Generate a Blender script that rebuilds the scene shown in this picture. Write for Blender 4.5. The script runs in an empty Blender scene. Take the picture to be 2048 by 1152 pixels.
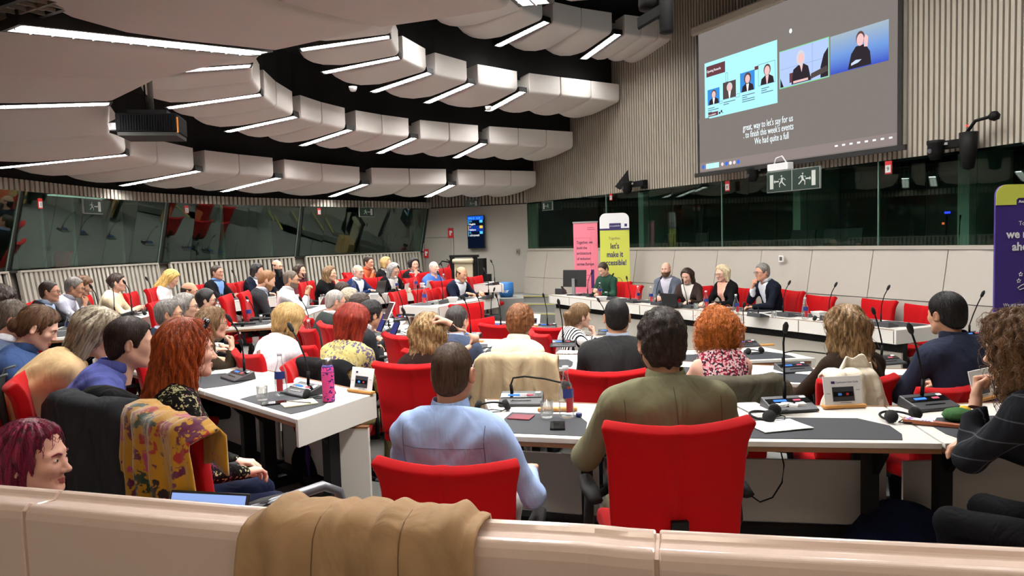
import bpy, math, random
import numpy as np
from mathutils import Matrix, Vector

# ------------------------------------------------------------------ camera, exposure, world
SC = bpy.context.scene
COL = SC.collection
FPX, CXP, CYP, CAMZ = 1450.0, 1024.0, 576.0, 1.7
_th, _ph = math.atan(96/FPX), math.atan(0.03)
_f = np.array([0, math.cos(_th), -math.sin(_th)]); _r0 = np.array([1.0, 0, 0]); _u0 = np.cross(_r0, _f)
_r = _r0*math.cos(_ph)-_u0*math.sin(_ph); _u = _u0*math.cos(_ph)+_r0*math.sin(_ph)
cam_d = bpy.data.cameras.new('camera'); cam = bpy.data.objects.new('camera', cam_d); COL.objects.link(cam)
cam_d.sensor_fit = 'HORIZONTAL'; cam_d.sensor_width = 36.0; cam_d.lens = 36.0*FPX/2048.0; cam_d.clip_start = 0.05
cam.matrix_world = Matrix(((_r[0], _u[0], -_f[0], 0), (_r[1], _u[1], -_f[1], 0), (_r[2], _u[2], -_f[2], CAMZ), (0, 0, 0, 1)))
SC.camera = cam
wd = bpy.data.worlds.new('world'); SC.world = wd; wd.use_nodes = True
wd.node_tree.nodes['Background'].inputs[0].default_value = (0.55, 0.5, 0.45, 1)
wd.node_tree.nodes['Background'].inputs[1].default_value = 0.02
vs = SC.view_settings
vs.view_transform = 'Standard'; vs.look = 'None'; vs.gamma = 1.0; vs.use_curve_mapping = False
vs.exposure = 0.24
LAMP = 126.0           # radiance of the ceiling light strips
SC.cycles.max_bounces = 9; SC.cycles.diffuse_bounces = 6; SC.cycles.glossy_bounces = 4
SC.cycles.transmission_bounces = 6; SC.cycles.transparent_max_bounces = 10
SC.cycles.caustics_reflective = False; SC.cycles.caustics_refractive = False
SC.cycles.sample_clamp_indirect = 4.0

def ray(px, py): return _f+_r*(px-CXP)/FPX-_u*(py-CYP)/FPX
def gz(px, py, z):
    """the point of the horizontal plane z that the photograph shows at this pixel"""
    d = ray(px, py); return np.array([0, 0, CAMZ])+d*((z-CAMZ)/d[2])
def gy(px, py, y):
    """the point at distance y down the room that the photograph shows at this pixel"""
    d = ray(px, py); return np.array([0, 0, CAMZ])+d*(y/d[1])

# ------------------------------------------------------------------ materials
MATS = {}
def lin(c):
    c = [x/255.0 for x in c]
    return tuple((x/12.92 if x <= 0.04045 else ((x+0.055)/1.055)**2.4) for x in c)+(1.0,)
class NT:
    def __init__(s, m): s.t = m.node_tree; s.n = s.t.nodes; s.l = s.t.links
    def add(s, typ, **kw):
        n = s.n.new(typ)
        for k, v in kw.items():
            if k.startswith('i_'):
                k = k[2:]; k = int(k) if k.isdigit() else k.replace('_', ' ')
                n.inputs[k].default_value = v
            else: setattr(n, k, v)
        return n
    def link(s, a, b): s.l.new(a, b)
def mat(name, col=(128, 128, 128), rough=0.6, metal=0.0, emit=None, estr=1.0, bump=None, spec=0.5, alpha=None, sheen=0.0, coat=0.0, var=0.0, vscale=8.0):
    if name in MATS: return MATS[name]
    m = bpy.data.materials.new(name); m.use_nodes = True; t = NT(m); b = t.n['Principled BSDF']
    c = lin(col)
    b.inputs['Base Color'].default_value = c; b.inputs['Roughness'].default_value = rough; b.inputs['Metallic'].default_value = metal
    b.inputs['Specular IOR Level'].default_value = spec
    if sheen: b.inputs['Sheen Weight'].default_value = sheen
    if coat: b.inputs['Coat Weight'].default_value = coat
    if emit: b.inputs['Emission Color'].default_value = lin(emit); b.inputs['Emission Strength'].default_value = estr
    if bump or var:
        tc = t.add('ShaderNodeTexCoord')
    if bump:
        nz = t.add('ShaderNodeTexNoise', i_Scale=bump[0], i_Detail=4.0); t.link(tc.outputs['Object'], nz.inputs['Vector'])
        bp = t.add('ShaderNodeBump', i_Strength=bump[1], i_Distance=bump[2] if len(bump) > 2 else 0.01); t.link(nz.outputs['Fac'], bp.inputs['Height']); t.link(bp.outputs[0], b.inputs['Normal'])
    if var:
        nz = t.add('ShaderNodeTexNoise', i_Scale=vscale, i_Detail=5.0); t.link(tc.outputs['Object'], nz.inputs['Vector'])
        mx = t.add('ShaderNodeMix', data_type='RGBA'); t.link(nz.outputs['Fac'], mx.inputs[0])
        mx.inputs[6].default_value = tuple(x*(1-var) for x in c[:3])+(1,); mx.inputs[7].default_value = tuple(min(1, x*(1+var)) for x in c[:3])+(1,)
        t.link(mx.outputs[2], b.inputs['Base Color'])
    MATS[name] = m
    return m
def emis(name, col, s=1.0):
    if name in MATS: return MATS[name]
    m = bpy.data.materials.new(name); m.use_nodes = True; t = NT(m); t.n.remove(t.n['Principled BSDF'])
    e = t.add('ShaderNodeEmission', i_Color=lin(col), i_Strength=s); t.link(e.outputs[0], t.n['Material Output'].inputs[0]); MATS[name] = m
    return m
def pane_glass(name, tint, refl=1.0):
    if name in MATS: return MATS[name]
    m = bpy.data.materials.new(name); m.use_nodes = True; t = NT(m); t.n.remove(t.n['Principled BSDF'])
    tr = t.add('ShaderNodeBsdfTransparent', i_Color=tint); gl = t.add('ShaderNodeBsdfGlossy', i_Roughness=0.01, i_Color=(.9, 1, .95, 1))
    fr = t.add('ShaderNodeFresnel'); ge = t.add('ShaderNodeNewGeometry'); mi = t.add('ShaderNodeMapRange', i_1=0.0, i_2=1.0, i_3=1.5, i_4=1/1.5); t.link(ge.outputs['Backfacing'], mi.inputs[0]); t.link(mi.outputs[0], fr.inputs['IOR']); mu = t.add('ShaderNodeMath', operation='MULTIPLY', i_1=refl); t.link(fr.outputs[0], mu.inputs[0])
    mx = t.add('ShaderNodeMixShader'); t.link(mu.outputs[0], mx.inputs[0]); t.link(tr.outputs[0], mx.inputs[1]); t.link(gl.outputs[0], mx.inputs[2])
    t.link(mx.outputs[0], t.n['Material Output'].inputs[0]); MATS[name] = m
    return m
def ramp(t, stops, interp='LINEAR'):
    r = t.add('ShaderNodeValToRGB'); cr = r.color_ramp; cr.interpolation = interp
    while len(cr.elements) < len(stops): cr.elements.new(0.5)
    for e, (p, c) in zip(cr.elements, stops): e.position = p; e.color = c if len(c) == 4 else lin(c)
    return r
def cloth(name, col, pat='plain', cols=(), shirt=None, tie=None, scale=1.0, rough=0.85, fold=0.6, sheen=0.0):
    """woven cloth; with shirt set, the vertex attribute 'open' (distance inside the jacket's V) shows the shirt"""
    if name in MATS: return MATS[name]
    m = bpy.data.materials.new(name); m.use_nodes = True; t = NT(m); b = t.n['Principled BSDF']
    b.inputs['Roughness'].default_value = rough; b.inputs['Sheen Weight'].default_value = sheen; b.inputs['Specular IOR Level'].default_value = 0.08
    tc = t.add('ShaderNodeTexCoord'); O = tc.outputs['Object']
    c = lin(col); k_ = .55+.45*min(1, max(c[:3])/.3); c = tuple(x*k_ for x in c[:3])+(1.0,)
    if pat == 'plain':
        nz = t.add('ShaderNodeTexNoise', i_Scale=9.0, i_Detail=6.0); t.link(O, nz.inputs['Vector'])
        r = ramp(t, [(0.25, tuple(x*0.86 for x in c[:3])+(1,)), (0.75, tuple(min(1, x*1.1) for x in c[:3])+(1,))]); t.link(nz.outputs['Fac'], r.inputs[0]); out = r.outputs[0]
    elif pat == 'spots':      # small scattered print
        vo = t.add('ShaderNodeTexVoronoi', i_Scale=70.0*scale); t.link(O, vo.inputs['Vector'])
        k = [lin(x) for x in cols]; n = len(k)
        r = ramp(t, [(i/n, k[i]) for i in range(n)], 'CONSTANT'); sp = t.add('ShaderNodeSeparateColor'); t.link(vo.outputs['Color'], sp.inputs[0]); t.link(sp.outputs[0], r.inputs[0]); out = r.outputs[0]
    elif pat == 'floral':     # large blooms over a ground
        vo = t.add('ShaderNodeTexVoronoi', i_Scale=9.0*scale); nzv = t.add('ShaderNodeTexNoise', i_Scale=10.0*scale, i_Detail=3.0); mxv = t.add('ShaderNodeMix', data_type='RGBA'); mxv.inputs[0].default_value = 0.22
        t.link(O, nzv.inputs['Vector']); t.link(O, mxv.inputs[6]); t.link(nzv.outputs['Color'], mxv.inputs[7]); t.link(mxv.outputs[2], vo.inputs['Vector'])
        sp = t.add('ShaderNodeSeparateColor'); t.link(vo.outputs['Color'], sp.inputs[0])
        k = [lin(x) for x in cols]; n = len(k); r = ramp(t, [(i/n, k[i]) for i in range(n)], 'CONSTANT'); t.link(sp.outputs[0], r.inputs[0])
        lt = t.add('ShaderNodeMapRange', i_1=0.42, i_2=0.48, i_3=1.0, i_4=0.0); t.link(vo.outputs['Distance'], lt.inputs[0])
        n2 = t.add('ShaderNodeTexNoise', i_Scale=34.0*scale, i_Detail=2.0); t.link(O, n2.inputs['Vector']); g2 = t.add('ShaderNodeMapRange', i_1=0.41, i_2=0.46); t.link(n2.outputs['Fac'], g2.inputs[0])
        mu = t.add('ShaderNodeMath', operation='MULTIPLY'); t.link(lt.outputs[0], mu.inputs[0]); t.link(g2.outputs[0], mu.inputs[1])
        mx = t.add('ShaderNodeMix', data_type='RGBA'); mx.inputs[6].default_value = c; t.link(mu.outputs[0], mx.inputs[0]); t.link(r.outputs[0], mx.inputs[7]); out = mx.outputs[2]
    elif pat in ('check', 'stripe'):
        sx = t.add('ShaderNodeSeparateXYZ'); t.link(O, sx.inputs[0]); fs = []
        for ax in ((0, 2) if pat == 'check' else (0,)):
            mo = t.add('ShaderNodeMath', operation='MULTIPLY', i_1=scale*16.0); t.link(sx.outputs[ax], mo.inputs[0]); fr = t.add('ShaderNodeMath', operation='FRACT'); t.link(mo.outputs[0], fr.inputs[0])
            lt = t.add('ShaderNodeMath', operation='LESS_THAN', i_1=0.06 if pat == 'check' else 0.45); t.link(fr.outputs[0], lt.inputs[0]); fs.append(lt.outputs[0])
        f = fs[0]
        if len(fs) > 1:
            ma = t.add('ShaderNodeMath', operation='MAXIMUM'); t.link(fs[0], ma.inputs[0]); t.link(fs[1], ma.inputs[1]); f = ma.outputs[0]
        mx = t.add('ShaderNodeMix', data_type='RGBA'); mx.inputs[6].default_value = c; mx.inputs[7].default_value = lin(cols[0]); t.link(f, mx.inputs[0]); out = mx.outputs[2]
    if shirt:
        at = t.add('ShaderNodeAttribute', attribute_name='open'); gt = t.add('ShaderNodeMath', operation='GREATER_THAN', i_1=0.0); t.link(at.outputs['Fac'], gt.inputs[0])
        mx = t.add('ShaderNodeMix', data_type='RGBA'); t.link(gt.outputs[0], mx.inputs[0]); t.link(out, mx.inputs[6]); mx.inputs[7].default_value = lin(shirt); out = mx.outputs[2]
        if tie:
            at2 = t.add('ShaderNodeAttribute', attribute_name='tie'); g2 = t.add('ShaderNodeMath', operation='GREATER_THAN', i_1=0.0); t.link(at2.outputs['Fac'], g2.inputs[0])
            mx2 = t.add('ShaderNodeMix', data_type='RGBA'); t.link(g2.outputs[0], mx2.inputs[0]); t.link(out, mx2.inputs[6]); mx2.inputs[7].default_value = lin(tie); out = mx2.outputs[2]
    t.link(out, b.inputs['Base Color'])
    mp = t.add('ShaderNodeMapping'); mp.inputs['Scale'].default_value = (1, 1, 0.55); t.link(O, mp.inputs[0])
    nz = t.add('ShaderNodeTexNoise', i_Scale=8.0, i_Detail=2.5, i_Distortion=1.2); t.link(mp.outputs[0], nz.inputs['Vector'])
    wv = t.add('ShaderNodeTexNoise', i_Scale=500.0, i_Detail=1.0); t.link(O, wv.inputs['Vector'])
    bp = t.add('ShaderNodeBump', i_Strength=fold, i_Distance=0.035); t.link(nz.outputs['Fac'], bp.inputs['Height'])
    b2 = t.add('ShaderNodeBump', i_Strength=0.15, i_Distance=0.002); t.link(wv.outputs['Fac'], b2.inputs['Height']); t.link(bp.outputs[0], b2.inputs['Normal']); t.link(b2.outputs[0], b.inputs['Normal'])
    MATS[name] = m
    return m
def hairmat(name, dark, light, rough=0.45):
    if name in MATS: return MATS[name]
    m = bpy.data.materials.new(name); m.use_nodes = True; t = NT(m); b = t.n['Principled BSDF']
    b.inputs['Roughness'].default_value = rough; b.inputs['Specular IOR Level'].default_value = 0.35
    tc = t.add('ShaderNodeTexCoord'); mp = t.add('ShaderNodeMapping'); mp.inputs['Scale'].default_value = (95, 95, 9); t.link(tc.outputs['Object'], mp.inputs[0])
    nz = t.add('ShaderNodeTexNoise', i_Scale=1.0, i_Detail=3.0, i_Distortion=0.6); t.link(mp.outputs[0], nz.inputs['Vector'])
    r = ramp(t, [(0.3, lin(dark)), (0.7, lin(light))]); t.link(nz.outputs['Fac'], r.inputs[0]); t.link(r.outputs[0], b.inputs['Base Color'])
    bp = t.add('ShaderNodeBump', i_Strength=0.7, i_Distance=0.006); t.link(nz.outputs['Fac'], bp.inputs['Height']); t.link(bp.outputs[0], b.inputs['Normal'])
    MATS[name] = m
    return m
def skin(col):
    n = 'skin_%d_%d_%d' % col
    if n in MATS: return MATS[n]
    m = mat(n, col, rough=0.5, bump=(90, 0.12, 0.002), var=0.1, vscale=14, spec=0.35)
    b = m.node_tree.nodes['Principled BSDF']; b.inputs['Subsurface Weight'].default_value = 0.0
    return m

# ------------------------------------------------------------------ mesh helpers
class MB:
    """collects shapes for one mesh"""
    def __init__(s): s.v = []; s.f = []; s.m = []; s.n = 0
    def raw(s, v, f, mi=0):
        v = np.asarray(v, float).reshape(-1, 3); o = s.n
        s.v.append(v); s.n += len(v)
        for q in f: s.f.append([int(i)+o for i in q])
        s.m += [mi]*len(f)
    def box(s, c, d, rot=None, mi=0):
        x, y, z = [k/2 for k in d]
        v = np.array([(i, j, k) for i in (-x, x) for j in (-y, y) for k in (-z, z)])
        if rot is not None: v = v@np.array(rot).T
        s.raw(v+np.array(c), [(0, 1, 3, 2), (4, 6, 7, 5), (0, 4, 5, 1), (2, 3, 7, 6), (0, 2, 6, 4), (1, 5, 7, 3)], mi)
    def prism(s, poly, z0, z1, mi=0):
        n = len(poly); p = [tuple(q[:2]) for q in poly]
        if sum(p[i][0]*p[(i+1) % n][1]-p[(i+1) % n][0]*p[i][1] for i in range(n)) < 0: p = p[::-1]
        v = [(x, y, z0) for x, y in p]+[(x, y, z1) for x, y in p]
        s.raw(v, [tuple(range(n))[::-1], tuple(range(n, 2*n))]+[(i, (i+1) % n, n+(i+1) % n, n+i) for i in range(n)], mi)
    def hexa(s, b, t, mi=0):
        """a solid between two quads b and t of 3-d points"""
        s.raw(list(b)+list(t), [(3, 2, 1, 0), (4, 5, 6, 7)]+[(i, (i+1) % 4, 4+(i+1) % 4, 4+i) for i in range(4)], mi)
    def tube(s, pts, r, n=8, mi=0, caps=True, flat=1.0):
        pts = [np.array(p, float) for p in pts]; k = len(pts); rs = r if hasattr(r, '__len__') else [r]*k
        up = np.array([0, 0, 1.0]); V = []
        for i, p in enumerate(pts):
            t = pts[min(i+1, k-1)]-pts[max(i-1, 0)]; t /= (np.linalg.norm(t)+1e-9)
            a = np.cross(t, up)
            if np.linalg.norm(a) < 0.05: a = np.cross(t, np.array([1.0, 0, 0]))
            a /= np.linalg.norm(a); b = np.cross(a, t)
            for j in range(n):
                w = 2*math.pi*j/n; V.append(p+rs[i]*(math.cos(w)*a+math.sin(w)*b*flat))
        F = [(i*n+j, i*n+(j+1) % n, (i+1)*n+(j+1) % n, (i+1)*n+j) for i in range(k-1) for j in range(n)]
        if caps: F += [tuple(range(n))[::-1], tuple(range((k-1)*n, k*n))]
        s.raw(V, F, mi)
    def lathe(s, prof, c=(0, 0, 0), n=16, mi=0, sx=1.0, sy=1.0):
        c = np.array(c, float); V = []
        for r, z in prof:
            for j in range(n):
                w = 2*math.pi*j/n; V.append(c+np.array((r*math.cos(w)*sx, r*math.sin(w)*sy, z)))
        k = len(prof); F = [(i*n+j, i*n+(j+1) % n, (i+1)*n+(j+1) % n, (i+1)*n+j) for i in range(k-1) for j in range(n)]
        if prof[0][0] > 1e-4: F.append(tuple(range(n))[::-1])
        if prof[-1][0] > 1e-4: F.append(tuple(range((k-1)*n, k*n)))
        s.raw(V, F, mi)
    def sheet(s, G, th, mi=0):
        """closed sheet of thickness th over a grid of points G[nu][nv]"""
        G = np.array(G, float); nu, nv = G.shape[:2]
        du = np.gradient(G, axis=0); dv = np.gradient(G, axis=1); N = np.cross(du, dv); N /= (np.linalg.norm(N, axis=2, keepdims=True)+1e-9)
        A = G+N*th/2; B = G-N*th/2; I = np.arange(nu*nv).reshape(nu, nv); J = I+nu*nv
        F = []
        for i in range(nu-1):
            for j in range(nv-1):
                F.append((I[i, j], I[i+1, j], I[i+1, j+1], I[i, j+1])); F.append((J[i, j], J[i, j+1], J[i+1, j+1], J[i+1, j]))
        for i in range(nu-1):
            F.append((I[i, 0], J[i, 0], J[i+1, 0], I[i+1, 0])); F.append((I[i, nv-1], I[i+1, nv-1], J[i+1, nv-1], J[i, nv-1]))
        for j in range(nv-1):
            F.append((I[0, j], I[0, j+1], J[0, j+1], J[0, j])); F.append((I[nu-1, j], J[nu-1, j], J[nu-1, j+1], I[nu-1, j+1]))
        s.raw(np.concatenate([A.reshape(-1, 3), B.reshape(-1, 3)]), F, mi)
    def mesh(s, name, mats, smooth=False, bevel=0):
        me = bpy.data.meshes.new(name)
        V = np.concatenate(s.v) if s.v else np.zeros((0, 3))
        me.from_pydata(V.tolist(), [], s.f)
        for m in (mats if isinstance(mats, (list, tuple)) else [mats]): me.materials.append(m)
        if any(s.m): me.polygons.foreach_set('material_index', s.m)
        if smooth: me.polygons.foreach_set('use_smooth', [True]*len(me.polygons))
        me.update(); return me
def link(name, data, parent=None, loc=None, rotz=None):
    o = bpy.data.objects.new(name, data); COL.objects.link(o)
    if parent is not None: o.parent = parent
    if loc is not None: o.location = Vector([float(v) for v in loc])
    if rotz is not None: o.rotation_euler = (0, 0, rotz)
    return o
def obj(name, mb, mats, parent=None, smooth=False, loc=None, rotz=None, bevel=0.0, subd=0, auto=False):
    o = link(name, mb.mesh(name, mats, smooth), parent, loc, rotz)
    if bevel: b = o.modifiers.new('bevel', 'BEVEL'); b.width = bevel; b.segments = 2; b.limit_method = 'ANGLE'
    if subd: b = o.modifiers.new('sub', 'SUBSURF'); b.levels = b.render_levels = subd
    return o
def tag(o, label=None, cat=None, group=None, kind=None):
    if label: o['label'] = label
    if cat: o['category'] = cat
    if group: o['group'] = group
    if kind: o['kind'] = kind
    return o
def thing(name, label, cat, loc=(0, 0, 0), rotz=0.0, group=None):
    o = bpy.data.objects.new(name, None); COL.objects.link(o); o.empty_display_size = 0.1
    o.location = Vector([float(v) for v in loc]); o.rotation_euler = (0, 0, rotz)
    return tag(o, label, cat, group)
def dup(root, loc, rotz, label=None, group=None):
    r = root.copy(); COL.objects.link(r); r.location = Vector([float(v) for v in loc]); r.rotation_euler = (0, 0, rotz)
    if label: r['label'] = label
    if group: r['group'] = group
    for ch in list(root.children):
        c = ch.copy(); COL.objects.link(c); c.parent = r
        for g in ch.children:
            d = g.copy(); COL.objects.link(d); d.parent = c
    return r
TEXTS = []
def text(body, size, m, parent, loc, rot, align='LEFT', name='lettering', ext=0.0006, bold=0.0, sx=1.0):
    cu = bpy.data.curves.new(name, 'FONT'); cu.body = body; cu.size = size; cu.align_x = align; cu.extrude = ext; cu.offset = bold; cu.resolution_u = 2
    cu.materials.append(m); o = bpy.data.objects.new(name, cu); COL.objects.link(o); o.parent = parent
    o.location = Vector(loc); o.rotation_euler = rot; o.scale = (sx, 1, 1)
    TEXTS.append(o); return o

# ------------------------------------------------------------------ signed distance bodies
def rc(P, a, b, ra, rb):
    a = np.asarray(a, np.float32); b = np.asarray(b, np.float32); ab = b-a; L = float(ab@ab)+1e-9
    q = P-a; t = np.clip((q@ab)/L, 0, 1); q = q-t[:, None]*ab
    return np.sqrt((q*q).sum(1))-(ra+(rb-ra)*t)
def el(P, c, r, R=None):
    q = P-np.asarray(c, np.float32)
    if R is not None: q = q@np.asarray(R, np.float32)
    r = np.asarray(r, np.float32); k0 = np.sqrt(((q/r)**2).sum(1)); k1 = np.sqrt(((q/(r*r))**2).sum(1))+1e-6
    return k0*(k0-1)/k1
def smin(a, b, k):
    h = np.maximum(k-np.abs(a-b), 0)/k
    return np.minimum(a, b)-h*h*k*0.25
def smax(a, b, k): return -smin(-a, -b, k)
def axis(lo, hi, h): return np.linspace(lo, hi, max(3, int(math.ceil((hi-lo)/h))+1)).astype(np.float32)
def grid(xs, ys, zs):
    X, Y, Z = np.meshgrid(xs, ys, zs, indexing='ij')
    return np.stack([X.ravel(), Y.ravel(), Z.ravel()], 1)
def snet(Fv, xs, ys, zs):
    """surface nets: a smooth quad mesh of the zero level"""
    nx, ny, nz = len(xs), len(ys), len(zs); F = Fv.reshape(nx, ny, nz).astype(np.float32); S = F < 0
    cnt = np.zeros((nx-1, ny-1, nz-1), np.int8)
    for i in (0, 1):
        for j in (0, 1):
            for k in (0, 1): cnt += S[i:nx-1+i, j:ny-1+j, k:nz-1+k]
    A = (cnt > 0) & (cnt < 8); I, J, K = np.nonzero(A); n = len(I)
    idx = -np.ones(A.shape, np.int64); idx[I, J, K] = np.arange(n)
    acc = np.zeros((n, 3)); c = np.zeros(n)
    for ax in range(3):
        for p in (0, 1):
            for q in (0, 1):
                o0 = [0, 0, 0]; others = [t for t in range(3) if t != ax]; o0[others[0]] = p; o0[others[1]] = q; o1 = list(o0); o1[ax] = 1
                i0 = (I+o0[0], J+o0[1], K+o0[2]); i1 = (I+o1[0], J+o1[1], K+o1[2])
                f0 = F[i0]; f1 = F[i1]; m = (f0 < 0) != (f1 < 0); t = np.where(m, f0/np.where(m, f0-f1, 1), 0)
                p0 = np.stack([xs[i0[0]], ys[i0[1]], zs[i0[2]]], 1); p1 = np.stack([xs[i1[0]], ys[i1[1]], zs[i1[2]]], 1)
                acc += np.where(m[:, None], p0+(p1-p0)*t[:, None], 0); c += m
    V = acc/c[:, None]; Q = []
    for ax in range(3):
        sl0 = [slice(None)]*3; sl1 = [slice(None)]*3; sl0[ax] = slice(0, -1); sl1[ax] = slice(1, None)
        s0 = S[tuple(sl0)]; s1 = S[tuple(sl1)]; E = s0 != s1
        b, d = [t for t in range(3) if t != ax]
        e = list(np.nonzero(E)); ok = (e[b] > 0) & (e[d] > 0) & (e[b] < F.shape[b]-1) & (e[d] < F.shape[d]-1); e = [x[ok] for x in e]
        def cell(db, dd):
            z = [x.copy() for x in e]; z[b] = z[b]+db; z[d] = z[d]+dd; return idx[tuple(z)]
        q = np.stack([cell(-1, -1), cell(0, -1), cell(0, 0), cell(-1, 0)], 1)
        ins = s0[tuple(e)]; flip = ins if ax != 1 else ~ins
        q[~flip] = q[~flip][:, ::-1]; Q.append(q)
    return V, np.concatenate(Q)
def np_mesh(name, V, Q, mats, mi=None, smooth=True, attrs=None):
    me = bpy.data.meshes.new(name); n = len(Q); me.vertices.add(len(V)); me.loops.add(4*n); me.polygons.add(n)
    me.vertices.foreach_set('co', np.asarray(V, np.float32).ravel()); me.loops.foreach_set('vertex_index', np.asarray(Q, np.int32).ravel())
    me.polygons.foreach_set('loop_start', np.arange(0, 4*n, 4, dtype=np.int32))
    for m in (mats if isinstance(mats, (list, tuple)) else [mats]): me.materials.append(m)
    if mi is not None: me.polygons.foreach_set('material_index', np.asarray(mi, np.int32))
    me.polygons.foreach_set('use_smooth', np.ones(n, bool) if smooth else np.zeros(n, bool))
    if attrs:
        for k, a in attrs.items(): me.attributes.new(k, 'FLOAT', 'POINT').data.foreach_set('value', np.asarray(a, np.float32))
    me.update(calc_edges=True); me.validate()
    return me
# ------------------------------------------------------------------ people
def nrm(v): v = np.asarray(v, float); return v/(np.linalg.norm(v)+1e-9)
def rotm(axis_, deg): return np.array(Matrix.Rotation(math.radians(deg), 3, axis_))
def head_sdf(P, fem):
    Q = P.copy(); Q[:, 0] = np.abs(Q[:, 0]); j = 0.9 if fem else 1.0
    d = smin(el(P, (0, -.012, .035), (.075, .097, .088)), el(P, (0, .022, -.03), (.062*j, .072, .088)), .04)
    d = smin(d, rc(Q, (.048*j, .0, -.055), (.014*j, .066, -.098), .028*j, .019), .03)
    d = smin(d, rc(P, (-.008, .076, -.101), (.008, .076, -.101), .015, .015), .02)
    d = smin(d, el(Q, (.038, .06, -.02), (.024, .025, .022)), .03)
    d = smin(d, rc(Q, (.012, .088, .025), (.048, .07, .022), .007 if fem else .009, .007), .02)
    d = smax(d, -el(Q, (.032, .1, .003), (.019, .016, .011)), .014)
    d = smin(d, rc(P, (0, .086, .012), (0, .108, -.03), .007, .0105), .012)
    d = smin(d, el(P, (0, .11, -.034), (.011, .012, .010)), .008)
    d = smin(d, el(Q, (.0125, .1, -.037), (.008, .010, .008)), .006)
    d = smin(d, rc(Q, (0, .0945, -.064), (.021, .085, -.067), .007, .003), .006)
    d = smin(d, rc(Q, (0, .093, -.0755), (.018, .085, -.073), .008, .003), .006)
    d = smax(d, -rc(Q, (0, .104, -.0695), (.023, .094, -.069), .0035, .0025), .004)
    d = smin(d, el(Q, (.031, .078, .004), (.015, .0135, .0115)), .004)
    R = rotm('Z', -30)
    e = el(Q, (.085, -.012, -.006), (.0095, .022, .034), R); e = smax(e, -el(Q, (.094, -.007, -.004), (.006, .012, .022), R), .005); d = smin(d, e, .006)
    n = (.047, .05) if fem else (.057, .06)
    return smin(d, rc(P, (0, -.024, -.06), (0, -.042, -.2), *n), .03)
HEADS = {}
def head_mesh(fem, h):
    k = (fem, h)
    if k not in HEADS:
        xs, ys, zs = axis(-.1, .1, h), axis(-.135, .14, h), axis(-.21, .14, h)
        V, Q = snet(head_sdf(grid(xs, ys, zs), fem), xs, ys, zs)
        c = V[Q].mean(1); lip = (np.minimum((c[:, 0]/.023)**2+((c[:, 2]+.0655)/.0055)**2, (c[:, 0]/.018)**2+((c[:, 2]+.0752)/.0065)**2) < 1) & (c[:, 1] > .08)
        HEADS[k] = (V, Q, lip.astype(int))
    return HEADS[k]
def ball(c, r, n=8, m=6):
    V = []; Q = []
    for i in range(m+1):
        a = math.pi*(i/m)
        for j in range(n): b = 2*math.pi*j/n; V.append((c[0]+r[0]*math.sin(a)*math.cos(b), c[1]+r[1]*math.sin(a)*math.sin(b), c[2]+r[2]*math.cos(a)))
    for i in range(m):
        for j in range(n): Q.append((i*n+j, (i+1)*n+j, (i+1)*n+(j+1) % n, i*n+(j+1) % n))
    return np.array(V), np.array(Q)
HANDS = {}
def hand_mesh(pose, h=.0048):
    """right hand, wrist at the origin, fingers towards +y, palm down"""
    if (pose, h) in HANDS: return HANDS[(pose, h)]
    curl = {'rest': (28, 34, 22), 'flat': (10, 14, 8), 'fist': (72, 88, 45), 'grip': (48, 55, 30)}[pose]
    xs, ys, zs = axis(-.085, .06, h), axis(-.05, .2, h), axis(-.1, .045, h); P = grid(xs, ys, zs)
    d = rc(P, (0, -.05, 0), (0, .0, 0), .027, .025)
    for i, (x0, x1) in enumerate(((-.014, -.029), (-.005, -.0095), (.005, .0105), (.014, .029))):
        kn = np.array((x1, .085-(.004, 0, .003, .012)[i], .002)); d = smin(d, rc(P, (x0, .01, 0), kn, .0155, .0115), .014)
        L = (.042, .046, .043, .034)[i]; seg = (L, L*.66, L*.52); p = kn; a = 0; rr = .0095-.0008*(i == 3)
        spread = (-.09, -.02, .05, .13)[i]; df = None
        for s_, c in zip(seg, curl):
            a += math.radians(c*(1+.08*i)); q = p+s_*np.array((math.sin(spread)*math.cos(a), math.cos(a), -math.sin(a)))
            e = rc(P, p, q, rr, rr*.9); df = e if df is None else smin(df, e, .004); p = q; rr *= .9
        d = smin(d, df, .005)
    t0 = np.array((-.02, .02, -.006)); fold = pose in ('fist', 'grip')
    t1 = np.array((-.043, .052, -.022)); t2 = np.array((-.046 if not fold else -.03, .085, -.036 if not fold else -.05)); t3 = np.array((-.043 if not fold else -.012, .11 if not fold else .095, -.043 if not fold else -.058))
    d = smin(d, rc(P, t0, t1, .016, .012), .012); d = smin(d, smin(rc(P, t1, t2, .0115, .0105), rc(P, t2, t3, .0105, .008), .004), .005)
    HANDS[(pose, h)] = snet(d, xs, ys, zs)
    return HANDS[(pose, h)]
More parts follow.
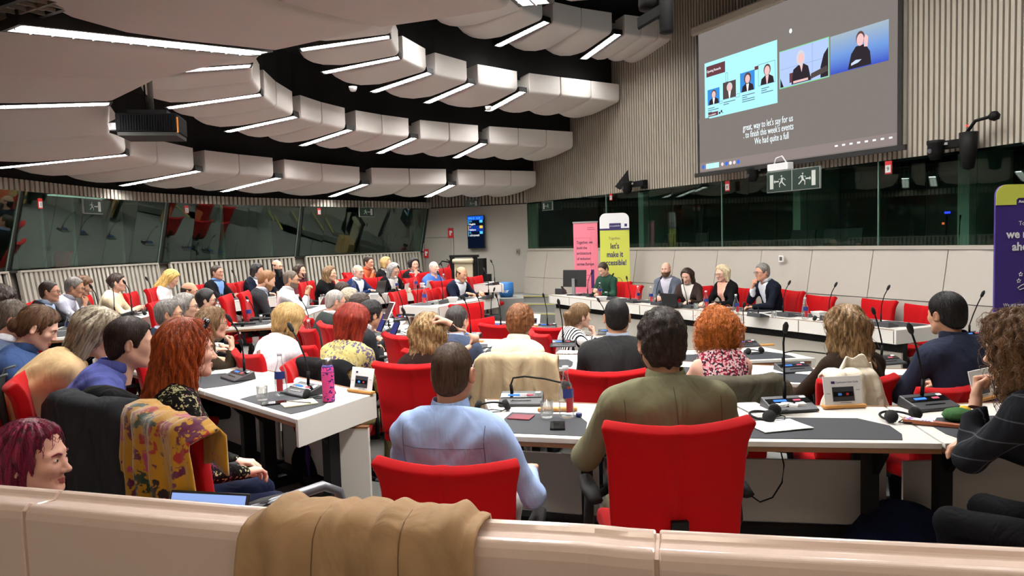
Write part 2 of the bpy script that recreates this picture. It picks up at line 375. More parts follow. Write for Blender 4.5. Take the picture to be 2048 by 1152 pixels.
def hair_sdf(P, st, L, t, seed):
    x, y, z = P[:, 0], P[:, 1], P[:, 2]; ax = np.abs(x); Q = P.copy(); Q[:, 0] = ax
    ph = np.arctan2(x, -(y+.01)); rr = np.sqrt(x*x+(y+.01)**2)
    if st in ('short', 'fringe', 'crop', 'curlshort'):
        tt = {'short': .011, 'fringe': .005, 'crop': .006, 'curlshort': .02}[st]+t
        d = el(P, (0, -.014, .034), ((.077+tt*.75) if st != 'crop' else (.0758+tt*.55), .099+tt*.8, .089+tt))
        d = smin(d, el(P, (0, -.045, -.03), (.066+tt*.5, .062+tt*.5, .07)), .03)
        f1 = y-(.030+.68*np.maximum(z-.015, 0)-.008*np.sin(ax*60)); f2 = ((-.022 if st != 'crop' else -.008)+(.98 if st != 'crop' else .86)*np.minimum(y, 0))-z
        d = smax(smax(d, f1, .012), f2, .012); ek = 1.35 if st == 'crop' else 1.0
        d = smax(d, -el(Q, (.088, -.006, -.012), (.024*ek, .023*ek, .032*ek)), .008)
        if st == 'fringe': d = smax(d, z-(.045-.25*np.minimum(y+.02, 0)*1.0-.0), .012); d = smax(d, -el(P, (0, .02, .13), (.064, .12, .085)), .01)
        if st == 'short': d = d+.0035*np.sin(38*x+seed)*np.sin(34*y+2*seed)*np.sin(30*z)
    else:
        tt = t+.014; d = el(P, (0, -.014, .036), (.077+tt, .099+tt, .089+tt))
        if st in ('long', 'bob', 'curly', 'wavy'):
            lo = -L
            d = smin(d, rc(Q, (.062, -.03, .02), (.068+tt*.8, -.02, max(lo, -.36)+.03), .028+tt, .02+tt*.5), .03)
            yb = -.078-(.02 if L > .2 else 0)-max(0, L-.22)*.42; b = rc(P*np.array((.62, 1, 1), np.float32), (0, -.062, .02), (0, yb, lo+.05), .058+tt*.6, .036+tt*.3); d = smin(d, b, .035)
            if L > .2:
                b2 = rc(Q, (.05, -.06, -.06), (.06, yb+.01, lo+.06), .045, .032); d = smin(d, b2, .03)
            f1 = y-(.046+.5*np.maximum(z-.045, 0)-.35*np.minimum(ax-.05, 0)*0)
            d = smax(d, np.where(z > -.13, f1, y-.07), .015)
            d = smax(d, -el(P, (0, .085, -.03), (.056, .075, .105)), .012)
            d = smax(d, -el(P, (0, .03, -.20), (.06, .075, .14)), .02)
        else:    # drawn back: bun, pony
            d = smin(d, el(P, (0, -.045, -.02), (.07, .065, .075)), .03)
            f1 = y-(.03+.66*np.maximum(z-.01, 0)); f2 = (-.02+.9*np.minimum(y, 0))-z
            d = smax(smax(d, f1, .012), f2, .012); d = smax(d, -el(Q, (.088, -.0, -.012), (.022, .022, .03)), .006)
            if st == 'bun': d = smin(d, el(P, (0, -.12, .02 if L < .5 else -.03), (.045, .036, .042)), .012)
            if st == 'topbun': d = smin(d, el(P, (0, -.055, .135), (.034, .034, .028)), .012)
            if st == 'pony': d = smin(d, smin(rc(P, (0, -.105, .045), (0, -.15, .01), .024, .03), rc(P, (0, -.15, .01), (.0, -.125, -L), .034, .016), .02), .02)
        g = np.clip(rr/.07, 0, 1)
        wav = 3.0*np.sin(z*26+seed) if st in ('wavy', 'long') else 1.2*np.sin(z*20)
        d = d+g*(.0045*np.sin(17*ph+wav)+.003*np.sin(31*ph-wav*1.3+seed))
        if st == 'wavy': d = d+.006*np.sin(z*48+3*ph+seed)*g
    if st in ('curly', 'curlshort'):
        w = .006 if st == 'curlshort' else .011; f = 85 if st == 'curlshort' else 62
        d = d+w*(np.sin(f*x+3*np.sin(31*z+seed))*np.sin(f*y+2*np.sin(40*x))*np.sin(f*z+2.5*np.sin(37*y)))+w*.5*np.sin(f*1.9*x+f*.7*z)*np.sin(f*1.7*y-f*z*.6)
    return d
def hair_mesh(st, L, t, h, seed):
    big = st in ('long', 'bob', 'curly', 'wavy', 'pony')
    e = (.05+max(0, L-.22)*.45) if big else .03
    xs, ys, zs = axis(-.11-e-t, .11+e+t, h), axis(-.16-e-t, .13+t, h), axis(-(L if big and st != 'bun' else .1)-.06, .15+t+(.03 if st == 'topbun' else .01), h)
    F = hair_sdf(grid(xs, ys, zs), st, L, t, seed)
    return snet(F, xs, ys, zs)
def add_strands(name, V, N, n, ln, rad, m, parent, rng, curl=0.0, steps=7, crown=(0, -.03, .12)):
    """loose strands lying on the hair's surface"""
    i = rng.integers(0, len(V), n); p = V[i]+N[i]*.001; k = N[i]; out = [p]
    from mathutils.kdtree import KDTree
    kd = KDTree(len(V)); [kd.insert(v, a) for a, v in enumerate(V)]; kd.balance()
    L = ln*rng.uniform(.6, 1.3, n)[:, None]/steps; jit = rng.normal(0, .35, (n, 3)); phs = rng.uniform(0, 6.28, n)
    for s in range(steps):
        dn = np.array((0, 0, -1.0))+np.where(p[:, 2:3] > .06, 1, 0)*nrm_rows((p-np.array(crown))*np.array((1, 1, .2)))*.9+jit*.5
        if curl: dn = dn+curl*np.stack([np.sin(phs+s*1.9), np.cos(phs+s*1.9), 0*phs], 1)
        tdir = nrm_rows(dn-(dn*k).sum(1, keepdims=True)*k); q = p+tdir*L
        j = [kd.find(v)[1] for v in q]; k = N[j]; off = ((q-V[j])*k).sum(1, keepdims=True); q = q+k*(np.where(off > .012, 0, .0025-off)); p = q; out.append(p)
    A = np.stack(out, 1).reshape(-1, 3); cu = bpy.data.hair_curves.new(name); cu.add_curves([steps+1]*n)
    cu.attributes['position'].data.foreach_set('vector', A.astype(np.float32).ravel())
    ra = cu.attributes.get('radius') or cu.attributes.new('radius', 'FLOAT', 'POINT')
    ra.data.foreach_set('value', np.tile(np.array([rad]*steps+[rad*.2]), n).astype(np.float32))
    cu.materials.append(m); o = link(name, cu, parent); o['kind'] = 'stuff'
    return o
def nrm_rows(a): return a/(np.linalg.norm(a, axis=1, keepdims=True)+1e-9)
def vnormals(V, Q):
    N = np.zeros_like(V); f = np.cross(V[Q[:, 2]]-V[Q[:, 0]], V[Q[:, 3]]-V[Q[:, 1]])
    for c in range(4): np.add.at(N, Q[:, c], f)
    return nrm_rows(N)
def ik(S, T, a, b, pole):
    S = np.array(S, float); T = np.array(T, float); v = T-S; L = np.linalg.norm(v); M = (a+b)*.985
    if L > M: T = S+v/L*M; v = T-S; L = M
    u = v/L; c = np.clip((a*a+L*L-b*b)/(2*a*L), -1, 1); w = nrm(np.array(pole)-np.dot(pole, u)*u)
    return S+u*a*c+w*a*math.sqrt(max(0, 1-c*c)), T
SKINL = (214, 168, 142); SKINM = (196, 146, 116); SKINP = (226, 178, 156); SKINR = (205, 150, 125)
def person(label, px, py, depth, yaw, floor=0.0, lean=8, head=(0, 0, 0), skin_c=SKINL, fem=False, hair=('short', 0, 0), hcol=('hair_brown', (38, 26, 20), (70, 50, 36)),
           top=('cloth_grey', (90, 90, 95)), kind='shirt', arms='desk', tgt=None, legs=(40, 42, 50), glasses=False, beard=0, collar=None, strands=0, sw=1.0, size=1.0, bare=0, slim=1.0, extra=None, group=None, seed=0, hood=False, seams=None):
    """a seated person whose head top is at the point the photograph shows at (px, py) at this distance; yaw: 0 faces away from the camera, -90 faces right"""
    rng = np.random.default_rng(seed+int(px)*7+int(py)); near = depth < 6.5; vnear = depth < 4.2
    Ht = gy(px, py, depth); ly = math.radians(lean); hy, hp, hr = head
    Rz = rotm('Z', yaw)
    Rh = rotm('Z', hy)@rotm('X', hp-lean*.35)@rotm('Y', hr)          # hp<0 looks down
    hs = size
    topoff = Rh@np.array((0, -.012, .122*hs))
    sp0 = np.array((0, math.sin(ly), math.cos(ly)))
    neck_dir = nrm(np.array((0, math.sin(ly*.9+.25), math.cos(ly*.9+.25))))
    hipz = floor+.55
    need = (Ht[2]-topoff[2]-neck_dir[2]*.15*hs-hipz)/sp0[2]; spn = float(np.clip(need, .44, .60)); hipz += (need-spn)*sp0[2]
    rel = sp0*spn+neck_dir*.15*hs+topoff                              # hip -> head top, local axes
    hip_w = Ht-Rz@rel; base = np.array((hip_w[0], hip_w[1], floor)); hz = hip_w[2]-floor
    hip = np.array((0, 0, hz)); bend = .015+.05*math.sin(max(ly, 0))
    nb = hip+sp0*spn; hc = nb+neck_dir*.15*hs
    bk = np.array((0, -math.cos(ly), math.sin(ly)))                    # towards the back
    W = (.158 if fem else .18)*sw*slim; mid = hip+sp0*spn*.45+bk*bend; ch = hip+sp0*spn*.74+bk*bend*.8
    shz = nb-sp0*.088
    Sh = {s: shz+np.array((s*W, 0, 0))+bk*.005 for s in (-1, 1)}
    fw = lambda d, z, x=0.0: np.array((x, d, z))
    chin = hc+Rh@np.array((0, .085, -.105)*np.array(hs))
    dz = .79
    presets = {'desk': (fw(.46, dz, .13), fw(.46, dz, -.14)), 'clasp': (fw(.42, dz+.01, .035), fw(.42, dz+.01, -.035)), 'lap': (fw(.33, hz+.12, .1), fw(.33, hz+.12, -.1)),
               'chinR': (None, fw(.45, dz, -.1)), 'chinL': (fw(.45, dz, .1), None), 'fold': (fw(.36, dz+.02, -.1), fw(.38, dz, .12)), 'wide': (fw(.44, dz, .26), fw(.44, dz, -.26)),
               'phone': (fw(.40, dz+.08, .06), fw(.42, dz, -.1)), 'rest': (fw(.26, hz+.17, .26), fw(.26, hz+.17, -.26)), 'hands_up': (fw(.34, dz+.2, .05), fw(.34, dz+.2, -.05)), 'steeple': (chin+np.array((.02, .05, -.06)), chin+np.array((-.02, .05, -.06)))}
    TR, TL = presets[arms]
    if arms == 'chinR': TR = chin+np.array((.03, .055, -.085))
    if arms == 'chinL': TL = chin+np.array((-.03, .055, -.085))
    if tgt:
        if tgt.get('R') is not None: TR = np.array(tgt['R'], float)
        if tgt.get('L') is not None: TL = np.array(tgt['L'], float)
    A = {}
    for s, T in ((1, TR), (-1, TL)):
        up_ = T[2] > Sh[s][2]+.05
        E_, Wp = ik(Sh[s], T, .29*size, .255*size, (s*.55, -.25, -.9) if not up_ else (s*.9, .3, -.5)); A[s] = (E_, Wp)
    # ---- body: head, neck, hands and a core under the clothes
    hres = .0042 if vnear else (.0058 if near else .0085)
    hv, hq, hl = head_mesh(fem, hres); Vs = [(hv*hs)@Rh.T+hc]; Qs = [hq]; Ms = [hl]; n = len(hv)
    for s in (-1, 1):
        v, q = ball((s*.031, .0845, .0035), (.0125, .0085, .0062)); Vs.append((v*hs)@Rh.T+hc); Qs.append(q+n); Ms.append(np.full(len(q), 2)); n += len(v)
        v, q = ball((s*.031+hy*.00002, .0915, .0033), (.0052, .0025, .0054)); Vs.append((v*hs)@Rh.T+hc); Qs.append(q+n); Ms.append(np.full(len(q), 3)); n += len(v)
    for s in (-1, 1):
        E_, Wp = A[s]; fd = nrm(Wp-E_); T = TR if s == 1 else TL
        chin_pose = np.linalg.norm(T-chin) < .16
        pose = 'fist' if chin_pose or (tgt and tgt.get('fist')) else ('grip' if arms in ('phone', 'clasp', 'fold', 'steeple') else 'rest')
        v, q = hand_mesh(pose, .0048 if near else .007)
        v = v.copy()*.98*size*(.92 if fem else 1)
        if s == -1: v[:, 0] *= -1; q = q[:, ::-1]
        f_ = fd
        if not chin_pose and T[2] < dz+.1+floor*0: f_ = nrm(np.array((fd[0]-s*.1, fd[1]+.25, -.12)))
        pn = np.array((0, 0, -1.0)) if not chin_pose else np.array((-s*.2, -1.0, 0.0))
        if arms in ('clasp', 'phone', 'steeple'): pn = np.array((-s*.8, 0, -.5))
        zz = -nrm(pn-np.dot(pn, f_)*f_); xx = np.cross(f_, zz); R = np.stack([xx, f_, zz], 1)
        Vs.append(v@R.T+Wp); Qs.append(q+n); Ms.append(np.zeros(len(q), int)); n += len(v)
    P0 = np.array([np.r_[hip, nb, A[1][0], A[1][1], A[-1][0], A[-1][1]]]).reshape(-1, 3)
    kn = {s: np.array((s*.13, .44, hz-.05)) for s in (-1, 1)}; an = {s: np.array((s*.13, .40, .1)) for s in (-1, 1)}
    def torso(P, g, sk=1.0):
        d = el(P, hip+np.array((0, 0, .02)), (.17*sw+g, .125+g, .13+g))
        d = smin(d, el(P, mid, (.15*sw+g, .112+g, .19), ), .08)
        Rx = rotm('X', -lean)
        d = smin(d, el(P, ch, (.166*sw+g, .114+g, .18), Rx), .07)
        d = smin(d, rc(P, Sh[-1]+np.array((.03, 0, -.01)), Sh[1]-np.array((.03, 0, .01)), .06+g, .06+g), .07)
        for s in (-1, 1): d = smin(d, rc(P, nb+np.array((0, -.008, -.012)), Sh[s]-np.array((s*.02, 0, 0)), .05+g*.4, .046+g), .06)
        if fem:
            for s in (-1, 1): d = smin(d, el(P, ch-bk*.085+np.array((s*.075, 0, -.03)), (.07+g*.5, .06+g*.5, .065+g*.5)), .04)
        return d
    def arm(P, s, g, fore=True):
        E_, Wp = A[s]; d = rc(P, Sh[s], E_, .05*slim+g, .041*slim+g)
        if fore: d = smin(d, rc(P, E_, Wp-(Wp-E_)*.08, .041*slim+g, .029+g*.8), .03)
        return d
    lo = P0.min(0)-.2; hi = P0.max(0)+.2; lo[2] = hz-.17; hi[2] = max(nb[2]+.06, A[1][0][2]+.1, A[-1][0][2]+.1, A[1][1][2]+.06, A[-1][1][2]+.06)
    hb = .02 if bare else .042
    xs, ys, zs = axis(lo[0], hi[0], hb), axis(lo[1], hi[1], hb), axis(lo[2], hi[2], hb); P = grid(xs, ys, zs)
    gi = -.004 if bare else -.016
    F = smax(torso(P, gi-.008), (P-(nb-sp0*.03))@nrm(neck_dir).astype(np.float32), .02)
    for s in (-1, 1): F = smin(F, arm(P, s, gi if not bare else -.005), .03)
    F = smin(F, rc(P, nb-sp0*.05, hc+Rh@np.array((0, -.03, -.09)), .05, .046 if fem else .053), .04)
    v, q = snet(F, xs, ys, zs); Vs.append(v); Qs.append(q+n); Ms.append(np.zeros(len(q), int)); n += len(v)
    me = np_mesh('person', np.concatenate(Vs), np.concatenate(Qs), [skin(skin_c), mat('lips_%s' % ('f' if fem else 'm'), (178, 96, 92) if fem else (176, 118, 102), 0.45), mat('eye_white', (226, 220, 214), 0.25), mat('eye_iris', (40, 30, 26), 0.15)], np.concatenate(Ms))
    o = link('person', me, None, base, math.radians(yaw)); tag(o, label, 'person', group)
    # ---- top garment
    h = .013 if vnear else (.017 if near else .026)
    xs, ys, zs = axis(lo[0], hi[0], h), axis(lo[1], hi[1], h), axis(lo[2], hi[2], h); P = grid(xs, ys, zs)
    g = {'shirt': .006, 'jacket': .017, 'knit': .014, 'vest': .005}[kind]
    F = torso(P, g)
    if kind != 'vest':
        for s in (-1, 1): F = smin(F, arm(P, s, g*(.9 if kind == 'shirt' else .8), fore=(bare < 2)), .035)
    x, y, z = P[:, 0], P[:, 1], P[:, 2]; sd = seed*.7+px*.1
    wr = np.sin(21*z+7*np.sin(8*x+sd)+5*y)*np.sin(9*x+4*z+sd)+.6*np.sin(34*(z+.5*np.abs(x))+3*np.sin(11*y+sd))
    wr = wr+.7*np.sin(46*(z-.35*np.abs(x))+4*np.sin(13*x+sd)+9*y)*np.clip(np.sin(6*z+sd)+.3, 0, 1)
    F = F+(.0042 if kind != 'jacket' else .0030)*wr
    if kind == 'vest': F = smax(F, np.abs(x)-(.15*sw), .01)
    F = smax(F, (P-(nb+np.array((0, .0, .012))))@nrm(neck_dir).astype(np.float32), .01)
    v, q = snet(F, xs, ys, zs); at = None
    if kind == 'jacket':
        al = (v-hip)@sp0/spn; front = (v-hip)@bk < -.03
        wv = np.where(al > .3, (al-.3)*.155, -1)-np.abs(v[:, 0]); at = {'open': np.where(front, wv, -1), 'tie': np.where(front, .022-np.abs(v[:, 0])+0*al, -1)}
        sh = front & (wv > 0); v = v.copy(); v[sh] += bk*.008
    nm = {'shirt': 'shirt', 'jacket': 'jacket', 'knit': 'sweater', 'vest': 'blouse'}[kind]
    link(nm, np_mesh(nm, v, q, cloth(*top) if isinstance(top, tuple) else top, attrs=at), o)
    if seams:
        from mathutils.bvhtree import BVHTree
        bv = BVHTree.FromPolygons(v.tolist(), q.tolist()); mb = MB()
        for ln in seams:
            pts = []
            for a, b in zip(ln[:-1], ln[1:]):
                for t in np.linspace(0, 1, 14):
                    x_, al = a[0]+(b[0]-a[0])*t, a[1]+(b[1]-a[1])*t; og = hip+sp0*spn*al+bk*.6+np.array((x_, 0, 0)); hit = bv.ray_cast(Vector(og), Vector(-bk))
                    if hit[0] is not None: pts.append(np.array(hit[0])+bk*.0005)
            if len(pts) > 2: mb.tube(pts, .0017, 5)
        if mb.n: so = obj('seam', mb, mat('seam_%d_%d_%d' % tuple(top[1]), tuple(int(c_*.62) for c_ in top[1]), .9), o); so['kind'] = 'stuff'
    # ---- trousers
    ht = .024 if near else .038
    xs, ys, zs = axis(-.27, .27, ht), axis(-.16, .62, ht), axis(-.02, hz+.12, ht); P = grid(xs, ys, zs)
    F = el(P, hip+np.array((0, .0, -.01)), (.175*sw, .13, .12))
    for s in (-1, 1):
        F = smin(F, rc(P, hip+np.array((s*.085, .03, -.03)), kn[s], .085, .062), .05); F = smin(F, rc(P, kn[s], an[s], .06, .044), .03)
        F = smin(F, rc(P, an[s]+np.array((0, 0, -.06)), an[s]+np.array((s*.03, .15, -.065)), .036, .03), .02)
    v, q = snet(F, xs, ys, zs); link('trousers', np_mesh('trousers', v, q, cloth('trousers_%d_%d_%d' % legs, legs)), o)
    # ---- collar
    if collar or hood:
        mb = MB(); cd = nrm(hc-nb+np.array((0, -.02, 0))); rn = (.058 if fem else .069)*hs; ex = nrm(np.cross(np.array((1.0, 0, 0)), cd)); N_ = 22; rows = []
        for (k, dr) in ((-.022, .018), (.022, .0055), (.030, .004), (.027, -.002), (-.02, .002)) if not hood else ((-.05, .05), (.0, .04), (.03, .028), (.03, .01), (-.03, .0)):
            row = []
            for j in range(N_):
                a = 2*math.pi*j/N_; fr = max(0, -math.sin(a)); row.append(nb+cd*(k+.024-.026*fr*(0 if hood else 1))+(rn+dr)*(math.cos(a)*np.array((1.0, 0, 0))-math.sin(a)*ex*1.02)-ex*(-.004))
            rows.append(row)
        V_ = np.array(rows).reshape(-1, 3); F_ = [(i*N_+j, i*N_+(j+1) % N_, ((i+1) % 5)*N_+(j+1) % N_, ((i+1) % 5)*N_+j) for i in range(5) for j in range(N_)]
        mb.raw(V_, F_); obj('collar', mb, collar if not isinstance(collar, tuple) else cloth(*collar), o, smooth=True, subd=1 if near else 0)
    # ---- hair
    hm = hairmat(*hcol)
    def tohead(v): return (v*hs)@Rh.T+hc
    if hair:
        st, L, t = hair; hh = (.0052 if depth < 5.2 else .0068) if near else .0105
        v, q = hair_mesh(st, L, t, hh, seed+1.3); ho = link('hair', np_mesh('hair', v*hs, q, hm), o); ho.matrix_basis = Matrix.Translation(hc)@Matrix(Rh.tolist()).to_4x4()
        if strands:
            N = vnormals(v*hs, q)
            if (N*(v-np.array((0, 0, 0.02)))).sum() < 0: N = -N
            longh = st in ('long', 'wavy', 'bob', 'pony', 'curly')
            add_strands('strands', v*hs, N, strands, .14 if longh else (.03 if st != 'curlshort' else .035), .00085 if longh else .0007, hm, ho, rng, curl={'curly': 1.6, 'curlshort': 1.3, 'wavy': .5}.get(st, .12))
    mbw = MB()
    for s in (-1, 1): mbw.tube([tohead(np.array(p)) for p in ((s*.014, .0945, .0205), (s*.03, .0945, .0265), (s*.048, .081, .0215))], [.0042*hs, .004*hs, .0015*hs], 6)
    obj('eyebrows', mbw, hm, o, smooth=True)
    if beard:
        hb_ = .006 if near else .009; xs, ys, zs = axis(-.1, .1, hb_), axis(-.03, .14, hb_), axis(-.2-beard*.1, 0.0, hb_); P = grid(xs, ys, zs)
        d = head_sdf(P, False)-.006
        if beard > .3: d = smin(d, el(P, (0, .07, -.12-.05*beard), (.045, .04, .05+.06*beard)), .03)
        q_ = P.copy(); q_[:, 0] = np.abs(q_[:, 0])
        d = smax(d, P[:, 2]-(-.045-.55*np.minimum(.05-np.abs(P[:, 0]), 0)*1.0), .008); d = smax(d, -(P[:, 1]-.0), .01); d = smax(d, -rc(q_, (0, .1, -.0695), (.016, .095, -.0695), .0085, .006), .004)
        d = smax(d, (-.11+.35*(P[:, 1]-.04)-.18*beard)-P[:, 2], .01)
        v, q = snet(d, xs, ys, zs)
        if len(v): bo = link('beard', np_mesh('beard', v*hs, q, hm), o); bo.matrix_basis = Matrix.Translation(hc)@Matrix(Rh.tolist()).to_4x4()
    if glasses:
        mb = MB()
        for s in (-1, 1):
            mb.tube([tohead(np.array((s*.033+.0215*math.cos(a), .103-.12*(abs(s*.033+.0215*math.cos(a))**2), .001+.0165*math.sin(a)))) for a in np.linspace(0, 2*math.pi, 15)], .0021, 5)
            mb.tube([tohead(np.array(p)) for p in ((s*.054, .096, .005), (s*.079, .06, .006), (s*.083, -.006, .004), (s*.083, -.02, -.012))], .0019, 5)
        mb.tube([tohead(np.array(p)) for p in ((-.011, .105, .004), (0, .109, .006), (.011, .105, .004))], .002, 5)
        obj('glasses', mb, mat('spectacle_frame', glasses if isinstance(glasses, tuple) else (25, 22, 22), 0.35), o, smooth=True)
    if extra: extra(o, dict(hip=hip, nb=nb, hc=hc, Rh=Rh, sp0=sp0, spn=spn, bk=bk, Sh=Sh, A=A, ch=ch, tohead=tohead, base=base, Rz=Rz, chest=lambda x_, al_, d_=.135: hip+sp0*spn*al_-bk*d_+np.array((x_, 0, 0))))
    return o
# ------------------------------------------------------------------ the room shell
M_BEIGE = mat('slat_beige', (168, 160, 145), 0.6, bump=(30, .1, .003)); M_DARK = mat('slat_backing', (28, 24, 21), 0.8); M_BLACK = mat('ceiling_black', (17, 16, 15), 0.85)
M_WHITEP = mat('white_laminate', (174, 168, 157), 0.32, var=.015); M_GREYW = mat('grey_plaster', (162, 158, 149), 0.8, bump=(60, .08, .003)); M_SLATW = mat('slat_white', (178, 173, 160), 0.55)
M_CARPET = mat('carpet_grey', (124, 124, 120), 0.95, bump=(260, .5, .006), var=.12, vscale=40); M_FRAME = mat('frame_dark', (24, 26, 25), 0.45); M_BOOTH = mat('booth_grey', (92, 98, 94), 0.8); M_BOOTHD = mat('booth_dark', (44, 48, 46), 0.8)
M_GLASS = pane_glass('booth_glass', (.62, .74, .68, 1), 1.1)
def poly(pts, n=8):
    """smooth curve through plan points, evenly resampled every 1/n m"""
    P = np.array(pts, float); k = len(P); out = []
    for i in range(k-1):
        p0, p1, p2, p3 = P[max(i-1, 0)], P[i], P[i+1], P[min(i+2, k-1)]
        for t in np.linspace(0, 1, 12, endpoint=False):
            out.append(.5*((2*p1)+(-p0+p2)*t+(2*p0-5*p1+4*p2-p3)*t*t+(-p0+3*p1-3*p2+p3)*t**3))
    out.append(P[-1]); return np.array(out)
class Curve:
    def __init__(s, pts, smooth=True, flip=1):
        s.P = poly(pts) if smooth else np.array(pts, float); d = np.linalg.norm(np.diff(s.P, axis=0), axis=1); s.S = np.r_[0, np.cumsum(d)]; s.L = s.S[-1]; s.flip = flip
    def at(s, t, off=0.0):
        t = min(max(t, 0), s.L); p = np.array([np.interp(t, s.S, s.P[:, i]) for i in (0, 1)])
        if off:
            a = min(max(t, .05), s.L-.05); q = [np.array([np.interp(a+e, s.S, s.P[:, i]) for i in (0, 1)]) for e in (-.05, .05)]; d = nrm(q[1]-q[0]); p = p+off*s.flip*np.array((-d[1], d[0]))
        return p
    def near(s, q): return float(s.S[np.argmin(((s.P-np.array(q[:2]))**2).sum(1))])
    def ang(s, t): a = s.at(max(t-.05, 0)); b = s.at(min(t+.05, s.L)); return math.atan2(b[1]-a[1], b[0]-a[0])
def px_plan(px, d): return ((px-CXP)/FPX*d, d)
RWT = [(1058, 18.4), (1277, 14.9), (1445, 12.8), (1548, 11.74), (1897, 9.06), (2100, 7.9)]
RW = Curve([px_plan(*a) for a in RWT]+[(6.75, 5.8), (7.3, 3.2), (7.3, 0.0), (7.0, -3.0)], flip=-1)      # + offset = into the room
LWT = [(0, 10.23), (312, 13.8), (610, 16.8), (850, 19.6)]
LW = Curve([(-6.2, -3.0), (-6.6, 0.5), (-7.0, 4.0), (-7.25, 7.2)]+[px_plan(*a) for a in LWT], flip=-1)
def rpx(px):
    """arc length on the right wall's curve of the point on the sight line px"""
    dd = np.abs(CXP+FPX*RW.P[:, 0]/np.maximum(RW.P[:, 1], .1)-px)+np.where(RW.P[:, 1] < 5, 1e4, 0); i = int(np.argmin(dd)); return float(RW.S[i])
def rpxi(px):
    x = CXP+FPX*RW.P[:, 0]/np.maximum(RW.P[:, 1], .1); k = RW.P[:, 1] > 5; return float(np.interp(px, x[k], RW.S[k]))
def lpx(px):
    x = CXP+FPX*LW.P[:, 0]/np.maximum(LW.P[:, 1], .1); k = LW.P[:, 1] > 6; return float(np.interp(px, x[k], LW.S[k]))
ZS, ZT, ZC = 1.47, 2.62, 6.4
def band(mb, cu, t0, t1, z0, z1, o0=0.0, o1=0.0, th=0.04, step=0.35, mi=0):
    """a curved upright band of the wall from height z0 (offset o0 into the room) to z1 (o1)"""
    n = max(1, int((t1-t0)/step)); ts = np.linspace(t0, t1, n+1)
    for a, b in zip(ts[:-1], ts[1:]):
        A0, B0, A1, B1 = cu.at(a, o0 or 1e-6), cu.at(b, o0 or 1e-6), cu.at(a, o1 or 1e-6), cu.at(b, o1 or 1e-6)
        A0b, B0b, A1b, B1b = cu.at(a, o0-th), cu.at(b, o0-th), cu.at(a, o1-th), cu.at(b, o1-th)
        mb.hexa([(*A0, z0), (*B0, z0), (*B0b, z0), (*A0b, z0)], [(*A1, z1), (*B1, z1), (*B1b, z1), (*A1b, z1)], mi)
# floor levels
mb = MB(); mb.prism([(-9, -3.2), (9, -3.2), (9, 21.5), (-9, 21.5)], -.37, -.27); floor = obj('floor', mb, M_CARPET); tag(floor, kind='structure')
def deck(name, pts, z, z0=-.27):
    mb = MB(); mb.prism(pts, z0, z-.0); o = obj(name, mb, M_CARPET); return tag(o, kind='structure')
deck('floor_near_level', [(-8, -3.1), (8, -3.1), (8, 4.35), (2.6, 4.15), (.6, 4.35), (-.4, 4.75), (-1.2, 5.2), (-2.0, 5.75), (-3.1, 7.0), (-8, 8.5)], 0.0)
deck('floor_second_level', [(8, 4.36), (8, 6.1), (2.9, 6.2), (1.2, 6.75), (.2, 7.0), (-.7, 7.2), (-1.5, 7.6), (-2.2, 8.5), (-2.3, 9.2), (-3.0, 9.2), (-3.0, 7.02), (-2.0, 5.77), (-1.2, 5.22), (-.4, 4.77), (.6, 4.37), (2.6, 4.17)], -.12)
deck('floor_left_level', [(-8, 8.52), (-3.1, 7.02), (-3.02, 9.2), (-2.5, 9.6), (-2.45, 11.4), (-1.3, 9.6), (.0, 11.6), (.3, 13.2), (.3, 15.2), (-.2, 19.6), (-8, 21)], .05)
deck('floor_panel_level', [(.5, 15.6), (1.2, 13.0), (2.5, 10.7), (4.0, 7.6), (8, 6.12), (8, 21), (.5, 21)], -.17)
for i, (zz, dy) in enumerate(((.05, 0), (.22, .55), (.36, 1.1))):
    o = deck('floor_step_%d' % (i+1), [(-.35+.1*i, 16.2+dy), (1.0, 15.7+dy), (1.3, 21), (-.6, 21)], zz)
    mb = MB(); mb.box((.33, 15.97+dy, zz+.006), (1.3, .05, .012), rotm('Z', -20)); obj('tread_strip', mb, mat('tread_yellow', (196, 188, 96), .6), o)

# right wall: black backing with single slats, glass below, sill, canted white panels
mb = MB(); band(mb, RW, 0, RW.L, ZT, ZC, -.035, -.035, .1); wall_right = obj('wall_right', mb, M_DARK); tag(wall_right, kind='structure')
sl = MB(); sl.box((0, 0, (ZT+ZC)/2), (.046, .035, ZC-ZT)); slm = sl.mesh('slat', M_BEIGE)
t = 0.03
while t < RW.L-1.2 and RW.at(t)[1] > 2.2:
    link('slat', slm, wall_right, (*RW.at(t), 0), RW.ang(t)); t += .0735 if RW.at(t)[1] < 15 else .0735
mb = MB(); band(mb, RW, 0, RW.L, ZS-.05, ZS, .03, .03, .14); tag(obj('trim_1', mb, M_WHITEP), kind='structure')
mb = MB(); band(mb, RW, 0, RW.L, -.3, ZS-.05, .16, -.03, .02); wl = obj('wall_right_lower', mb, M_DARK); tag(wl, kind='structure')
js = [RW.near((.43, 18.4))]+[rpxi(p) for p in (1098, 1165, 1222, 1277, 1353, 1439, 1527, 1628, 1750, 1900)]; js[0] = 0.0
while js[-1] < RW.L-1.5: js.append(js[-1]+1.25)
for a, b in zip(js[:-1], js[1:]):
    for z0, z1, o0, o1 in ((.765, ZS-.055, .135, .012), (-.17, .755, .22, .137)):
        mb = MB(); band(mb, RW, a+.006, b-.006, z0, z1, o0, o1, .025, .5); obj('panel', mb, M_WHITEP, wl)
PANES = [1060, 1216, 1446, 1758, 2048]; pt = [rpxi(p) for p in PANES]; pt[0] = 0.02; pt[-1] = pt[-2]+(pt[-2]-pt[-3])*1.1; pt.append(pt[-1]+2.4)
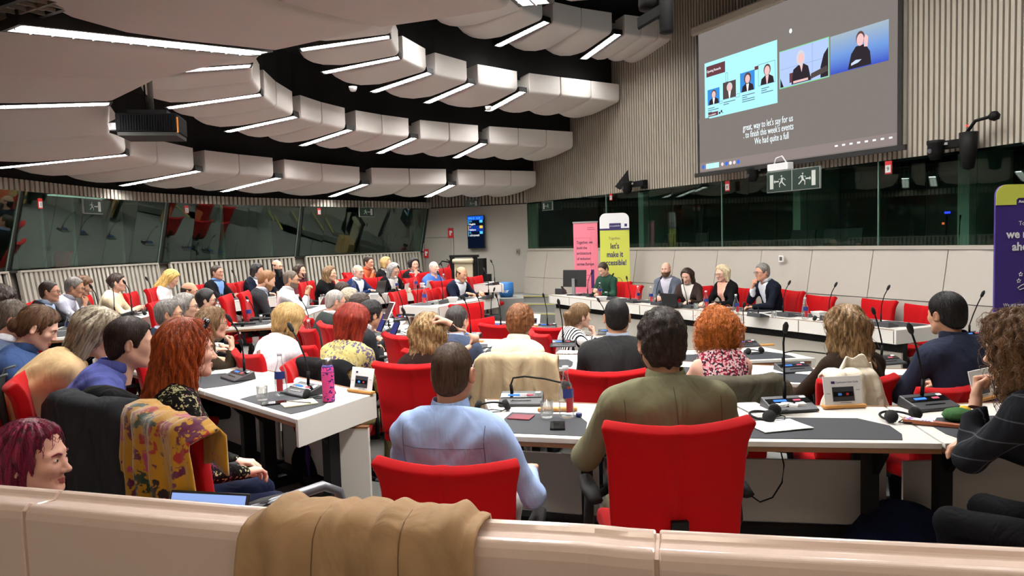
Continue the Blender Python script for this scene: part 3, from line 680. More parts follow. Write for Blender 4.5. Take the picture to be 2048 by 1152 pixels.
for i, (a, b) in enumerate(zip(pt[:-1], pt[1:])):
    mb = MB(); band(mb, RW, a+.012, b-.012, ZS, ZT, 0, 0, .012, .6); o = obj('window_%d' % (i+1), mb, M_GLASS); tag(o, kind='structure')
    mb = MB(); band(mb, RW, a-.006, a+.006, ZS, ZT, .004, .004, .03, 1); obj('joint', mb, mat('glass_edge', (112, 140, 128), .25), o)
mb = MB(); band(mb, RW, 0, pt[-1], ZT-.03, ZT+.0, -.02, -.02, .06); tag(obj('trim_2', mb, M_FRAME), kind='structure')
def booth(side, cu, t0, t1, dark):
    mb = MB(); band(mb, cu, t0, t1, .9, 3.0, -2.3, -2.3, .05); tag(obj('wall_booth_'+side, mb, M_BOOTH), kind='structure')
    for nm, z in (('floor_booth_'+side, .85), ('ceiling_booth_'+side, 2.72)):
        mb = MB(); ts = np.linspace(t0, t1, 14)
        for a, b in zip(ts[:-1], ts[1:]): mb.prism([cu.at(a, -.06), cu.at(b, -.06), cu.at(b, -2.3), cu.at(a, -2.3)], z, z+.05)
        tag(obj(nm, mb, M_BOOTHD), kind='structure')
    mb = MB(); ts = np.linspace(t0, t1, 14)
    for a, b in zip(ts[:-1], ts[1:]): mb.prism([cu.at(a, -.12), cu.at(b, -.12), cu.at(b, -.62), cu.at(a, -.62)], 1.36, 1.40)
    d = obj('booth_counter_'+side, mb, mat('booth_counter', (120, 122, 112), .6)); tag(d, kind='structure'); d.name = 'trim_booth_'+side
booth('right', RW, 0.0, pt[-1], True)
for i, p in enumerate((1232, 1528, 1850)):
    tt = rpxi(p); mb = MB(); mb.box((*RW.at(tt, -1.2), 1.8), (.16, .9, 1.9), rotm('Z', math.degrees(RW.ang(tt)))); tag(obj('wall_booth_partition_%d' % i, mb, mat('booth_partition', (150, 170, 160), .7)), kind='structure')

# left wall: leaning glass over canted slat panels, slat bands above
TI = .30
t_end = LW.L; t_vis = lpx(-260)
mb = MB(); band(mb, LW, 0, t_end, -.3, ZS-.02, .12, -.06, .05); wall_left = obj('wall_left', mb, mat('pillar_grey', (120, 114, 104), .8)); tag(wall_left, kind='structure')
def slat_panel(t0, t1, z0, z1, o0, o1, m, pitch=.105, w=.06, cap=True, name='slat_panel'):
    mb = MB(); n = int((t1-t0)/pitch)
    for i in range(n+1):
        a = t0+(t1-t0)*i/n; band(mb, LW, max(a-w/2, t0), min(a+w/2, t1), z0, z1, o0+.04, o1+.04, .04, 9)
    band(mb, LW, t0, t1, z0, z1, o0, o1, .02, .4, mi=1)
    if cap:
        band(mb, LW, t0-.02, t1+.02, z1, z1+.03, o1+.055, o1+.055, .1, .4)
        for a in (t0-.03, t1): band(mb, LW, a, a+.03, z0, z1, o0+.05, o1+.05, .06, 9)
    o = obj(name, mb, [m, M_DARK], wall_left); o['kind'] = 'stuff'
for a, b in ((-420, -18), (-8, 8), (35, 312), (340, 586), (612, 838)):
    slat_panel(lpx(a) if a > -400 else 2.0, lpx(b), -.1, ZS-.03, .24, .02, M_SLATW)
mb = MB(); band(mb, LW, 0, t_end, ZS-.03, ZS, .03, .03, .12); tag(obj('trim_3', mb, M_FRAME), kind='structure')
lp = [2.0, lpx(-330), lpx(22), lpx(325), lpx(598), lpx(848)]
for i, (a, b) in enumerate(zip(lp[:-1], lp[1:])):
    mb = MB(); band(mb, LW, a+.03, b-.09, ZS, ZT-.02, .0, TI, .012, .6); o = obj('window_%d' % (i+10), mb, pane_glass('booth_glass_leaning', (.58, .7, .64, 1), 1.9)); tag(o, kind='structure')
    mb = MB(); band(mb, LW, b-.088, b-.07, ZS, ZT-.02, .005, TI+.005, .02, 9); obj('joint', mb, mat('glass_edge', (112, 140, 128), .25), o)
    mb = MB(); band(mb, LW, b-.07, b+.03, ZS, ZT-.02, -.02, TI-.02, .03, 9); obj('mullion', mb, M_FRAME, o)
slat_panel(1.0, t_end, ZT-.02, ZT+.14, TI, TI, M_SLATW, .1, .062, False, 'slat_band')
mb = MB(); band(mb, LW, 0, t_end, ZT+.14, ZT+.34, TI-.15, TI-.15, .05); tag(obj('wall_left_trough', mb, M_BLACK), kind='structure')
mb = MB(); band(mb, LW, 0, t_end, ZT+.335, ZT+.345, TI+.02, TI-.1, .2); tag(obj('trim_4', mb, M_BLACK), kind='structure')
slat_panel(1.0, t_end, ZT+.34, 4.1, TI, TI, mat('slat_shade', (190, 184, 170), .6), .1, .06, False, 'slat_band')
booth('left', LW, 2.0, t_end-.4, True)
for i, p in enumerate((-40, 205, 255, 330, 505, 600)):
    tt = lpx(p); mb = MB(); mb.box((*LW.at(tt, -1.3), 1.8), (.07, .5, 1.9), rotm('Z', math.degrees(LW.ang(tt)))); tag(obj('wall_booth_post_%d' % i, mb, mat('booth_partition', (150, 170, 160), .7)), kind='structure')
# far grey wall with a door
BA, BB = LW.at(LW.L), RW.at(0); bd = nrm(BB-BA); bang = math.atan2(bd[1], bd[0]); bn = np.array((bd[1], -bd[0]))       # bn points into the room
def bpt(t, off=0.0): return BA+bd*t+bn*off
def bpx(px):
    lo = (px-CXP)/FPX; return float((lo*BA[1]-BA[0])/(bd[0]-lo*bd[1]))
mb = MB(); c = bpt(1.5, -.06); mb.box((*c, 1.2), (3.6, .1, 3.0), rotm('Z', math.degrees(bang))); wb = obj('wall_far', mb, M_GREYW); tag(wb, kind='structure')
mb = MB(); c = bpt(1.5, -.02); mb.box((*c, 3.4), (3.6, .05, 1.6), rotm('Z', math.degrees(bang)), 1)
n = 34
for i in range(n): c = bpt(-.1+3.3*i/n, .02); mb.box((*c, 3.4), (.058, .04, 1.55), rotm('Z', math.degrees(bang)))
o = obj('slat_band', mb, [M_BEIGE, M_DARK], wb); o['kind'] = 'stuff'
d0, d1 = bpx(853), bpx(906); mb = MB(); c = bpt((d0+d1)/2, .0); mb.box((*c, .8), (d1-d0, .03, 2.05), rotm('Z', math.degrees(bang))); door = obj('door_1', mb, mat('door_grey', (154, 150, 141), .6), bevel=.006); tag(door, kind='structure')
mb = MB(); c = bpt(d1-.08, .05); mb.tube([(*bpt(d1-.07, .02), .9), (*bpt(d1-.07, .06), .9), (*bpt(d1-.18, .06), .9)], .012, 6); obj('door_handle', mb, mat('steel', (150, 150, 150), .3, 1.0), door)
mb = MB()
for a in (d0-.04, d1+.04): mb.box((*bpt(a, .01), .8), (.05, .05, 2.14), rotm('Z', math.degrees(bang)))
mb.box((*bpt((d0+d1)/2, .01), 1.86), (d1-d0+.13, .05, .05), rotm('Z', math.degrees(bang))); obj('door_frame', mb, M_GREYW, door)
# wall behind the camera and outer closing walls
mb = MB(); mb.box((0, -3.1, 2), (18, .1, 5)); tag(obj('wall_back', mb, mat('back_beige', (190, 178, 162), .8)), kind='structure')
mb = MB(); mb.box((0, 9, ZC+.45), (20, 26, .1)); ceiling = obj('ceiling', mb, M_BLACK); tag(ceiling, kind='structure')

# ------------------------------------------------------------------ ceiling: curved rows of white acoustic panels, light strips in the gaps
CC = np.array((1.0, 11.0)); M_PANEL = mat('acoustic_white', (243, 239, 233), .75, bump=(40, .05, .003))
M_LAMP = emis('lamp_tube', (252, 249, 246), LAMP); M_LOUV = mat('louvre', (235, 235, 232), .25, .0); M_LOUVD = mat('louvre_case', (18, 18, 18), .4)
DEP = {}
def quad_panel(A, B, D, Lb, zb, zt):
    """pillow shaped panel: front edge A-B, back edge D-Lb"""
    us = np.array([-1, -1, -.99, -.96, -.88, -.4, 0, .4, .88, .96, .99, 1, 1]); vv = np.array([0, 0, .005, .018, .045, .2, .45, .65, .82, .93, .98, 1, 1]); G = np.zeros((13, 13, 3))
    r = .05
    for i, u in enumerate(us):
        for j, v in enumerate(vv):
            a = (u+1)/2; p = (A*(1-a)+B*a)*(1-v)+(D*(1-a)+Lb*a)*v
            eu = max(0, (abs(u)-.88)/.12); ev = max(0, (.045-v)/.045); eb = max(0, (v-.4)/.6)
            z = zb+r*(1-math.sqrt(max(0, 1-eu*eu)))*.9+r*(1-math.sqrt(max(0, 1-min(ev, 1)**2)))-.19*v-.07*v*(1-u*u)+.16*eb**4+.05*eb*eb*u*u
            if i in (0, 12) or j in (0, 12): z = zt-.12*v
            G[i, j] = (*p, z)
    I = np.arange(169).reshape(13, 13); F = [(I[i, j], I[i, j+1], I[i+1, j+1], I[i+1, j]) for i in range(12) for j in range(12)]
    mb = MB(); mb.raw(G.reshape(-1, 3), F); mb.raw([G[0, 0], G[12, 0], G[12, 12], G[0, 12]], [(0, 1, 2, 3)]); return mb
def lamp_strip(p0, p1, w, z, label, on=True, group='louvred light strips between the ceiling panels', nl=14, drop=0.0):
    """a louvred fitting from plan point p0 to p1"""
    c = (np.array(p0)+np.array(p1))/2; L = np.linalg.norm(np.array(p1)-np.array(p0)); an = math.atan2(p1[1]-p0[1], p1[0]-p0[0])
    t = thing('ceiling_light', label, 'light', (*c, z-drop/2), an, group); t.rotation_euler = (0, math.atan2(drop, L), an)
    mb = MB()
    for s in (-1, 1): mb.box((0, s*(w/2+.012), .042), (L+.05, .024, .07)); mb.box((s*(L/2+.012), 0, .042), (.024, w+.05, .07))
    mb.box((0, 0, .085), (L+.05, w+.05, .02)); obj('housing', mb, M_LOUVD, t)
    mb = MB(); mb.box((0, 0, .03), (L-.01, w-.01, .012)); obj('tube', mb, M_LAMP if on else mat('lamp_off', (150, 142, 134), .5), t)
    mb = MB(); n = nl
    for i in range(1, n): mb.box((-L/2+L*i/n, 0, .012), (.006, w, .02))
    mb.box((0, 0, .012), (L, .012, .022)); o = obj('louvre', mb, M_LOUV if on else mat('louvre_off', (120, 110, 100), .4), t); o['kind'] = 'stuff'
    return t
ORD = ['first', 'second', 'third', 'fourth', 'fifth', 'sixth', 'seventh', 'eighth', 'ninth', 'tenth', 'eleventh', 'twelfth', 'thirteenth', 'fourteenth', 'fifteenth', 'sixteenth', 'seventeenth', 'eighteenth', 'nineteenth', 'twentieth', 'twenty-first', 'twenty-second', 'twenty-third', 'twenty-fourth']
ROWS = [  # name, underside height, group ends (plan) from the right wall round to the left and the near side, panels in each group, depth
    ('lowest', 2.98, [(1073, 373), (974, 374), (894, 371), (721, 369), (548, 356), (389, 342), (252, 309), (228, 205), (554, 105), (990, 22)], (3, 0, 2, 2, 2, 2, 2, 2, 2), 1.65),
    ('second lowest', 3.71, [(1147, 297), (1043, 292), (958, 287), (819, 276), (692, 259), (587, 232), (522, 187), None, None, None], (3, 0, 2, 2, 2, 2, 2, 2, 2), 1.3),
    ('third lowest', 4.47, [(1240, 205), (1128, 196), (1036, 183), (935, 166), (853, 144), (798, 112), None, None], (3, 0, 1, 1, 1, 1, 2), 1.3),
    ('topmost', 5.36, [(1350, 82), (1232, 68), (1134, 54), None, None], (3, 0, 2, 2), 1.3)]
EXTRA = {'second lowest': [(-2.75, 8.1), (-1.7, 6.7), (-.3, 6.05), (1.3, 5.9)], 'third lowest': [(-1.35, 9.2), (-.4, 8.1), (1.0, 7.6)], 'topmost': [(.22, 11.7), (.0, 10.3), (1.0, 9.0)], 'lowest': [(-.15, 4.2), (1.3, 3.9)]}
FRONTS = {}
for rname, zb, ends, _, dep in ROWS:
    pts = [gz(e[0], e[1], zb)[:2] for e in ends if e is not None]
    if rname == 'lowest': pts = [p for i, p in enumerate(pts) if i != 1][:-1]
    else: pts = [p for i, p in enumerate(pts) if i != 1]
    FRONTS[rname] = (Curve(pts+[np.array(e) for e in EXTRA[rname]]), zb, dep)
def outn(cu, t):
    a = cu.ang(t); n = np.array((-math.sin(a), math.cos(a))); p = cu.at(t); return n if np.dot(n, p-CC) > 0 else -n
GRP = {'lowest': [(1147, 0)]}
def build_row(rname, spec, strips):
    cu, zb, dep = FRONTS[rname]; k = 0; t = 0.0; ls = 0
    for n, w, gap in spec:
        for i in range(n):
            a, b = t+.012, t+w-.012
            if b > cu.L: return
            A, B = cu.at(a), cu.at(b); na, nb_ = outn(cu, a), outn(cu, b); nm = nrm(na+nb_)
            na = nrm(na*.5+nm*.5); nb_ = nrm(nb_*.5+nm*.5); D, E = A+na*dep, B+nb_*dep
            if rname in ('lowest',): pass
            o = obj('ceiling_panel', quad_panel(A, B, D, E, zb, zb+.37), M_PANEL, smooth=True)
            tag(o, 'white pillow-shaped acoustic panel, %s from the screen wall in the %s ceiling row' % (ORD[k], rname), 'panel', 'acoustic panels of the %s ceiling row' % rname); k += 1; t += w
        if gap:
            m_ = t+gap/2
            if m_ > cu.L-.1: return
            p = cu.at(m_); nn = outn(cu, m_)
            lamp_strip(p+nn*.02, p+nn*(dep*.92), gap-.12, zb-.0, 'long louvred ceiling light, %s from the screen wall in the %s row' % (ORD[ls], rname), drop=.19*.9); ls += 1; t += gap
def seg_spec(rname, cnts, gap):
    cu, zb, dep = FRONTS[rname]
    ends = [e for e in [r for r in ROWS if r[0] == rname][0][2]]; ts = [cu.near(gz(e[0], e[1], zb)) if e is not None else None for e in ends]
    return ts
def spec_from(rname, marks, cnts, g):
    """marks: arc positions where a group ends; each group keeps a gap g behind it"""
    out = []
    for i, n in enumerate(cnts): L = marks[i+1]-marks[i]; out.append((n, (L-g)/n, g))
    return out
E1 = [cu_ for cu_ in seg_spec('lowest', None, 0)]; m1 = [0.0]+[E1[i] for i in (2, 3, 4, 5, 6, 7, 8)]+[E1[8]+2.0, E1[8]+4.0]
build_row('lowest', spec_from('lowest', m1, (3, 2, 2, 2, 2, 2, 2, 2, 2), .27), 1)
E2 = seg_spec('second lowest', None, 0); m2 = [0.0]+[E2[i] for i in (2, 3, 4, 5, 6)]+[E2[6]+1.6, E2[6]+3.2, E2[6]+4.8, E2[6]+6.4]
build_row('second lowest', spec_from('second lowest', m2, (3, 2, 2, 2, 2, 2, 2, 2, 2), .26), 1)
E3 = seg_spec('third lowest', None, 0); m3 = [0.0]+[E3[i] for i in (2, 3, 4, 5)]+[E3[5]+1.1, E3[5]+2.2, E3[5]+3.3, E3[5]+4.4]
build_row('third lowest', spec_from('third lowest', m3, (3, 1, 1, 1, 1, 1, 1, 1), .26), 1)
E4 = seg_spec('topmost', None, 0); m4 = [0.0, E4[2]-1.0, E4[2]+.6, E4[2]+2.2, E4[2]+3.8]
build_row('topmost', spec_from('topmost', m4, (3, 2, 2, 2), .26), 1)
# black risers and soffits of the stepped ceiling
names = [r[0] for r in ROWS]
for i, rn in enumerate(names):
    cu, zb, dep = FRONTS[rn]; up = FRONTS[names[i+1]][1]+.45 if i+1 < len(names) else ZC+.4
    mb = MB(); ts = np.linspace(0, cu.L, int(cu.L/.4)); q = [cu.at(t)+outn(cu, t)*.3 for t in ts]
    q = [q[0]+(q[0]-q[1])*4]+q
    for a, b in zip(q[:-1], q[1:]):
        d_ = nrm(b-a)*0.02; mb.hexa([(*a, zb+.30), (*b, zb+.30), (*(b+np.array((d_[1], -d_[0]))), zb+.30), (*(a+np.array((d_[1], -d_[0]))), zb+.30)], [(*a, up), (*b, up), (*(b+np.array((d_[1], -d_[0]))), up), (*(a+np.array((d_[1], -d_[0]))), up)])
    tag(obj('ceiling_riser_%d' % (i+1), mb, M_BLACK), kind='structure')
    mb = MB(); ts = np.linspace(0, cu.L, 20); w_ = 3.2 if i == 0 else 2.6
    for a, b in zip(ts[:-1], ts[1:]): mb.prism([cu.at(a)+outn(cu, a)*.25, cu.at(b)+outn(cu, b)*.25, cu.at(b)+outn(cu, b)*w_, cu.at(a)+outn(cu, a)*w_], zb+.36, zb+.40)
    tag(obj('ceiling_soffit_%d' % (i+1), mb, M_BLACK), kind='structure')
lamp_strip(gz(-60, 62, 2.86)[:2], gz(142, -4, 2.86)[:2], .16, 2.86, 'unlit louvred fitting at the upper left corner', False, 'unlit ceiling fittings', 10)
M_BLAMP = emis('booth_lamp', (206, 232, 218), 1.0)
for cu_, t0_, t1_, nm_ in ((RW, .6, pt[-1]-1, 'right'), (LW, 5.0, t_end-1.2, 'left')):
    for i, a in enumerate(np.linspace(t0_, t1_, 6)):
        q_ = cu_.at(a, -.45); t_ = thing('booth_lamp', 'dim ceiling lamp inside the %s booths, %s along the glass' % (nm_, ORD[i]), 'light', (*q_, 2.69), cu_.ang(a), 'dim lamps inside the %s booths' % nm_); mb = MB(); mb.box((0, 0, 0), (1.2, .35, .03)); obj('diffuser', mb, M_BLAMP, t_); mb = MB(); mb.box((0, 0, .015), (1.26, .41, .02)); obj('frame', mb, M_FRAME, t_)
# dim lamps over the gallery where the camera stands
M_LAMP2 = emis('lamp_tube_dim', (255, 236, 214), LAMP*.12)
for i, (x, y) in enumerate(((-2.6, .4), (0, .2), (2.6, .4), (-2.2, -1.8), (2.2, -1.8))):
    t_ = lamp_strip((x-.7, y), (x+.7, y), .3, 3.4, 'dim louvred light over the gallery, %s' % ('left above the parapet', 'middle above the parapet', 'right above the parapet', 'left near the rear wall', 'right near the rear wall')[i], group='dim louvred lights over the gallery')
    for c_ in t_.children:
        if c_.name.startswith('tube'): c_.data.materials[0] = M_LAMP2
# bright strips high in the middle of the hall, above the frame, washing the screen wall
M_LAMP3 = emis('lamp_tube_high', (252, 249, 246), LAMP*.46)
for i, (x, y, a) in enumerate(((1.3, 6.6, 65), (2.7, 5.6, 65), (2.2, 8.8, 65), (3.4, 7.0, 65), (.0, 8.0, 65), (4.1, 4.9, 65))):
    c_, s_ = math.cos(math.radians(a)), math.sin(math.radians(a))
    t_ = lamp_strip((x-.9*c_, y-.9*s_), (x+.9*c_, y+.9*s_), .36, 5.75, 'bright louvred strip high in the middle of the hall, %s of six' % ORD[i], group='bright strips high in the middle of the hall', nl=10)
    for k_ in t_.children:
        if k_.name.startswith('tube'): k_.data.materials[0] = M_LAMP3
# ------------------------------------------------------------------ projection screen
M_SCR = emis('screen_grey', (128, 120, 115), .95)
SA, SB = np.array((380/FPX*12.9, 12.9)), np.array((771/FPX*9.56, 9.56)); s_dir = nrm(SB-SA); s_w = float(np.linalg.norm(SB-SA)); s_ang = math.atan2(s_dir[1], s_dir[0]); s_z = 2.78; s_h = 2.5; s_n = np.array((s_dir[1], -s_dir[0]))
def scr(px, py):
    d = ray(px, py); o = np.array([0, 0, CAMZ]); n3 = np.array((*s_n, 0)); p0 = np.array((*SA, s_z)); t = np.dot(p0-o, n3)/np.dot(d, n3); p = o+d*t
    return np.array((np.dot(p[:2]-SA, s_dir), p[2]-s_z))
screen = thing('projection_screen', 'large roller projection screen on the slatted wall showing a video call', 'projection screen', (*SA, s_z), s_ang)
def flat(name, pts, m, lvl, parent=None, kind=None):
    """a flat printed or projected shape, pts in screen metres (across, up); several outlines may share one shape"""
    mb = MB(); outl = pts if isinstance(pts[0][0], (list, tuple, np.ndarray)) else [pts]
    ms = m if isinstance(m, list) else [m]
    for i, q in enumerate(outl):
        y = -.004*lvl-.0004*i; v = [(p[0], y, p[1]) for p in q]; a = sum(v[k][0]*v[(k+1) % len(v)][2]-v[(k+1) % len(v)][0]*v[k][2] for k in range(len(v)))
        mb.raw(v if a > 0 else v[::-1], [tuple(range(len(v)))], i if len(ms) > 1 else 0)
    return obj(name, mb, ms, parent if parent is not None else screen)
def rect(u0, v0, u1, v1): return [(u0, v0), (u1, v0), (u1, v1), (u0, v1)]
def ell(cu, cv, a, b, n=14): return [(cu+a*math.cos(2*math.pi*i/n), cv+b*math.sin(2*math.pi*i/n)) for i in range(n)]
mb = MB(); mb.box((s_w/2, .0, s_h/2), (s_w, .006, s_h)); obj('screen_cloth', mb, M_SCR, screen)
mb = MB()
for u in (-.03, s_w+.03): mb.box((u, .002, s_h/2-.02), (.06, .006, s_h+.02))
mb.box((s_w/2, .0, -.035), (s_w+.25, .04, .07)); obj('border', mb, mat('screen_black', (14, 13, 13), .7), screen)
mb = MB(); mb.box((s_w/2, .03, 2.47), (s_w+.3, .16, .16)); obj('roller_case', mb, mat('case_beige', (196, 186, 168), .5), screen, bevel=.03)
def srect(a, b, c, d):
    q = [scr(*p) for p in (a, b, c, d)]; return rect((q[0][0]+q[3][0])/2, (q[2][1]+q[3][1])/2, (q[1][0]+q[2][0])/2, (q[0][1]+q[1][1])/2)
R1 = srect((1409, 127), (1555, 80), (1555, 207), (1411, 238)); (u0, v0), (u1, v1) = R1[0], R1[2]; w_, h_ = u1-u0, v1-v0
U = lambda a: u0+w_*a
V = lambda b: v0+h_*b
flat('slide', R1, emis('slide_cyan', (172, 238, 250), 1.0), 1)
E_M = emis('slide_maroon', (104, 62, 68)); E_W = emis('screen_white', (250, 252, 255)); E_L = emis('slide_text', (92, 120, 140)); E_SK = emis('screen_skin', (232, 190, 190)); E_DK = emis('screen_dark', (48, 42, 48)); E_BL = emis('screen_blue', (62, 140, 214)); E_GY = emis('screen_photo_grey', (82, 72, 70)); E_HB = emis('screen_hair', (96, 70, 66))
flat('title_box', rect(U(.03), V(.74), U(.31), V(.93)), E_M, 2)
Xr = (math.pi/2, 0, 0)
text('Opening Remarks', .06, E_W, screen, (U(.04), -.014, V(.815)), Xr, sx=.78)
def portrait(a, b, c, d, bg, hair, body, shirt, gl=False, longh=False):
    x0, y0, x1, y1 = U(a), V(b), U(c), V(d); W_, H_ = x1-x0, y1-y0; cx = x0+W_*.52
    P_ = [rect(x0, y0, x1, y1), [(cx-W_*.42, y0), (cx+W_*.42, y0), (cx+W_*.36, y0+H_*.28), (cx+W_*.12, y0+H_*.42), (cx-W_*.12, y0+H_*.42), (cx-W_*.36, y0+H_*.28)], [(cx-W_*.1, y0+H_*.42), (cx+W_*.1, y0+H_*.42), (cx+W_*.02, y0), (cx-W_*.04, y0)]]
    P_.append(ell(cx, y0+H_*.66, W_*(.22 if not longh else .25), H_*(.27 if not longh else .3))); P_.append(ell(cx, y0+H_*.62, W_*.165, H_*.22))
    flat('portrait', P_, [bg, body, shirt, hair, E_SK], 2)
portrait(.045, .235, .225, .51, E_BL, E_HB, E_DK, E_W); portrait(.275, .27, .46, .56, E_GY, emis('screen_hair_grey', (200, 204, 206)), E_GY, E_W)
portrait(.52, .31, .715, .635, E_BL, E_HB, E_DK, E_W, longh=True); portrait(.77, .345, .975, .69, emis('slide_cyan', (0, 0, 0)), E_HB, E_DK, E_SK)
def frame(u0_, v0_, u1_, v1_, m, lw=.006): flat('outline', [rect(u0_, v0_, u1_, v0_+lw), rect(u0_, v1_-lw, u1_, v1_), rect(u0_, v0_, u0_+lw, v1_), rect(u1_-lw, v0_, u1_, v1_)], m, 3)
frame(U(.765), V(.34), U(.98), V(.69), E_L); frame(U(.32), V(.56), U(.35), V(.72), E_L); frame(U(.225), V(.21), U(.27), V(.26), E_L); frame(U(.46), V(.25), U(.515), V(.31), E_L)
flat('slide_mark', rect(U(.715), V(.62), U(.765), V(.68)), E_M, 2)
for a, b, ws in ((.05, .17, (.1, .16, .06)), (.28, .21, (.17, .08)), (.545, .245, (.17, .07, .17, .17)), (.80, .28, (.1, .07, .15))):
    flat('caption_lines', [rect(U(a), V(b-.035*i), U(a+w), V(b-.035*i+.014)) for i, w in enumerate(ws)], E_L, 2)
flat('logo_tab', rect(U(.05), V(.03), U(.2), V(.1)), E_M, 2); text('AccessibleEU', .035, E_W, screen, (U(.055), -.014, V(.045)), Xr)
flat('logo_bits', [rect(U(.21), V(.04), U(.235), V(.075)), rect(U(.24), V(.06), U(.262), V(.1)), rect(U(.265), V(.04), U(.275), V(.06))], E_DK, 2)
# two video tiles
R2 = srect((1559, 103), (1659, 74), (1659, 157), (1559, 176)); (a0, b0), (a1, b1) = R2[0], R2[2]; W_, H_ = a1-a0, b1-b0
flat('video_tile', R2, emis('tile_green', (120, 214, 140)), 1); c = .012; X = lambda a: a0+W_*a; Y = lambda b: b0+H_*b
flat('video_picture', [rect(a0+c, b0+c, a1-c, b1-c), rect(X(.68), Y(.03), X(.685), Y(.97)), rect(X(.03), Y(.5), X(.97), Y(.507)), rect(X(.22), Y(.1), X(.30), Y(.35)), [(X(.26), Y(.04)), (X(.66), Y(.04)), (X(.6), Y(.42)), (X(.5), Y(.52)), (X(.42), Y(.52)), (X(.3), Y(.42))], [(X(.43), Y(.52)), (X(.5), Y(.52)), (X(.47), Y(.3))], ell(X(.45), Y(.68), W_*.085, H_*.2), ell(X(.46), Y(.66), W_*.06, H_*.14), [(X(.84), Y(.03)), (X(.985), Y(.03)), (X(.985), Y(.75)), (X(.9), Y(.6)), (X(.84), Y(.3))], [(X(.64), Y(.06)), (X(.98), Y(.16)), (X(.96), Y(.3)), (X(.66), Y(.2))], [(X(.03), Y(.03)), (X(.1), Y(.03)), (X(.03), Y(.28))], [(X(.3), Y(.06)), (X(.6), Y(.06)), (X(.6), Y(.12)), (X(.3), Y(.12))]],
     [emis('tile_sky', (176, 196, 240)), emis('tile_line', (120, 140, 180)), emis('tile_line', (0, 0, 0)), E_M, E_DK, E_SK, emis('screen_hair_blond', (206, 206, 216)), E_SK, E_DK, E_GY, E_DK, E_SK], 2)
R3 = srect((1661, 74), (1778, 38), (1778, 120), (1661, 151)); (a0, b0), (a1, b1) = R3[0], R3[2]; W_, H_ = a1-a0, b1-b0; X = lambda a: a0+W_*a; Y = lambda b: b0+H_*b
mg = bpy.data.materials.new('tile_gradient'); mg.use_nodes = True; t_ = NT(mg); t_.n.remove(t_.n['Principled BSDF']); tc = t_.add('ShaderNodeTexCoord'); gr = t_.add('ShaderNodeSeparateXYZ'); t_.link(tc.outputs['Generated'], gr.inputs[0]); rp = ramp(t_, [(0, (62, 84, 190)), (.45, (110, 150, 214)), (1, (160, 178, 190))]); t_.link(gr.outputs[2], rp.inputs[0]); em = t_.add('ShaderNodeEmission'); t_.link(rp.outputs[0], em.inputs[0]); t_.link(em.outputs[0], t_.n['Material Output'].inputs[0])
flat('video_tile', R3, mg, 1)
flat('video_picture', [[(X(.32), Y(.02)), (X(.72), Y(.02)), (X(.7), Y(.35)), (X(.62), Y(.56)), (X(.46), Y(.56)), (X(.38), Y(.4))], ell(X(.535), Y(.74), W_*.075, H_*.18), ell(X(.535), Y(.70), W_*.062, H_*.155), [(X(.6), Y(.5)), (X(.66), Y(.48)), (X(.67), Y(.72)), (X(.63), Y(.8)), (X(.6), Y(.72))], [(X(.38), Y(.1)), (X(.5), Y(.14)), (X(.56), Y(.2)), (X(.46), Y(.22)), (X(.38), Y(.16))]],
     [E_DK, E_HB, E_SK, E_SK, emis('screen_pale', (200, 214, 240))], 2)
for i, (s, px, py) in enumerate((('great, way to let\'s say for us', 1487, 262), ('. to finish this week\'s events', 1488, 277), ('We had quite a full', 1510, 289))):
    p = scr(px, py); text(s, .15, emis('caption_white', (235, 250, 255), 1.1), screen, (p[0], -.012, p[1]), Xr, sx=.6)
p = scr(1416, 330); flat('taskbar', rect(.0, .02, s_w, .17), emis('taskbar', (140, 128, 124)), 1)
flat('search_box', rect(.16, .05, .48, .14), emis('search_cyan', (190, 240, 250)), 2); flat('task_icons', [ell(.09, .095, .035, .035), ell(.56, .095, .03, .03), ell(.66, .095, .035, .035), ell(.75, .095, .03, .03), ell(.84, .095, .03, .03), ell(.93, .095, .035, .035)], [emis('icon_blue', (60, 110, 220)), emis('icon_pale', (226, 214, 220)), emis('icon_blue', (0, 0, 0)), E_W, emis('icon_pale', (0, 0, 0)), emis('icon_blue', (0, 0, 0))], 2)
flat('tray_icons', [rect(s_w-.95+.12*i, .1, s_w-.90+.12*i, .125) for i in range(8)], E_W, 2); flat('pointer_dot', ell(*scr(1582, 62), .028, .035), E_W, 2); flat('grey_corner', rect(0.0, V(-.06), U(.07), V(.02)), M_SCR, 3)

# ------------------------------------------------------------------ roll-up banners
def face_cam(x, y, extra=0): return math.atan2(x, -y)*0+math.radians(extra)
M_YEL = mat('banner_yellow', (206, 212, 84), .6); M_PNK = mat('banner_pink', (240, 130, 150), .6); M_PUR = mat('banner_purple', (58, 34, 118), .6); M_WHT = mat('print_white', (240, 240, 240), .6); M_NAVY = mat('print_navy', (44, 34, 92), .6); M_INK = mat('print_dark', (60, 36, 70), .6); M_GRY = mat('print_grey', (120, 110, 80), .6)
def pill(w, z0, z1, r, n=7):
    q = [(-w/2, z0), (w/2, z0)]; q += [(w/2-r+r*math.cos(a), z1-r+r*math.sin(a)) for a in np.linspace(0, math.pi/2, n)]; q += [(-w/2+r-r*math.sin(a), z1-r+r*math.cos(a)) for a in np.linspace(0, math.pi/2, n)]; return q
def solid(name, poly2, y0, y1, m, parent, smooth=False):
    mb = MB(); n = len(poly2); v = [(p[0], y0, p[1]) for p in poly2]+[(p[0], y1, p[1]) for p in poly2]
    mb.raw(v, [tuple(range(n)), tuple(range(n, 2*n))[::-1]]+[(i, n+i, n+(i+1) % n, (i+1) % n) for i in range(n)]); return obj(name, mb, m, parent)
def lines(name, segs, r, m, parent, y):
    mb = MB()
    for s in segs: mb.tube([(p[0], y, p[1]) for p in s], r, 5)
    return obj(name, mb, m, parent)
fl = -.17
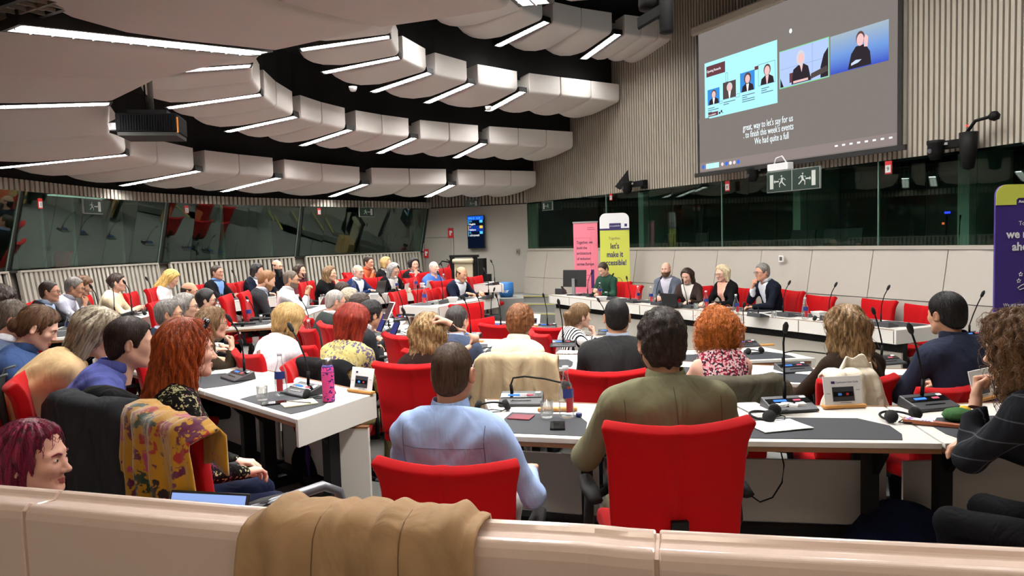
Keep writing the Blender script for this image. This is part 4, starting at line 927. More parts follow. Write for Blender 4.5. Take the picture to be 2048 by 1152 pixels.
yb = gy(1230, 520, 14.4); yel = thing('roll_up_banner', 'tall yellow-green banner with white rounded top reading let\'s make it accessible', 'banner', (yb[0], 14.4, fl), math.radians(-14), 'banners beside the panel table')
zt = 2.17-fl; w = .58
solid('panel', pill(w, .02, zt, .12), 0, .02, M_YEL, yel); solid('top_panel', pill(w, zt-.30, zt, .12), -.004, -.001, M_WHT, yel); solid('band', rect(-w/2, zt-.335, w/2, zt-.3), -.005, -.001, M_NAVY, yel); solid('logo_tab', rect(-.1, zt-.3, .13, zt-.2), -.006, -.002, M_NAVY, yel); solid('logo_square', rect(.2, zt-.27, .25, zt-.215), -.006, -.002, M_NAVY, yel)
mb = MB(); mb.box((0, .0, .012), (w+.05, .3, .024)); obj('foot', mb, mat('banner_foot', (150, 150, 150), .4), yel)
text('AccessibleEU', .038, M_WHT, yel, (-.09, -.008, zt-.265), Xr)
text('Together,', .075, M_GRY, yel, (0, -.004, zt-.52), Xr, 'CENTER', sx=.8)
for i, s in enumerate(('let\'s', 'make it', 'accessible!')): text(s, .155, M_NAVY, yel, (0, -.004, zt-.70-.165*i), Xr, 'CENTER', bold=.003, sx=.7)
hz_ = zt-1.42
heart = [(.13*(math.sin(t)**3)*1.05, hz_+.012*(13*math.cos(t)-5*math.cos(2*t)-2*math.cos(3*t)-math.cos(4*t))) for t in np.linspace(0, 2*math.pi, 30)]
lines('heart_outline', [heart, [(.0, hz_+.06), (-.03, hz_+.02), (.0, hz_-.0), (.04, hz_+.04), (.09, hz_-.04)], [(-.1, hz_-.04), (-.05, hz_-.10)], [(-.07, hz_-.01), (-.02, hz_-.08), (-.05, hz_-.12)], [(-.03, hz_+.01), (.02, hz_-.06), (-.02, hz_-.15)]], .0045, M_NAVY, yel, -.003)
text('in the built environment', .03, M_GRY, yel, (-.2, -.004, hz_-.42), Xr)
pb = gy(1172, 520, 15.0); pnk = thing('roll_up_banner', 'shorter pink banner with dark text standing left of the yellow-green one', 'banner', (pb[0], 15.0, fl), math.radians(-14), 'banners beside the panel table')
zp = 2.02-fl; w = .5
mb = MB(); mb.box((0, 0, zp/2), (w, .012, zp)); obj('panel', mb, M_PNK, pnk); mb = MB(); mb.box((0, 0, zp), (w+.02, .03, .03)); obj('top_rail', mb, mat('banner_foot', (150, 150, 150), .4), pnk); mb = MB(); mb.box((0, 0, .03), (w+.05, .2, .06)); obj('foot', mb, mat('banner_foot', (0, 0, 0)), pnk)
mb = MB(); mb.box((0, -.012, .42), (w, .012, .5)); obj('print', mb, mat('banner_print_grey', (120, 100, 104), .6), pnk)
for i, s in enumerate(('Together, we', 'build the', 'architecture', 'of inclusion', 'across Europe')): text(s, .084, M_INK, pnk, (-.185, -.009, zp-.44-.112*i), Xr, sx=.72, bold=.001)
solid('block', rect(.1, zp-1.36, .165, zp-.98), -.012, -.008, mat('print_violet', (70, 24, 92), .6), pnk)
lines('rule_lines', [[(-.2, zp-.32), (.1, zp-.32), (.1, zp-.95), (-.2, zp-.95), (-.2, zp-.32)], [(.1, zp-.42), (.12, zp-.42), (.12, zp-.2)], [(-.14, zp-1.36), (.1, zp-1.36)]], .0025, mat('print_rose', (196, 80, 110), .6), pnk, -.008)
for i, (x, z, w1) in enumerate(((-.18, 1.05, .2), (-.18, 1.1, .26), (-.05, 1.2, .12), (.04, .16, .16), (.04, .12, .14))): solid('small_print', rect(x, zp-z, x+w1, zp-z+.014), -.0085, -.007, mat('print_rose', (0, 0, 0)), pnk)
# purple banner at the right
ub = gy(1990, 520, 6.6); pw = .85; pa = math.radians(4)
pur = thing('roll_up_banner', 'purple banner with yellow-green rounded top at the right edge, near the panel table end', 'banner', (ub[0]+pw/2*math.cos(pa), 6.6+pw/2*math.sin(pa), -.12), pa)
def pv(py): return float(gy(2020, py, 6.62)[2]+.12)
zt = pv(369); solid('panel', pill(pw, .02, zt, .1), 0, .02, M_PUR, pur)
solid('top_panel', [(-pw/2, pv(410)), (-pw/2+.195, pv(410)), (-pw/2+.195, pv(400)), (-pw/2+.215, pv(396.5)), (pw/2, pv(396.5)), (pw/2, zt-.1)]+pill(pw, pv(410), zt, .1)[2:], -.004, -.001, M_YEL, pur)
mb = MB(); mb.box((0, 0, .012), (pw+.04, .3, .024)); obj('foot', mb, mat('banner_foot', (0, 0, 0)), pur)
pu = lambda px: (px-1990)*6.62/FPX-pw/2
text('AccessibleEU', .034, M_WHT, pur, (pu(2037), -.006, pv(406)), Xr, bold=.001); text('Together,', .055, M_WHT, pur, (pu(2038), -.004, pv(451)), Xr)
text('we move', .105, M_WHT, pur, (pu(2013), -.004, pv(476)), Xr, bold=.003); text('ahead!', .105, M_WHT, pur, (pu(2025), -.004, pv(501)), Xr, bold=.003)
for i, (s, px, py) in enumerate((('We are working', 2008, 612), ('Europe that', 2019, 623), ('Together', 2027, 632), ('We', 2036, 641))): text(s, .04, M_WHT, pur, (pu(px), -.004, pv(py)), Xr)
def star(cx, cz, r): return [(cx+r*(1 if i % 2 == 0 else .5)*math.sin(math.pi*i/5), cz+r*(1 if i % 2 == 0 else .5)*math.cos(math.pi*i/5)) for i in range(11)]
lines('emblem', [star(pu(2044), pv(549), .02), star(pu(2040), pv(562), .02), [(pu(2060), pv(566)), (pu(2046), pv(571)), (pu(2038), pv(576)), (pu(2042), pv(580)), (pu(2060), pv(574))]], .003, M_WHT, pur, -.004)

# ------------------------------------------------------------------ signs, monitor, lamps and boxes on the walls
M_SGN = mat('exit_green', (14, 42, 33), .3); M_SGW = mat('exit_white', (196, 202, 196), .35); M_SGD = mat('sign_case', (150, 156, 150), .35); M_RED = mat('sign_red', (190, 36, 40), .4)
RUN = [[(0, .78), (.1, .86), (.18, .78), (.1, .68)], [(-.12, .62), (.12, .66), (.2, .34), (.02, .3)], [(.02, .34), (.2, .36), (.36, .2), (.28, .12)], [(.28, .12), (.36, .2), (.34, -.12), (.26, -.12)], [(.02, .36), (.12, .28), (-.1, .08), (-.2, .12)], [(-.2, .12), (-.1, .08), (-.3, -.06), (-.36, .0)], [(-.12, .62), (-.04, .66), (-.28, .42), (-.36, .46)], [(.1, .62), (.2, .56), (.4, .56), (.4, .48), (.16, .46)]]
def exit_sign(px, py, d, ang, mirror, label, w=.42, h=.20, double=False, over=0):
    p = gy(px, py, d); s = thing('exit_sign', label, 'sign', p, ang, 'running figure exit signs')
    mb = MB(); mb.box((0, 0, 0), (w+.02, .03, h+.02)); obj('case', mb, M_SGD, s); mb = MB(); mb.box((0, -.017, 0), (w, .008, h)); obj('face', mb, M_SGN, s)
    def pict(x0, k, nm):
        mb = MB()
        for q in RUN: v = [(x0+k*(a-.0)*h*.62, -.0225, (b-.36)*h*.62) for a, b in q]; mb.raw(v, [tuple(range(4))])
        obj('figure', mb, M_SGW, s)
    def parts(x0, k, half):
        pict(x0-k*half*.25, k, 'figure')
        mb = MB(); mb.box((x0+k*half*.62, -.022, 0), (half*.28, .004, h*.72)); obj('door_mark', mb, M_SGW, s)
        mb = MB(); mb.box((x0+k*half*.22, -.022, -.0), (half*.36, .004, h*.07)); mb.raw([(x0+k*half*.34, -.0245, h*.1), (x0+k*half*.44, -.0245, 0), (x0+k*half*.34, -.0245, -h*.1)], [(0, 1, 2)]); obj('arrow', mb, M_SGW, s)
    if double: parts(-w*.25, -1, w/4); parts(w*.25, 1, w/4); mb = MB(); mb.box((0, -.022, 0), (.008, .004, h)); obj('divider', mb, M_SGW, s)
    else: parts(0, -1 if mirror else 1, w/2)
    return s
for px, py, d, off, lab in ((185, 413, 11.3, 0, 'green running figure exit sign on the nearest left booth window'), (733, 424, 17.6, 0, 'green running figure exit sign on the far left booth window')):
    exit_sign(px, py, d, LW.ang(lpx(px))+0, False, lab, .42, .21)
exit_sign(945, 407, 18.7, bang, False, 'green running figure exit sign high on the far grey wall', .36, .17)
exit_sign(1095, 412, 17.4, RW.ang(rpxi(1095)), True, 'green running figure exit sign at the far end of right booth windows', .4, .19)
exit_sign(1586, 360, 10.9, RW.ang(rpxi(1586)), False, 'wide double exit sign below the projection screen', 1.0, .3, True)
for i, (px, py, d, cu, lab) in enumerate(((80, 407, 10.2, LW, '1'), (373, 419, 13.6, LW, '2'), (638, 423, 16.4, LW, '3'), (1222, 394, 15.5, RW, '7'), (1455, 372, 12.5, RW, '8'), (1777, 335, 9.75, RW, '9'))):
    p = gy(px, py, d); t_ = lpx(px) if cu is LW else rpxi(px); s = thing('booth_number', 'small red and white number sign at the top of %s window' % ('the nearest left', 'the second left', 'the third left', 'the farthest right', 'the middle right', 'the nearest right')[i], 'sign', p, cu.ang(t_), 'booth number signs')
    k = .085 if i not in (4, 5) else .1
    mb = MB(); mb.box((0, 0, 0), (k, .012, k*1.7)); obj('plate', mb, M_RED, s); mb = MB(); mb.box((0, -.008, -k*.18), (k*.8, .006, k*1.0)); obj('label_field', mb, M_SGW, s); text(lab, k*.8, mat('print_black', (20, 18, 18), .6), s, (0, -.0125, -k*.45), Xr, 'CENTER')
# monitor on the far wall
m0, m1 = bpx(942.5), bpx(976); mz0, mz1 = float(gy(958, 497, 18.6)[2]), float(gy(958, 430, 18.6)[2]); c = bpt((m0+m1)/2, .12); mw, mh = m1-m0, mz1-mz0
mon = thing('wall_monitor', 'tall dark monitor listing language channels on the far grey wall', 'monitor', (*c, (mz0+mz1)/2), bang)
mb = MB(); mb.box((0, .03, 0), (mw, .06, mh)); obj('case', mb, mat('monitor_black', (12, 14, 20), .25), mon, bevel=.008); mb = MB(); mb.box((0, .09, 0), (.2, .08, .3)); obj('bracket', mb, M_FRAME, mon)
def mrect(name, a, b, c_, d_, m, l=1): return solid(name, rect(-mw/2+mw*a, -mh/2+mh*b, -mw/2+mw*c_, -mh/2+mh*d_), -.002-.002*l, -.0005, m, mon)
mrect('screen', .03, .02, .97, .98, emis('mon_dark', (10, 18, 36))); B_ = emis('mon_blue', (28, 92, 214)); mrect('bar', .03, .86, .97, .98, B_, 2); mrect('bar', .08, .52, .97, .69, emis('mon_navy', (20, 52, 140)), 2)
T_C = emis('mon_cyan', (90, 200, 250)); T_W = E_W; T_Y = emis('mon_yellow', (240, 200, 70))
text('VMA 33   16:39', mh*.075, T_C, mon, (-mw*.42, -.009, mh*.39), Xr, sx=.85)
for i, (a, b) in enumerate((('EN', 'English'), ('IT', 'Italiano'), ('EL', '\u03b5\u03bb\u03bb\u03b7\u03bd\u03b9\u03ba\u03ac'))):
    z = mh*(.30-.17*i); text(a, mh*.07, T_C if i != 1 else T_Y, mon, (-mw*.36, -.009, z), Xr); text(b, mh*.075, T_W, mon, (-mw*.36, -.009, z-mh*.085), Xr, bold=.001); mrect('marker', .06, (z-mh*.09)/mh+.5, .09, (z+mh*.06)/mh+.5, T_C if i != 1 else T_Y, 3); mrect('badge', .74, z/mh+.48, .92, z/mh+.56, T_C if i != 1 else T_Y, 3)
# fire signs, switch, extinguisher on the far wall
for px, py, k, lab in ((906, 466, .26, 'red fire equipment sign on the far grey wall beside the door'), (856, 507, .24, 'red fire sign fixed on the grey door')):
    c = bpt(bpx(px), .03); s = thing('fire_sign', lab, 'sign', (*c, float(gy(px, py, c[1])[2])), bang, 'red fire signs'); mb = MB(); mb.box((0, 0, 0), (k*.6, .012, k)); obj('plate', mb, M_RED, s); mb = MB(); mb.box((-.01, -.008, 0), (k*.18, .004, k*.5)); mb.box((k*.12, -.008, k*.12), (k*.14, .004, k*.2)); obj('symbol', mb, M_WHT, s)
c = bpt(bpx(1038), .02); s = thing('wall_switch', 'small beige switch on the far grey wall near the corner', 'switch', (*c, float(gy(1038, 503, c[1])[2])), bang); mb = MB(); mb.box((0, 0, 0), (.08, .02, .14)); obj('plate', mb, mat('switch_beige', (140, 132, 116), .5), s); mb = MB(); mb.box((0, -.014, 0), (.04, .01, .07)); obj('rocker', mb, mat('switch_dark', (90, 84, 74), .5), s)
c = bpt(bpx(907), .16); ez = float(gy(907, 549, c[1])[2]); s = thing('fire_extinguisher', 'red fire extinguisher hanging on the far wall with black hose', 'fire extinguisher', (*c, ez-.2), 0)
mb = MB(); mb.lathe([(.0, 0), (.085, .01), (.09, .05), (.09, .38), (.07, .44), (.03, .47), (.025, .5)], n=16); obj('cylinder', mb, mat('extinguisher_red', (168, 22, 26), .3), s, smooth=True)
mb = MB(); mb.box((0, 0, .53), (.05, .12, .06)); mb.tube([(0, -.05, .56), (-.08, -.02, .6)], .012, 6); obj('valve', mb, mat('black_plastic', (17, 17, 17), .6, spec=.15), s); mb = MB(); mb.tube([(-.03, 0, .53), (-.2, 0, .56), (-.3, 0, .45), (-.26, 0, .1), (-.2, 0, .0)], .018, 7); obj('hose', mb, mat('black_plastic', (0, 0, 0)), s, smooth=True)
c = RW.at(rpxi(1574), .1); s = thing('thermostat', 'small white square control on the white panel behind the grey-haired man', 'control', (*c, float(gy(1574, 517, c[1])[2])), RW.ang(rpxi(1574))); mb = MB(); mb.box((0, 0, 0), (.09, .02, .1)); obj('plate', mb, M_WHT, s); mb = MB(); mb.box((0, -.014, .0), (.05, .01, .06)); obj('display', mb, mat('switch_dark', (0, 0, 0)), s)
# spotlights with arms on the right wall
M_BP = mat('black_plastic', (17, 17, 17), .6, spec=.15)
def spot(px, py, lab, horn=False, k=1.0, led=False):
    t_ = rpxi(px); c = RW.at(t_, .22); s = thing('wall_camera' if not horn else 'wall_spotlight', lab, 'camera' if not horn else 'spotlight', (*c, float(gy(px, py, c[1])[2])), RW.ang(t_), 'black devices on brackets above the right windows')
    mb = MB(); mb.box((.1*k, .1, .02), (.42*k, .1, .1*k)); mb.box((.24*k, .15, .0), (.1*k, .1, .16*k)); obj('bracket', mb, M_BP, s, bevel=.01)
    mb = MB(); mb.lathe([(0, -.16*k), (.06*k, -.15*k), (.095*k, -.07*k), (.09*k, .02*k), (.1*k, .04*k), (.1*k, .08*k), (0, .085*k)], (-.08*k, 0, .0), 14); obj('head', mb, M_BP, s, smooth=True)
    mb = MB(); mb.lathe([(0, 0), (.03*k, 0), (.03*k, .012), (0, .012)], (0, 0, 0), 10); mb.v = [v@np.array(rotm('X', 90)).T+np.array((-.08*k, -.095*k, -.05*k)) for v in mb.v]; obj('lens', mb, mat('lens', (60, 60, 66), .1), s)
    mb = MB(); mb.box((.02*k, .04, .03*k), (.05*k, .012, .03*k)); obj('label_plate', mb, mat('print_pale', (190, 188, 184), .5), s)
    if horn:
        mb = MB(); a = [(-.34, -.05, .02), (-.22, -.12, -.1), (-.06, .0, -.04), (-.1, 0, .14)]; b = [(-.12, .1, .30), (-.1, .0, .2), (-.02, .1, .05), (-.04, .1, .2)]
        mb.raw([(-.36, -.1, .0), (-.15, -.14, -.08), (-.05, .0, .32), (-.08, .06, .02), (-.05, -.02, .0)], [(0, 1, 2), (0, 2, 3), (1, 4, 2), (0, 3, 4, 1), (2, 4, 3)]); obj('barn_door', mb, M_BP, s)
    if led:
        mb = MB(); mb.tube([(.3, 0, .1), (.42, 0, .24), (.6, 0, .26)], .02, 7); mb.lathe([(0, -.05), (.05, -.03), (.06, .02), (.03, .06), (0, .065)], (.64, 0, .25), 10); mb.lathe([(0, -.32), (.06, -.3), (.09, -.1), (.1, .12), (0, .13)], (.34, 0, -.0), 12); obj('arm', mb, M_BP, s, smooth=True)
        mb = MB(); mb.lathe([(0, -.015), (.015, 0), (0, .015)], (.36, -.06, .19), 8); obj('led', mb, emis('led_red', (255, 40, 30), 3), s)
spot(1281, 370, 'black spotlight with open barn door on the slat wall edge', True, 1.1); spot(1536, 343, 'black camera dome bracket under the left part of the projection screen'); spot(1908, 292, 'black camera cluster with red light above the nearest right window', k=1.0, led=True)
# white detector box over the double exit sign
c = RW.at(rpxi(1592), .3); s = thing('detector_box', 'white box with looped cable hanging over the double exit sign', 'detector', (*c, float(gy(1592, 333, c[1])[2])), RW.ang(rpxi(1592))); mb = MB(); mb.box((0, 0, 0), (.42, .12, .11)); obj('case', mb, M_WHT, s, bevel=.01); mb = MB()
mb.tube([(-.12, 0, .06), (-.08, 0, .14), (.04, 0, .16), (.12, 0, .06)], .012, 6)
obj('cable', mb, M_WHT, s, smooth=True)
for x in (-.16, .0, .15): mb = MB(); mb.box((x, -.02, -.14), (.022 if x else .06, .02, .2)); obj('hanger', mb, M_WHT, s)
# projector on its ceiling pole
pp = gy(305, 252, 6.9); s = thing('projector', 'black ceiling projector on a steel pole under the panels', 'projector', pp, math.radians(12))
mb = MB(); mb.box((0, 0, 0), (.52, .42, .17)); obj('body', mb, mat('projector_black', (9, 9, 10), .8, spec=.08), s, bevel=.012); mb = MB(); mb.box((0, -.0, -.10), (.5, .40, .035)); obj('base_plate', mb, mat('projector_grey', (44, 43, 41), .7, spec=.15), s)
mb = MB(); [mb.box((-.22+.022*i, -.213, .0), (.008, .012, .13)) for i in range(21)]; o = obj('grille', mb, mat('projector_black', (0, 0, 0)), s); o['kind'] = 'stuff'
mb = MB(); mb.box((-.01, 0, .105), (.34, .26, .05)); obj('mount', mb, M_BP, s); mb = MB(); mb.tube([(0, 0, .12), (-.01, 0, .9)], .025, 10); obj('pole', mb, mat('steel_grey', (110, 106, 100), .35, .8), s, smooth=True)
mb = MB(); mb.tube([(-.045, 0, .12), (-.055, .0, .5), (-.04, 0, .9)], .008, 6); obj('cable', mb, M_BP, s, smooth=True); mb = MB(); mb.box((.262, -.2, -.02), (.012, .012, .14)); obj('orange_strip', mb, mat('orange_strip', (200, 120, 30), .5), s); mb = MB(); mb.tube([(-.28, 0, .06), (-.36, 0, .02), (-.36, 0, -.05), (-.27, 0, -.08)], .02, 8); obj('handle', mb, M_BP, s, smooth=True)
mb = MB(); mb.lathe([(.0, 0), (.06, .0), (.07, .06), (.0, .07)], (-.3, -.05, -.05), 10); obj('lens_ring', mb, M_WHT, s)
# hanging speaker cluster at the top
pp = gy(1332, 20, 8.4); s = thing('hanging_speaker', 'black tubular speaker with side arm hanging near the screen wall', 'speaker', pp, math.radians(-20))
mb = MB(); mb.lathe([(0, -.26), (.075, -.255), (.08, -.24), (.08, .7), (0, .7)], n=16); obj('tube', mb, M_BP, s, smooth=True); mb = MB(); mb.hexa([(-.32, -.05, -.17), (-.05, -.05, -.05), (-.05, .05, -.05), (-.32, .05, -.17)], [(-.32, -.05, -.06), (-.05, -.05, .06), (-.05, .05, .06), (-.32, .05, -.06)]); obj('arm', mb, M_BP, s); mb = MB(); mb.lathe([(0, -.01), (.12, 0), (.13, .06), (.12, .3), (0, .3)], (-.2, .1, .06), 14); obj('dome', mb, M_BP, s, smooth=True)
for px, py, d, lab in ((706, 178, 9.6, 'white smoke detector under the dark ceiling at left'), (977, 217, 11.5, 'white smoke detector under the dark ceiling nearer the screen')):
    s = thing('smoke_detector', lab, 'detector', gy(px, py, d), 0, 'smoke detectors under the ceiling'); mb = MB(); mb.lathe([(0, -.03), (.035, -.028), (.05, .0), (.055, .03), (0, .04)], n=14); obj('housing', mb, M_WHT, s, smooth=True)
# coat stand, loudspeaker, flip chart, blue bin
c = bpt(bpx(814), 1.0); s = thing('coat_stand', 'black coat stand with curved hooks by the far door', 'coat stand', (*c, .05), 0); mb = MB(); mb.tube([(0, 0, 0), (0, 0, 1.75)], .03, 8); mb.lathe([(.0, 0), (.22, 0), (.2, .03), (.03, .06)], n=14); obj('post', mb, M_BP, s, smooth=True)
for k in range(4): a = k*math.pi/2+.4; mb = MB(); mb.tube([(0, 0, 1.6), (.16*math.cos(a), .16*math.sin(a), 1.62), (.27*math.cos(a), .27*math.sin(a), 1.78), (.3*math.cos(a), .3*math.sin(a), 1.9)], .016, 6); obj('hook', mb, M_BP, s, smooth=True)
c = bpt(bpx(834), .5); s = thing('loudspeaker', 'black column loudspeaker on the wall edge above the door', 'speaker', (*c, float(gy(834, 463, c[1])[2])), bang); mb = MB(); mb.box((0, 0, 0), (.2, .2, .32)); obj('cabinet', mb, M_BP, s, bevel=.015); mb = MB(); mb.box((0, -.105, 0), (.16, .01, .28)); obj('grille', mb, mat('grille_dark', (36, 36, 36), .8), s)
c = bpt(bpx(972), 1.2); zf = float(gy(970, 608, c[1])[2]); s = thing('flip_chart', 'black framed flip chart stand with beige paper by the far wall', 'flip chart', (*c, zf), bang); zt = float(gy(970, 511, c[1])[2])-zf; mb = MB()
for x in (-.33, .3): mb.box((x, 0, zt/2), (.11, .05, zt))
mb.box((0, 0, zt), (.78, .08, .06)); obj('frame', mb, M_BP, s); mb = MB(); mb.box((0, -.04, zt*.6), (.5, .02, zt*.7)); obj('paper', mb, mat('paper_beige', (188, 176, 150), .8), s); mb = MB(); mb.tube([(-.27, -.06, zt-.12), (.27, -.06, zt-.12)], .06, 10); obj('paper_roll', mb, mat('paper_beige', (0, 0, 0)), s, smooth=True); mb = MB(); mb.box((0, -.06, .25), (.6, .3, .5)); obj('carton', mb, mat('carton', (176, 142, 92), .8), s)
mb = MB(); mb.box((.48, .02, zt*.78), (.14, .2, .4)); mb.box((.55, 0, zt*.52), (.34, .04, .26)); obj('side_shelf', mb, M_BP, s)
bp_ = gy(1013, 594, 15.0); s = thing('waste_bin', 'blue bin bag with white letters on the far platform', 'bin', bp_, math.radians(-10)); mb = MB(); mb.lathe([(0, 0), (.13, 0), (.155, .1), (.15, .29), (.12, .31), (.0, .30)], n=16); obj('bag', mb, mat('bin_blue', (34, 104, 168), .6), s, smooth=True); text('eur', .11, M_WHT, s, (-.07, -.165, .1), Xr)
o = deck('floor_step_4', [(bp_[0]-.5, bp_[1]-.45), (bp_[0]+.35, bp_[1]-.45), (bp_[0]+.35, bp_[1]+.6), (bp_[0]-.5, bp_[1]+.6)], float(bp_[2]))

# ------------------------------------------------------------------ parapet in front of the camera, coat over it
M_PAR = mat('parapet_gloss', (242, 219, 205), .22, coat=.4, spec=.5, bump=(14, .03, .004))
pp_ = [gz(*a, 1.08)[:2] for a in ((0, 1004), (513, 1050), (1140, 1086), (1313, 1101), (2048, 1141))]
d0 = nrm(pp_[0]-pp_[1]); d1 = nrm(pp_[-1]-pp_[-2]); PC = Curve([pp_[0]+d0*2.5, pp_[0]+d0*1.0]+pp_+[pp_[-1]+d1*1.0, pp_[-1]+d1*2.4], flip=1)
PROF = [(0, 0), (0, 1.04), (.004, 1.058), (.013, 1.070), (.026, 1.074), (.045, 1.064), (.088, 1.058), (.096, 1.064), (.103, 1.072), (.114, 1.076), (.125, 1.072), (.13, 1.06), (.13, 0)]
cuts = [0, PC.near(gz(30, 1006, 1.08)), PC.near(gz(1306, 1100, 1.08)), PC.L]
for i, (a, b) in enumerate(zip(cuts[:-1], cuts[1:])):
    mb = MB(); n = 24; ts = np.linspace(a+.004, b-.004, n); k = len(PROF); ring = [[(*PC.at(t, max(o, 1e-6)), z) for o, z in PROF] for t in ts]
    V_ = np.array(ring).reshape(-1, 3); F_ = [(r*k+j, (r+1)*k+j, (r+1)*k+(j+1) % k, r*k+(j+1) % k) for r in range(n-1) for j in range(k)]+[tuple(range(k)), tuple(range((n-1)*k, n*k))[::-1]]
    mb.raw(V_, F_); o = obj('wall_parapet_%d' % (i+1), mb, M_PAR, smooth=False, bevel=.004); tag(o, kind='structure')
    mb = MB(); t2 = b; mb.box((*PC.at(t2, .068), .53), (.008, .13, 1.06), rotm('Z', math.degrees(PC.ang(t2)))); obj('joint', mb, mat('joint_cream', (206, 180, 160), .5), o)
def drape_parapet(t0, t1, label):
    nu, nv = 90, 46; G = np.zeros((nu, nv, 3)); rng = np.random.default_rng(4)
    path = [(.19, .62), (.17, .8), (.155, .98), (.147, 1.065), (.13, 1.10), (.08, 1.108), (.02, 1.10), (-.012, 1.08), (-.022, 1.03), (-.03, .9), (-.05, .7), (-.055, .5)]
    pl = np.array(path); S_ = np.r_[0, np.cumsum(np.linalg.norm(np.diff(pl, axis=0), axis=1))]
    for i in range(nu):
        u = i/(nu-1)
        for j in range(nv):
            v = j/(nv-1); o_, z_ = np.interp(v*S_[-1], S_, pl[:, 0]), np.interp(v*S_[-1], S_, pl[:, 1])
            fan = 1+.10*max(0, v-.55)*2; tt = (t0+t1)/2+(t1-t0)/2*(2*u-1)*fan+.03*math.sin(5*v+2)*(1-u)
            hang = min(1, max(0, (v-.5)/.2)); f1 = math.sin(17*u+2.2*math.sin(3*v)+.6)+.7*math.sin(31*u+1.5*v+1)+.35*math.sin(55*u-3*v)
            w = (.006+.016*hang); fold = w*f1; top = 1-min(1, abs(v-.42)/.2)
            edge = .03*max(0, .1-min(u, 1-u))/.1
            G[i, j] = (*PC.at(tt, o_-(fold+.012)*(hang)-.01), z_+(.008*abs(f1)*(1-hang))*(1 if top > 0 else 0)-edge*top+.03*math.sin(7*u+1)*(1 if v > .97 else 0))
    mb = MB(); mb.sheet(G, .007); s = obj('coat', mb, cloth('coat_tan', (184, 150, 112), fold=.35, rough=.6, sheen=.1), smooth=True); tag(s, label, 'coat'); return s, G
coat, CG = drape_parapet(PC.near(gz(535, 1020, 1.1)), PC.near(gz(940, 1060, 1.1)), 'tan trench coat draped over the glossy parapet in front')
mb = MB()
for u in (30, 62): mb.tube([CG[u, j]+np.array((0, -.004, .002)) for j in range(14, 45)], .0016, 5)
obj('seam', mb, mat('coat_seam', (126, 98, 70), .8), coat)
# ------------------------------------------------------------------ desks
M_TOP = mat('desk_white', (216, 213, 205), .3, spec=.45); M_MATD = mat('desk_mat', (52, 54, 58), .6, spec=.2, bump=(300, .05, .001)); M_WOOD = mat('wood_edge', (122, 82, 50), .5, var=.2, vscale=20); M_LEG = mat('leg_black', (24, 24, 25), .6, spec=.2); M_MODP = mat('modesty_white', (186, 183, 175), .5)
def lerp2(a, b, t): return np.array(a)*(1-t)+np.array(b)*t
def desk(label, near, far, fl=0.0, mats=((.08, .92),), ends='', top=.74, group='conference desk units', modesty=True, fasc=.16):
    n0, n1, f0, f1 = [np.array(p, float)[:2] for p in (*near, *far)]; c = (n0+n1+f0+f1)/4; z = fl+top
    P = lambda u, v: lerp2(lerp2(n0, n1, u), lerp2(f0, f1, u), v)-c
    t = thing('conference_desk', label, 'desk', (*c, fl), 0, group); g = .004
    mb = MB(); mb.prism([P(g, 0), P(1-g, 0), P(1-g, 1), P(g, 1)], top-.028, top); obj('tabletop', mb, M_TOP, t, bevel=.004)
    mb = MB(); mb.prism([P(g, .004), P(1-g, .004), P(1-g, .996), P(g, .996)], top-.05, top-.0285); obj('wood_edge', mb, M_WOOD, t)
    for a, b in mats:
        k = (b-a)*.12; mb = MB(); mb.prism([P(a+k*.3, .06), P(b-k*.3, .06), P(b, .2), P(b, .42), P(b-k, .62), P(a+k, .62), P(a, .42), P(a, .2)], top, top+.003); obj('desk_mat', mb, M_MATD, t)
    mb = MB(); mb.prism([P(g, 1.0), P(1-g, 1.0), P(1-g, 1.03), P(g, 1.03)], top-fasc, top); nseg = max(1, int(round(np.linalg.norm(f1-f0)/.75)))
    obj('fascia', mb, M_TOP, t, bevel=.003); mb = MB()
    for i in range(nseg+1): u = g+(1-2*g)*i/nseg; a = P(max(u-.0, 0), 1.028); mb.box((*a, top-fasc/2), (.006, .012, fasc-.02))
    for i in range(nseg+1):
        if 0 < i < nseg: pass
    mb2 = MB(); mb2.prism([P(g, 1.004), P(1-g, 1.004), P(1-g, 1.032), P(g, 1.032)], top-.003, top+.0015); obj('wood_line', mb2, M_WOOD, t)
    if nseg > 1: o = obj('joint', mb, mat('joint_grey', (96, 88, 78), .6), t); o['kind'] = 'stuff'
    for e in ends:
        u = 0 if e == 'L' else 1; s_ = -.02 if e == 'L' else .02
        mb = MB(); mb.prism([P(u, 0), P(u+s_, 0), P(u+s_, 1.03), P(u, 1.03)], top-fasc, top); obj('end_fascia', mb, M_TOP, t, bevel=.003)
    if modesty:
        mb = MB(); mb.prism([P(.03, .80), P(.97, .80), P(.97, .83), P(.03, .83)], .14, top-fasc-.1); obj('modesty_panel', mb, M_MODP, t)
        mb = MB(); mb.prism([P(.03, .70), P(.97, .70), P(.97, .9), P(.03, .9)], .09, .13); obj('cable_rail', mb, M_LEG, t)
    for u in (.12, .88):
        mb = MB(); a = P(u, .55); d = nrm(P(u, 1)-P(u, 0)); w = math.degrees(math.atan2(d[1], d[0]))
        mb.box((*a, (top-.05)/2), (.09, .06, top-.05), rotm('Z', w)); mb.box((*P(u, .52), .03), (.6, .07, .05), rotm('Z', w)); mb.hexa([(*(P(u, .3)), top-.12), (*(P(u+.02, .3)), top-.12), (*(P(u+.02, .55)), top-.3), (*(P(u, .55)), top-.3)], [(*(P(u, .3)), top-.05), (*(P(u+.02, .3)), top-.05), (*(P(u+.02, .55)), top-.2), (*(P(u, .55)), top-.2)]); obj('leg', mb, M_LEG, t)
    return t
two = ((.06, .48), (.52, .94))
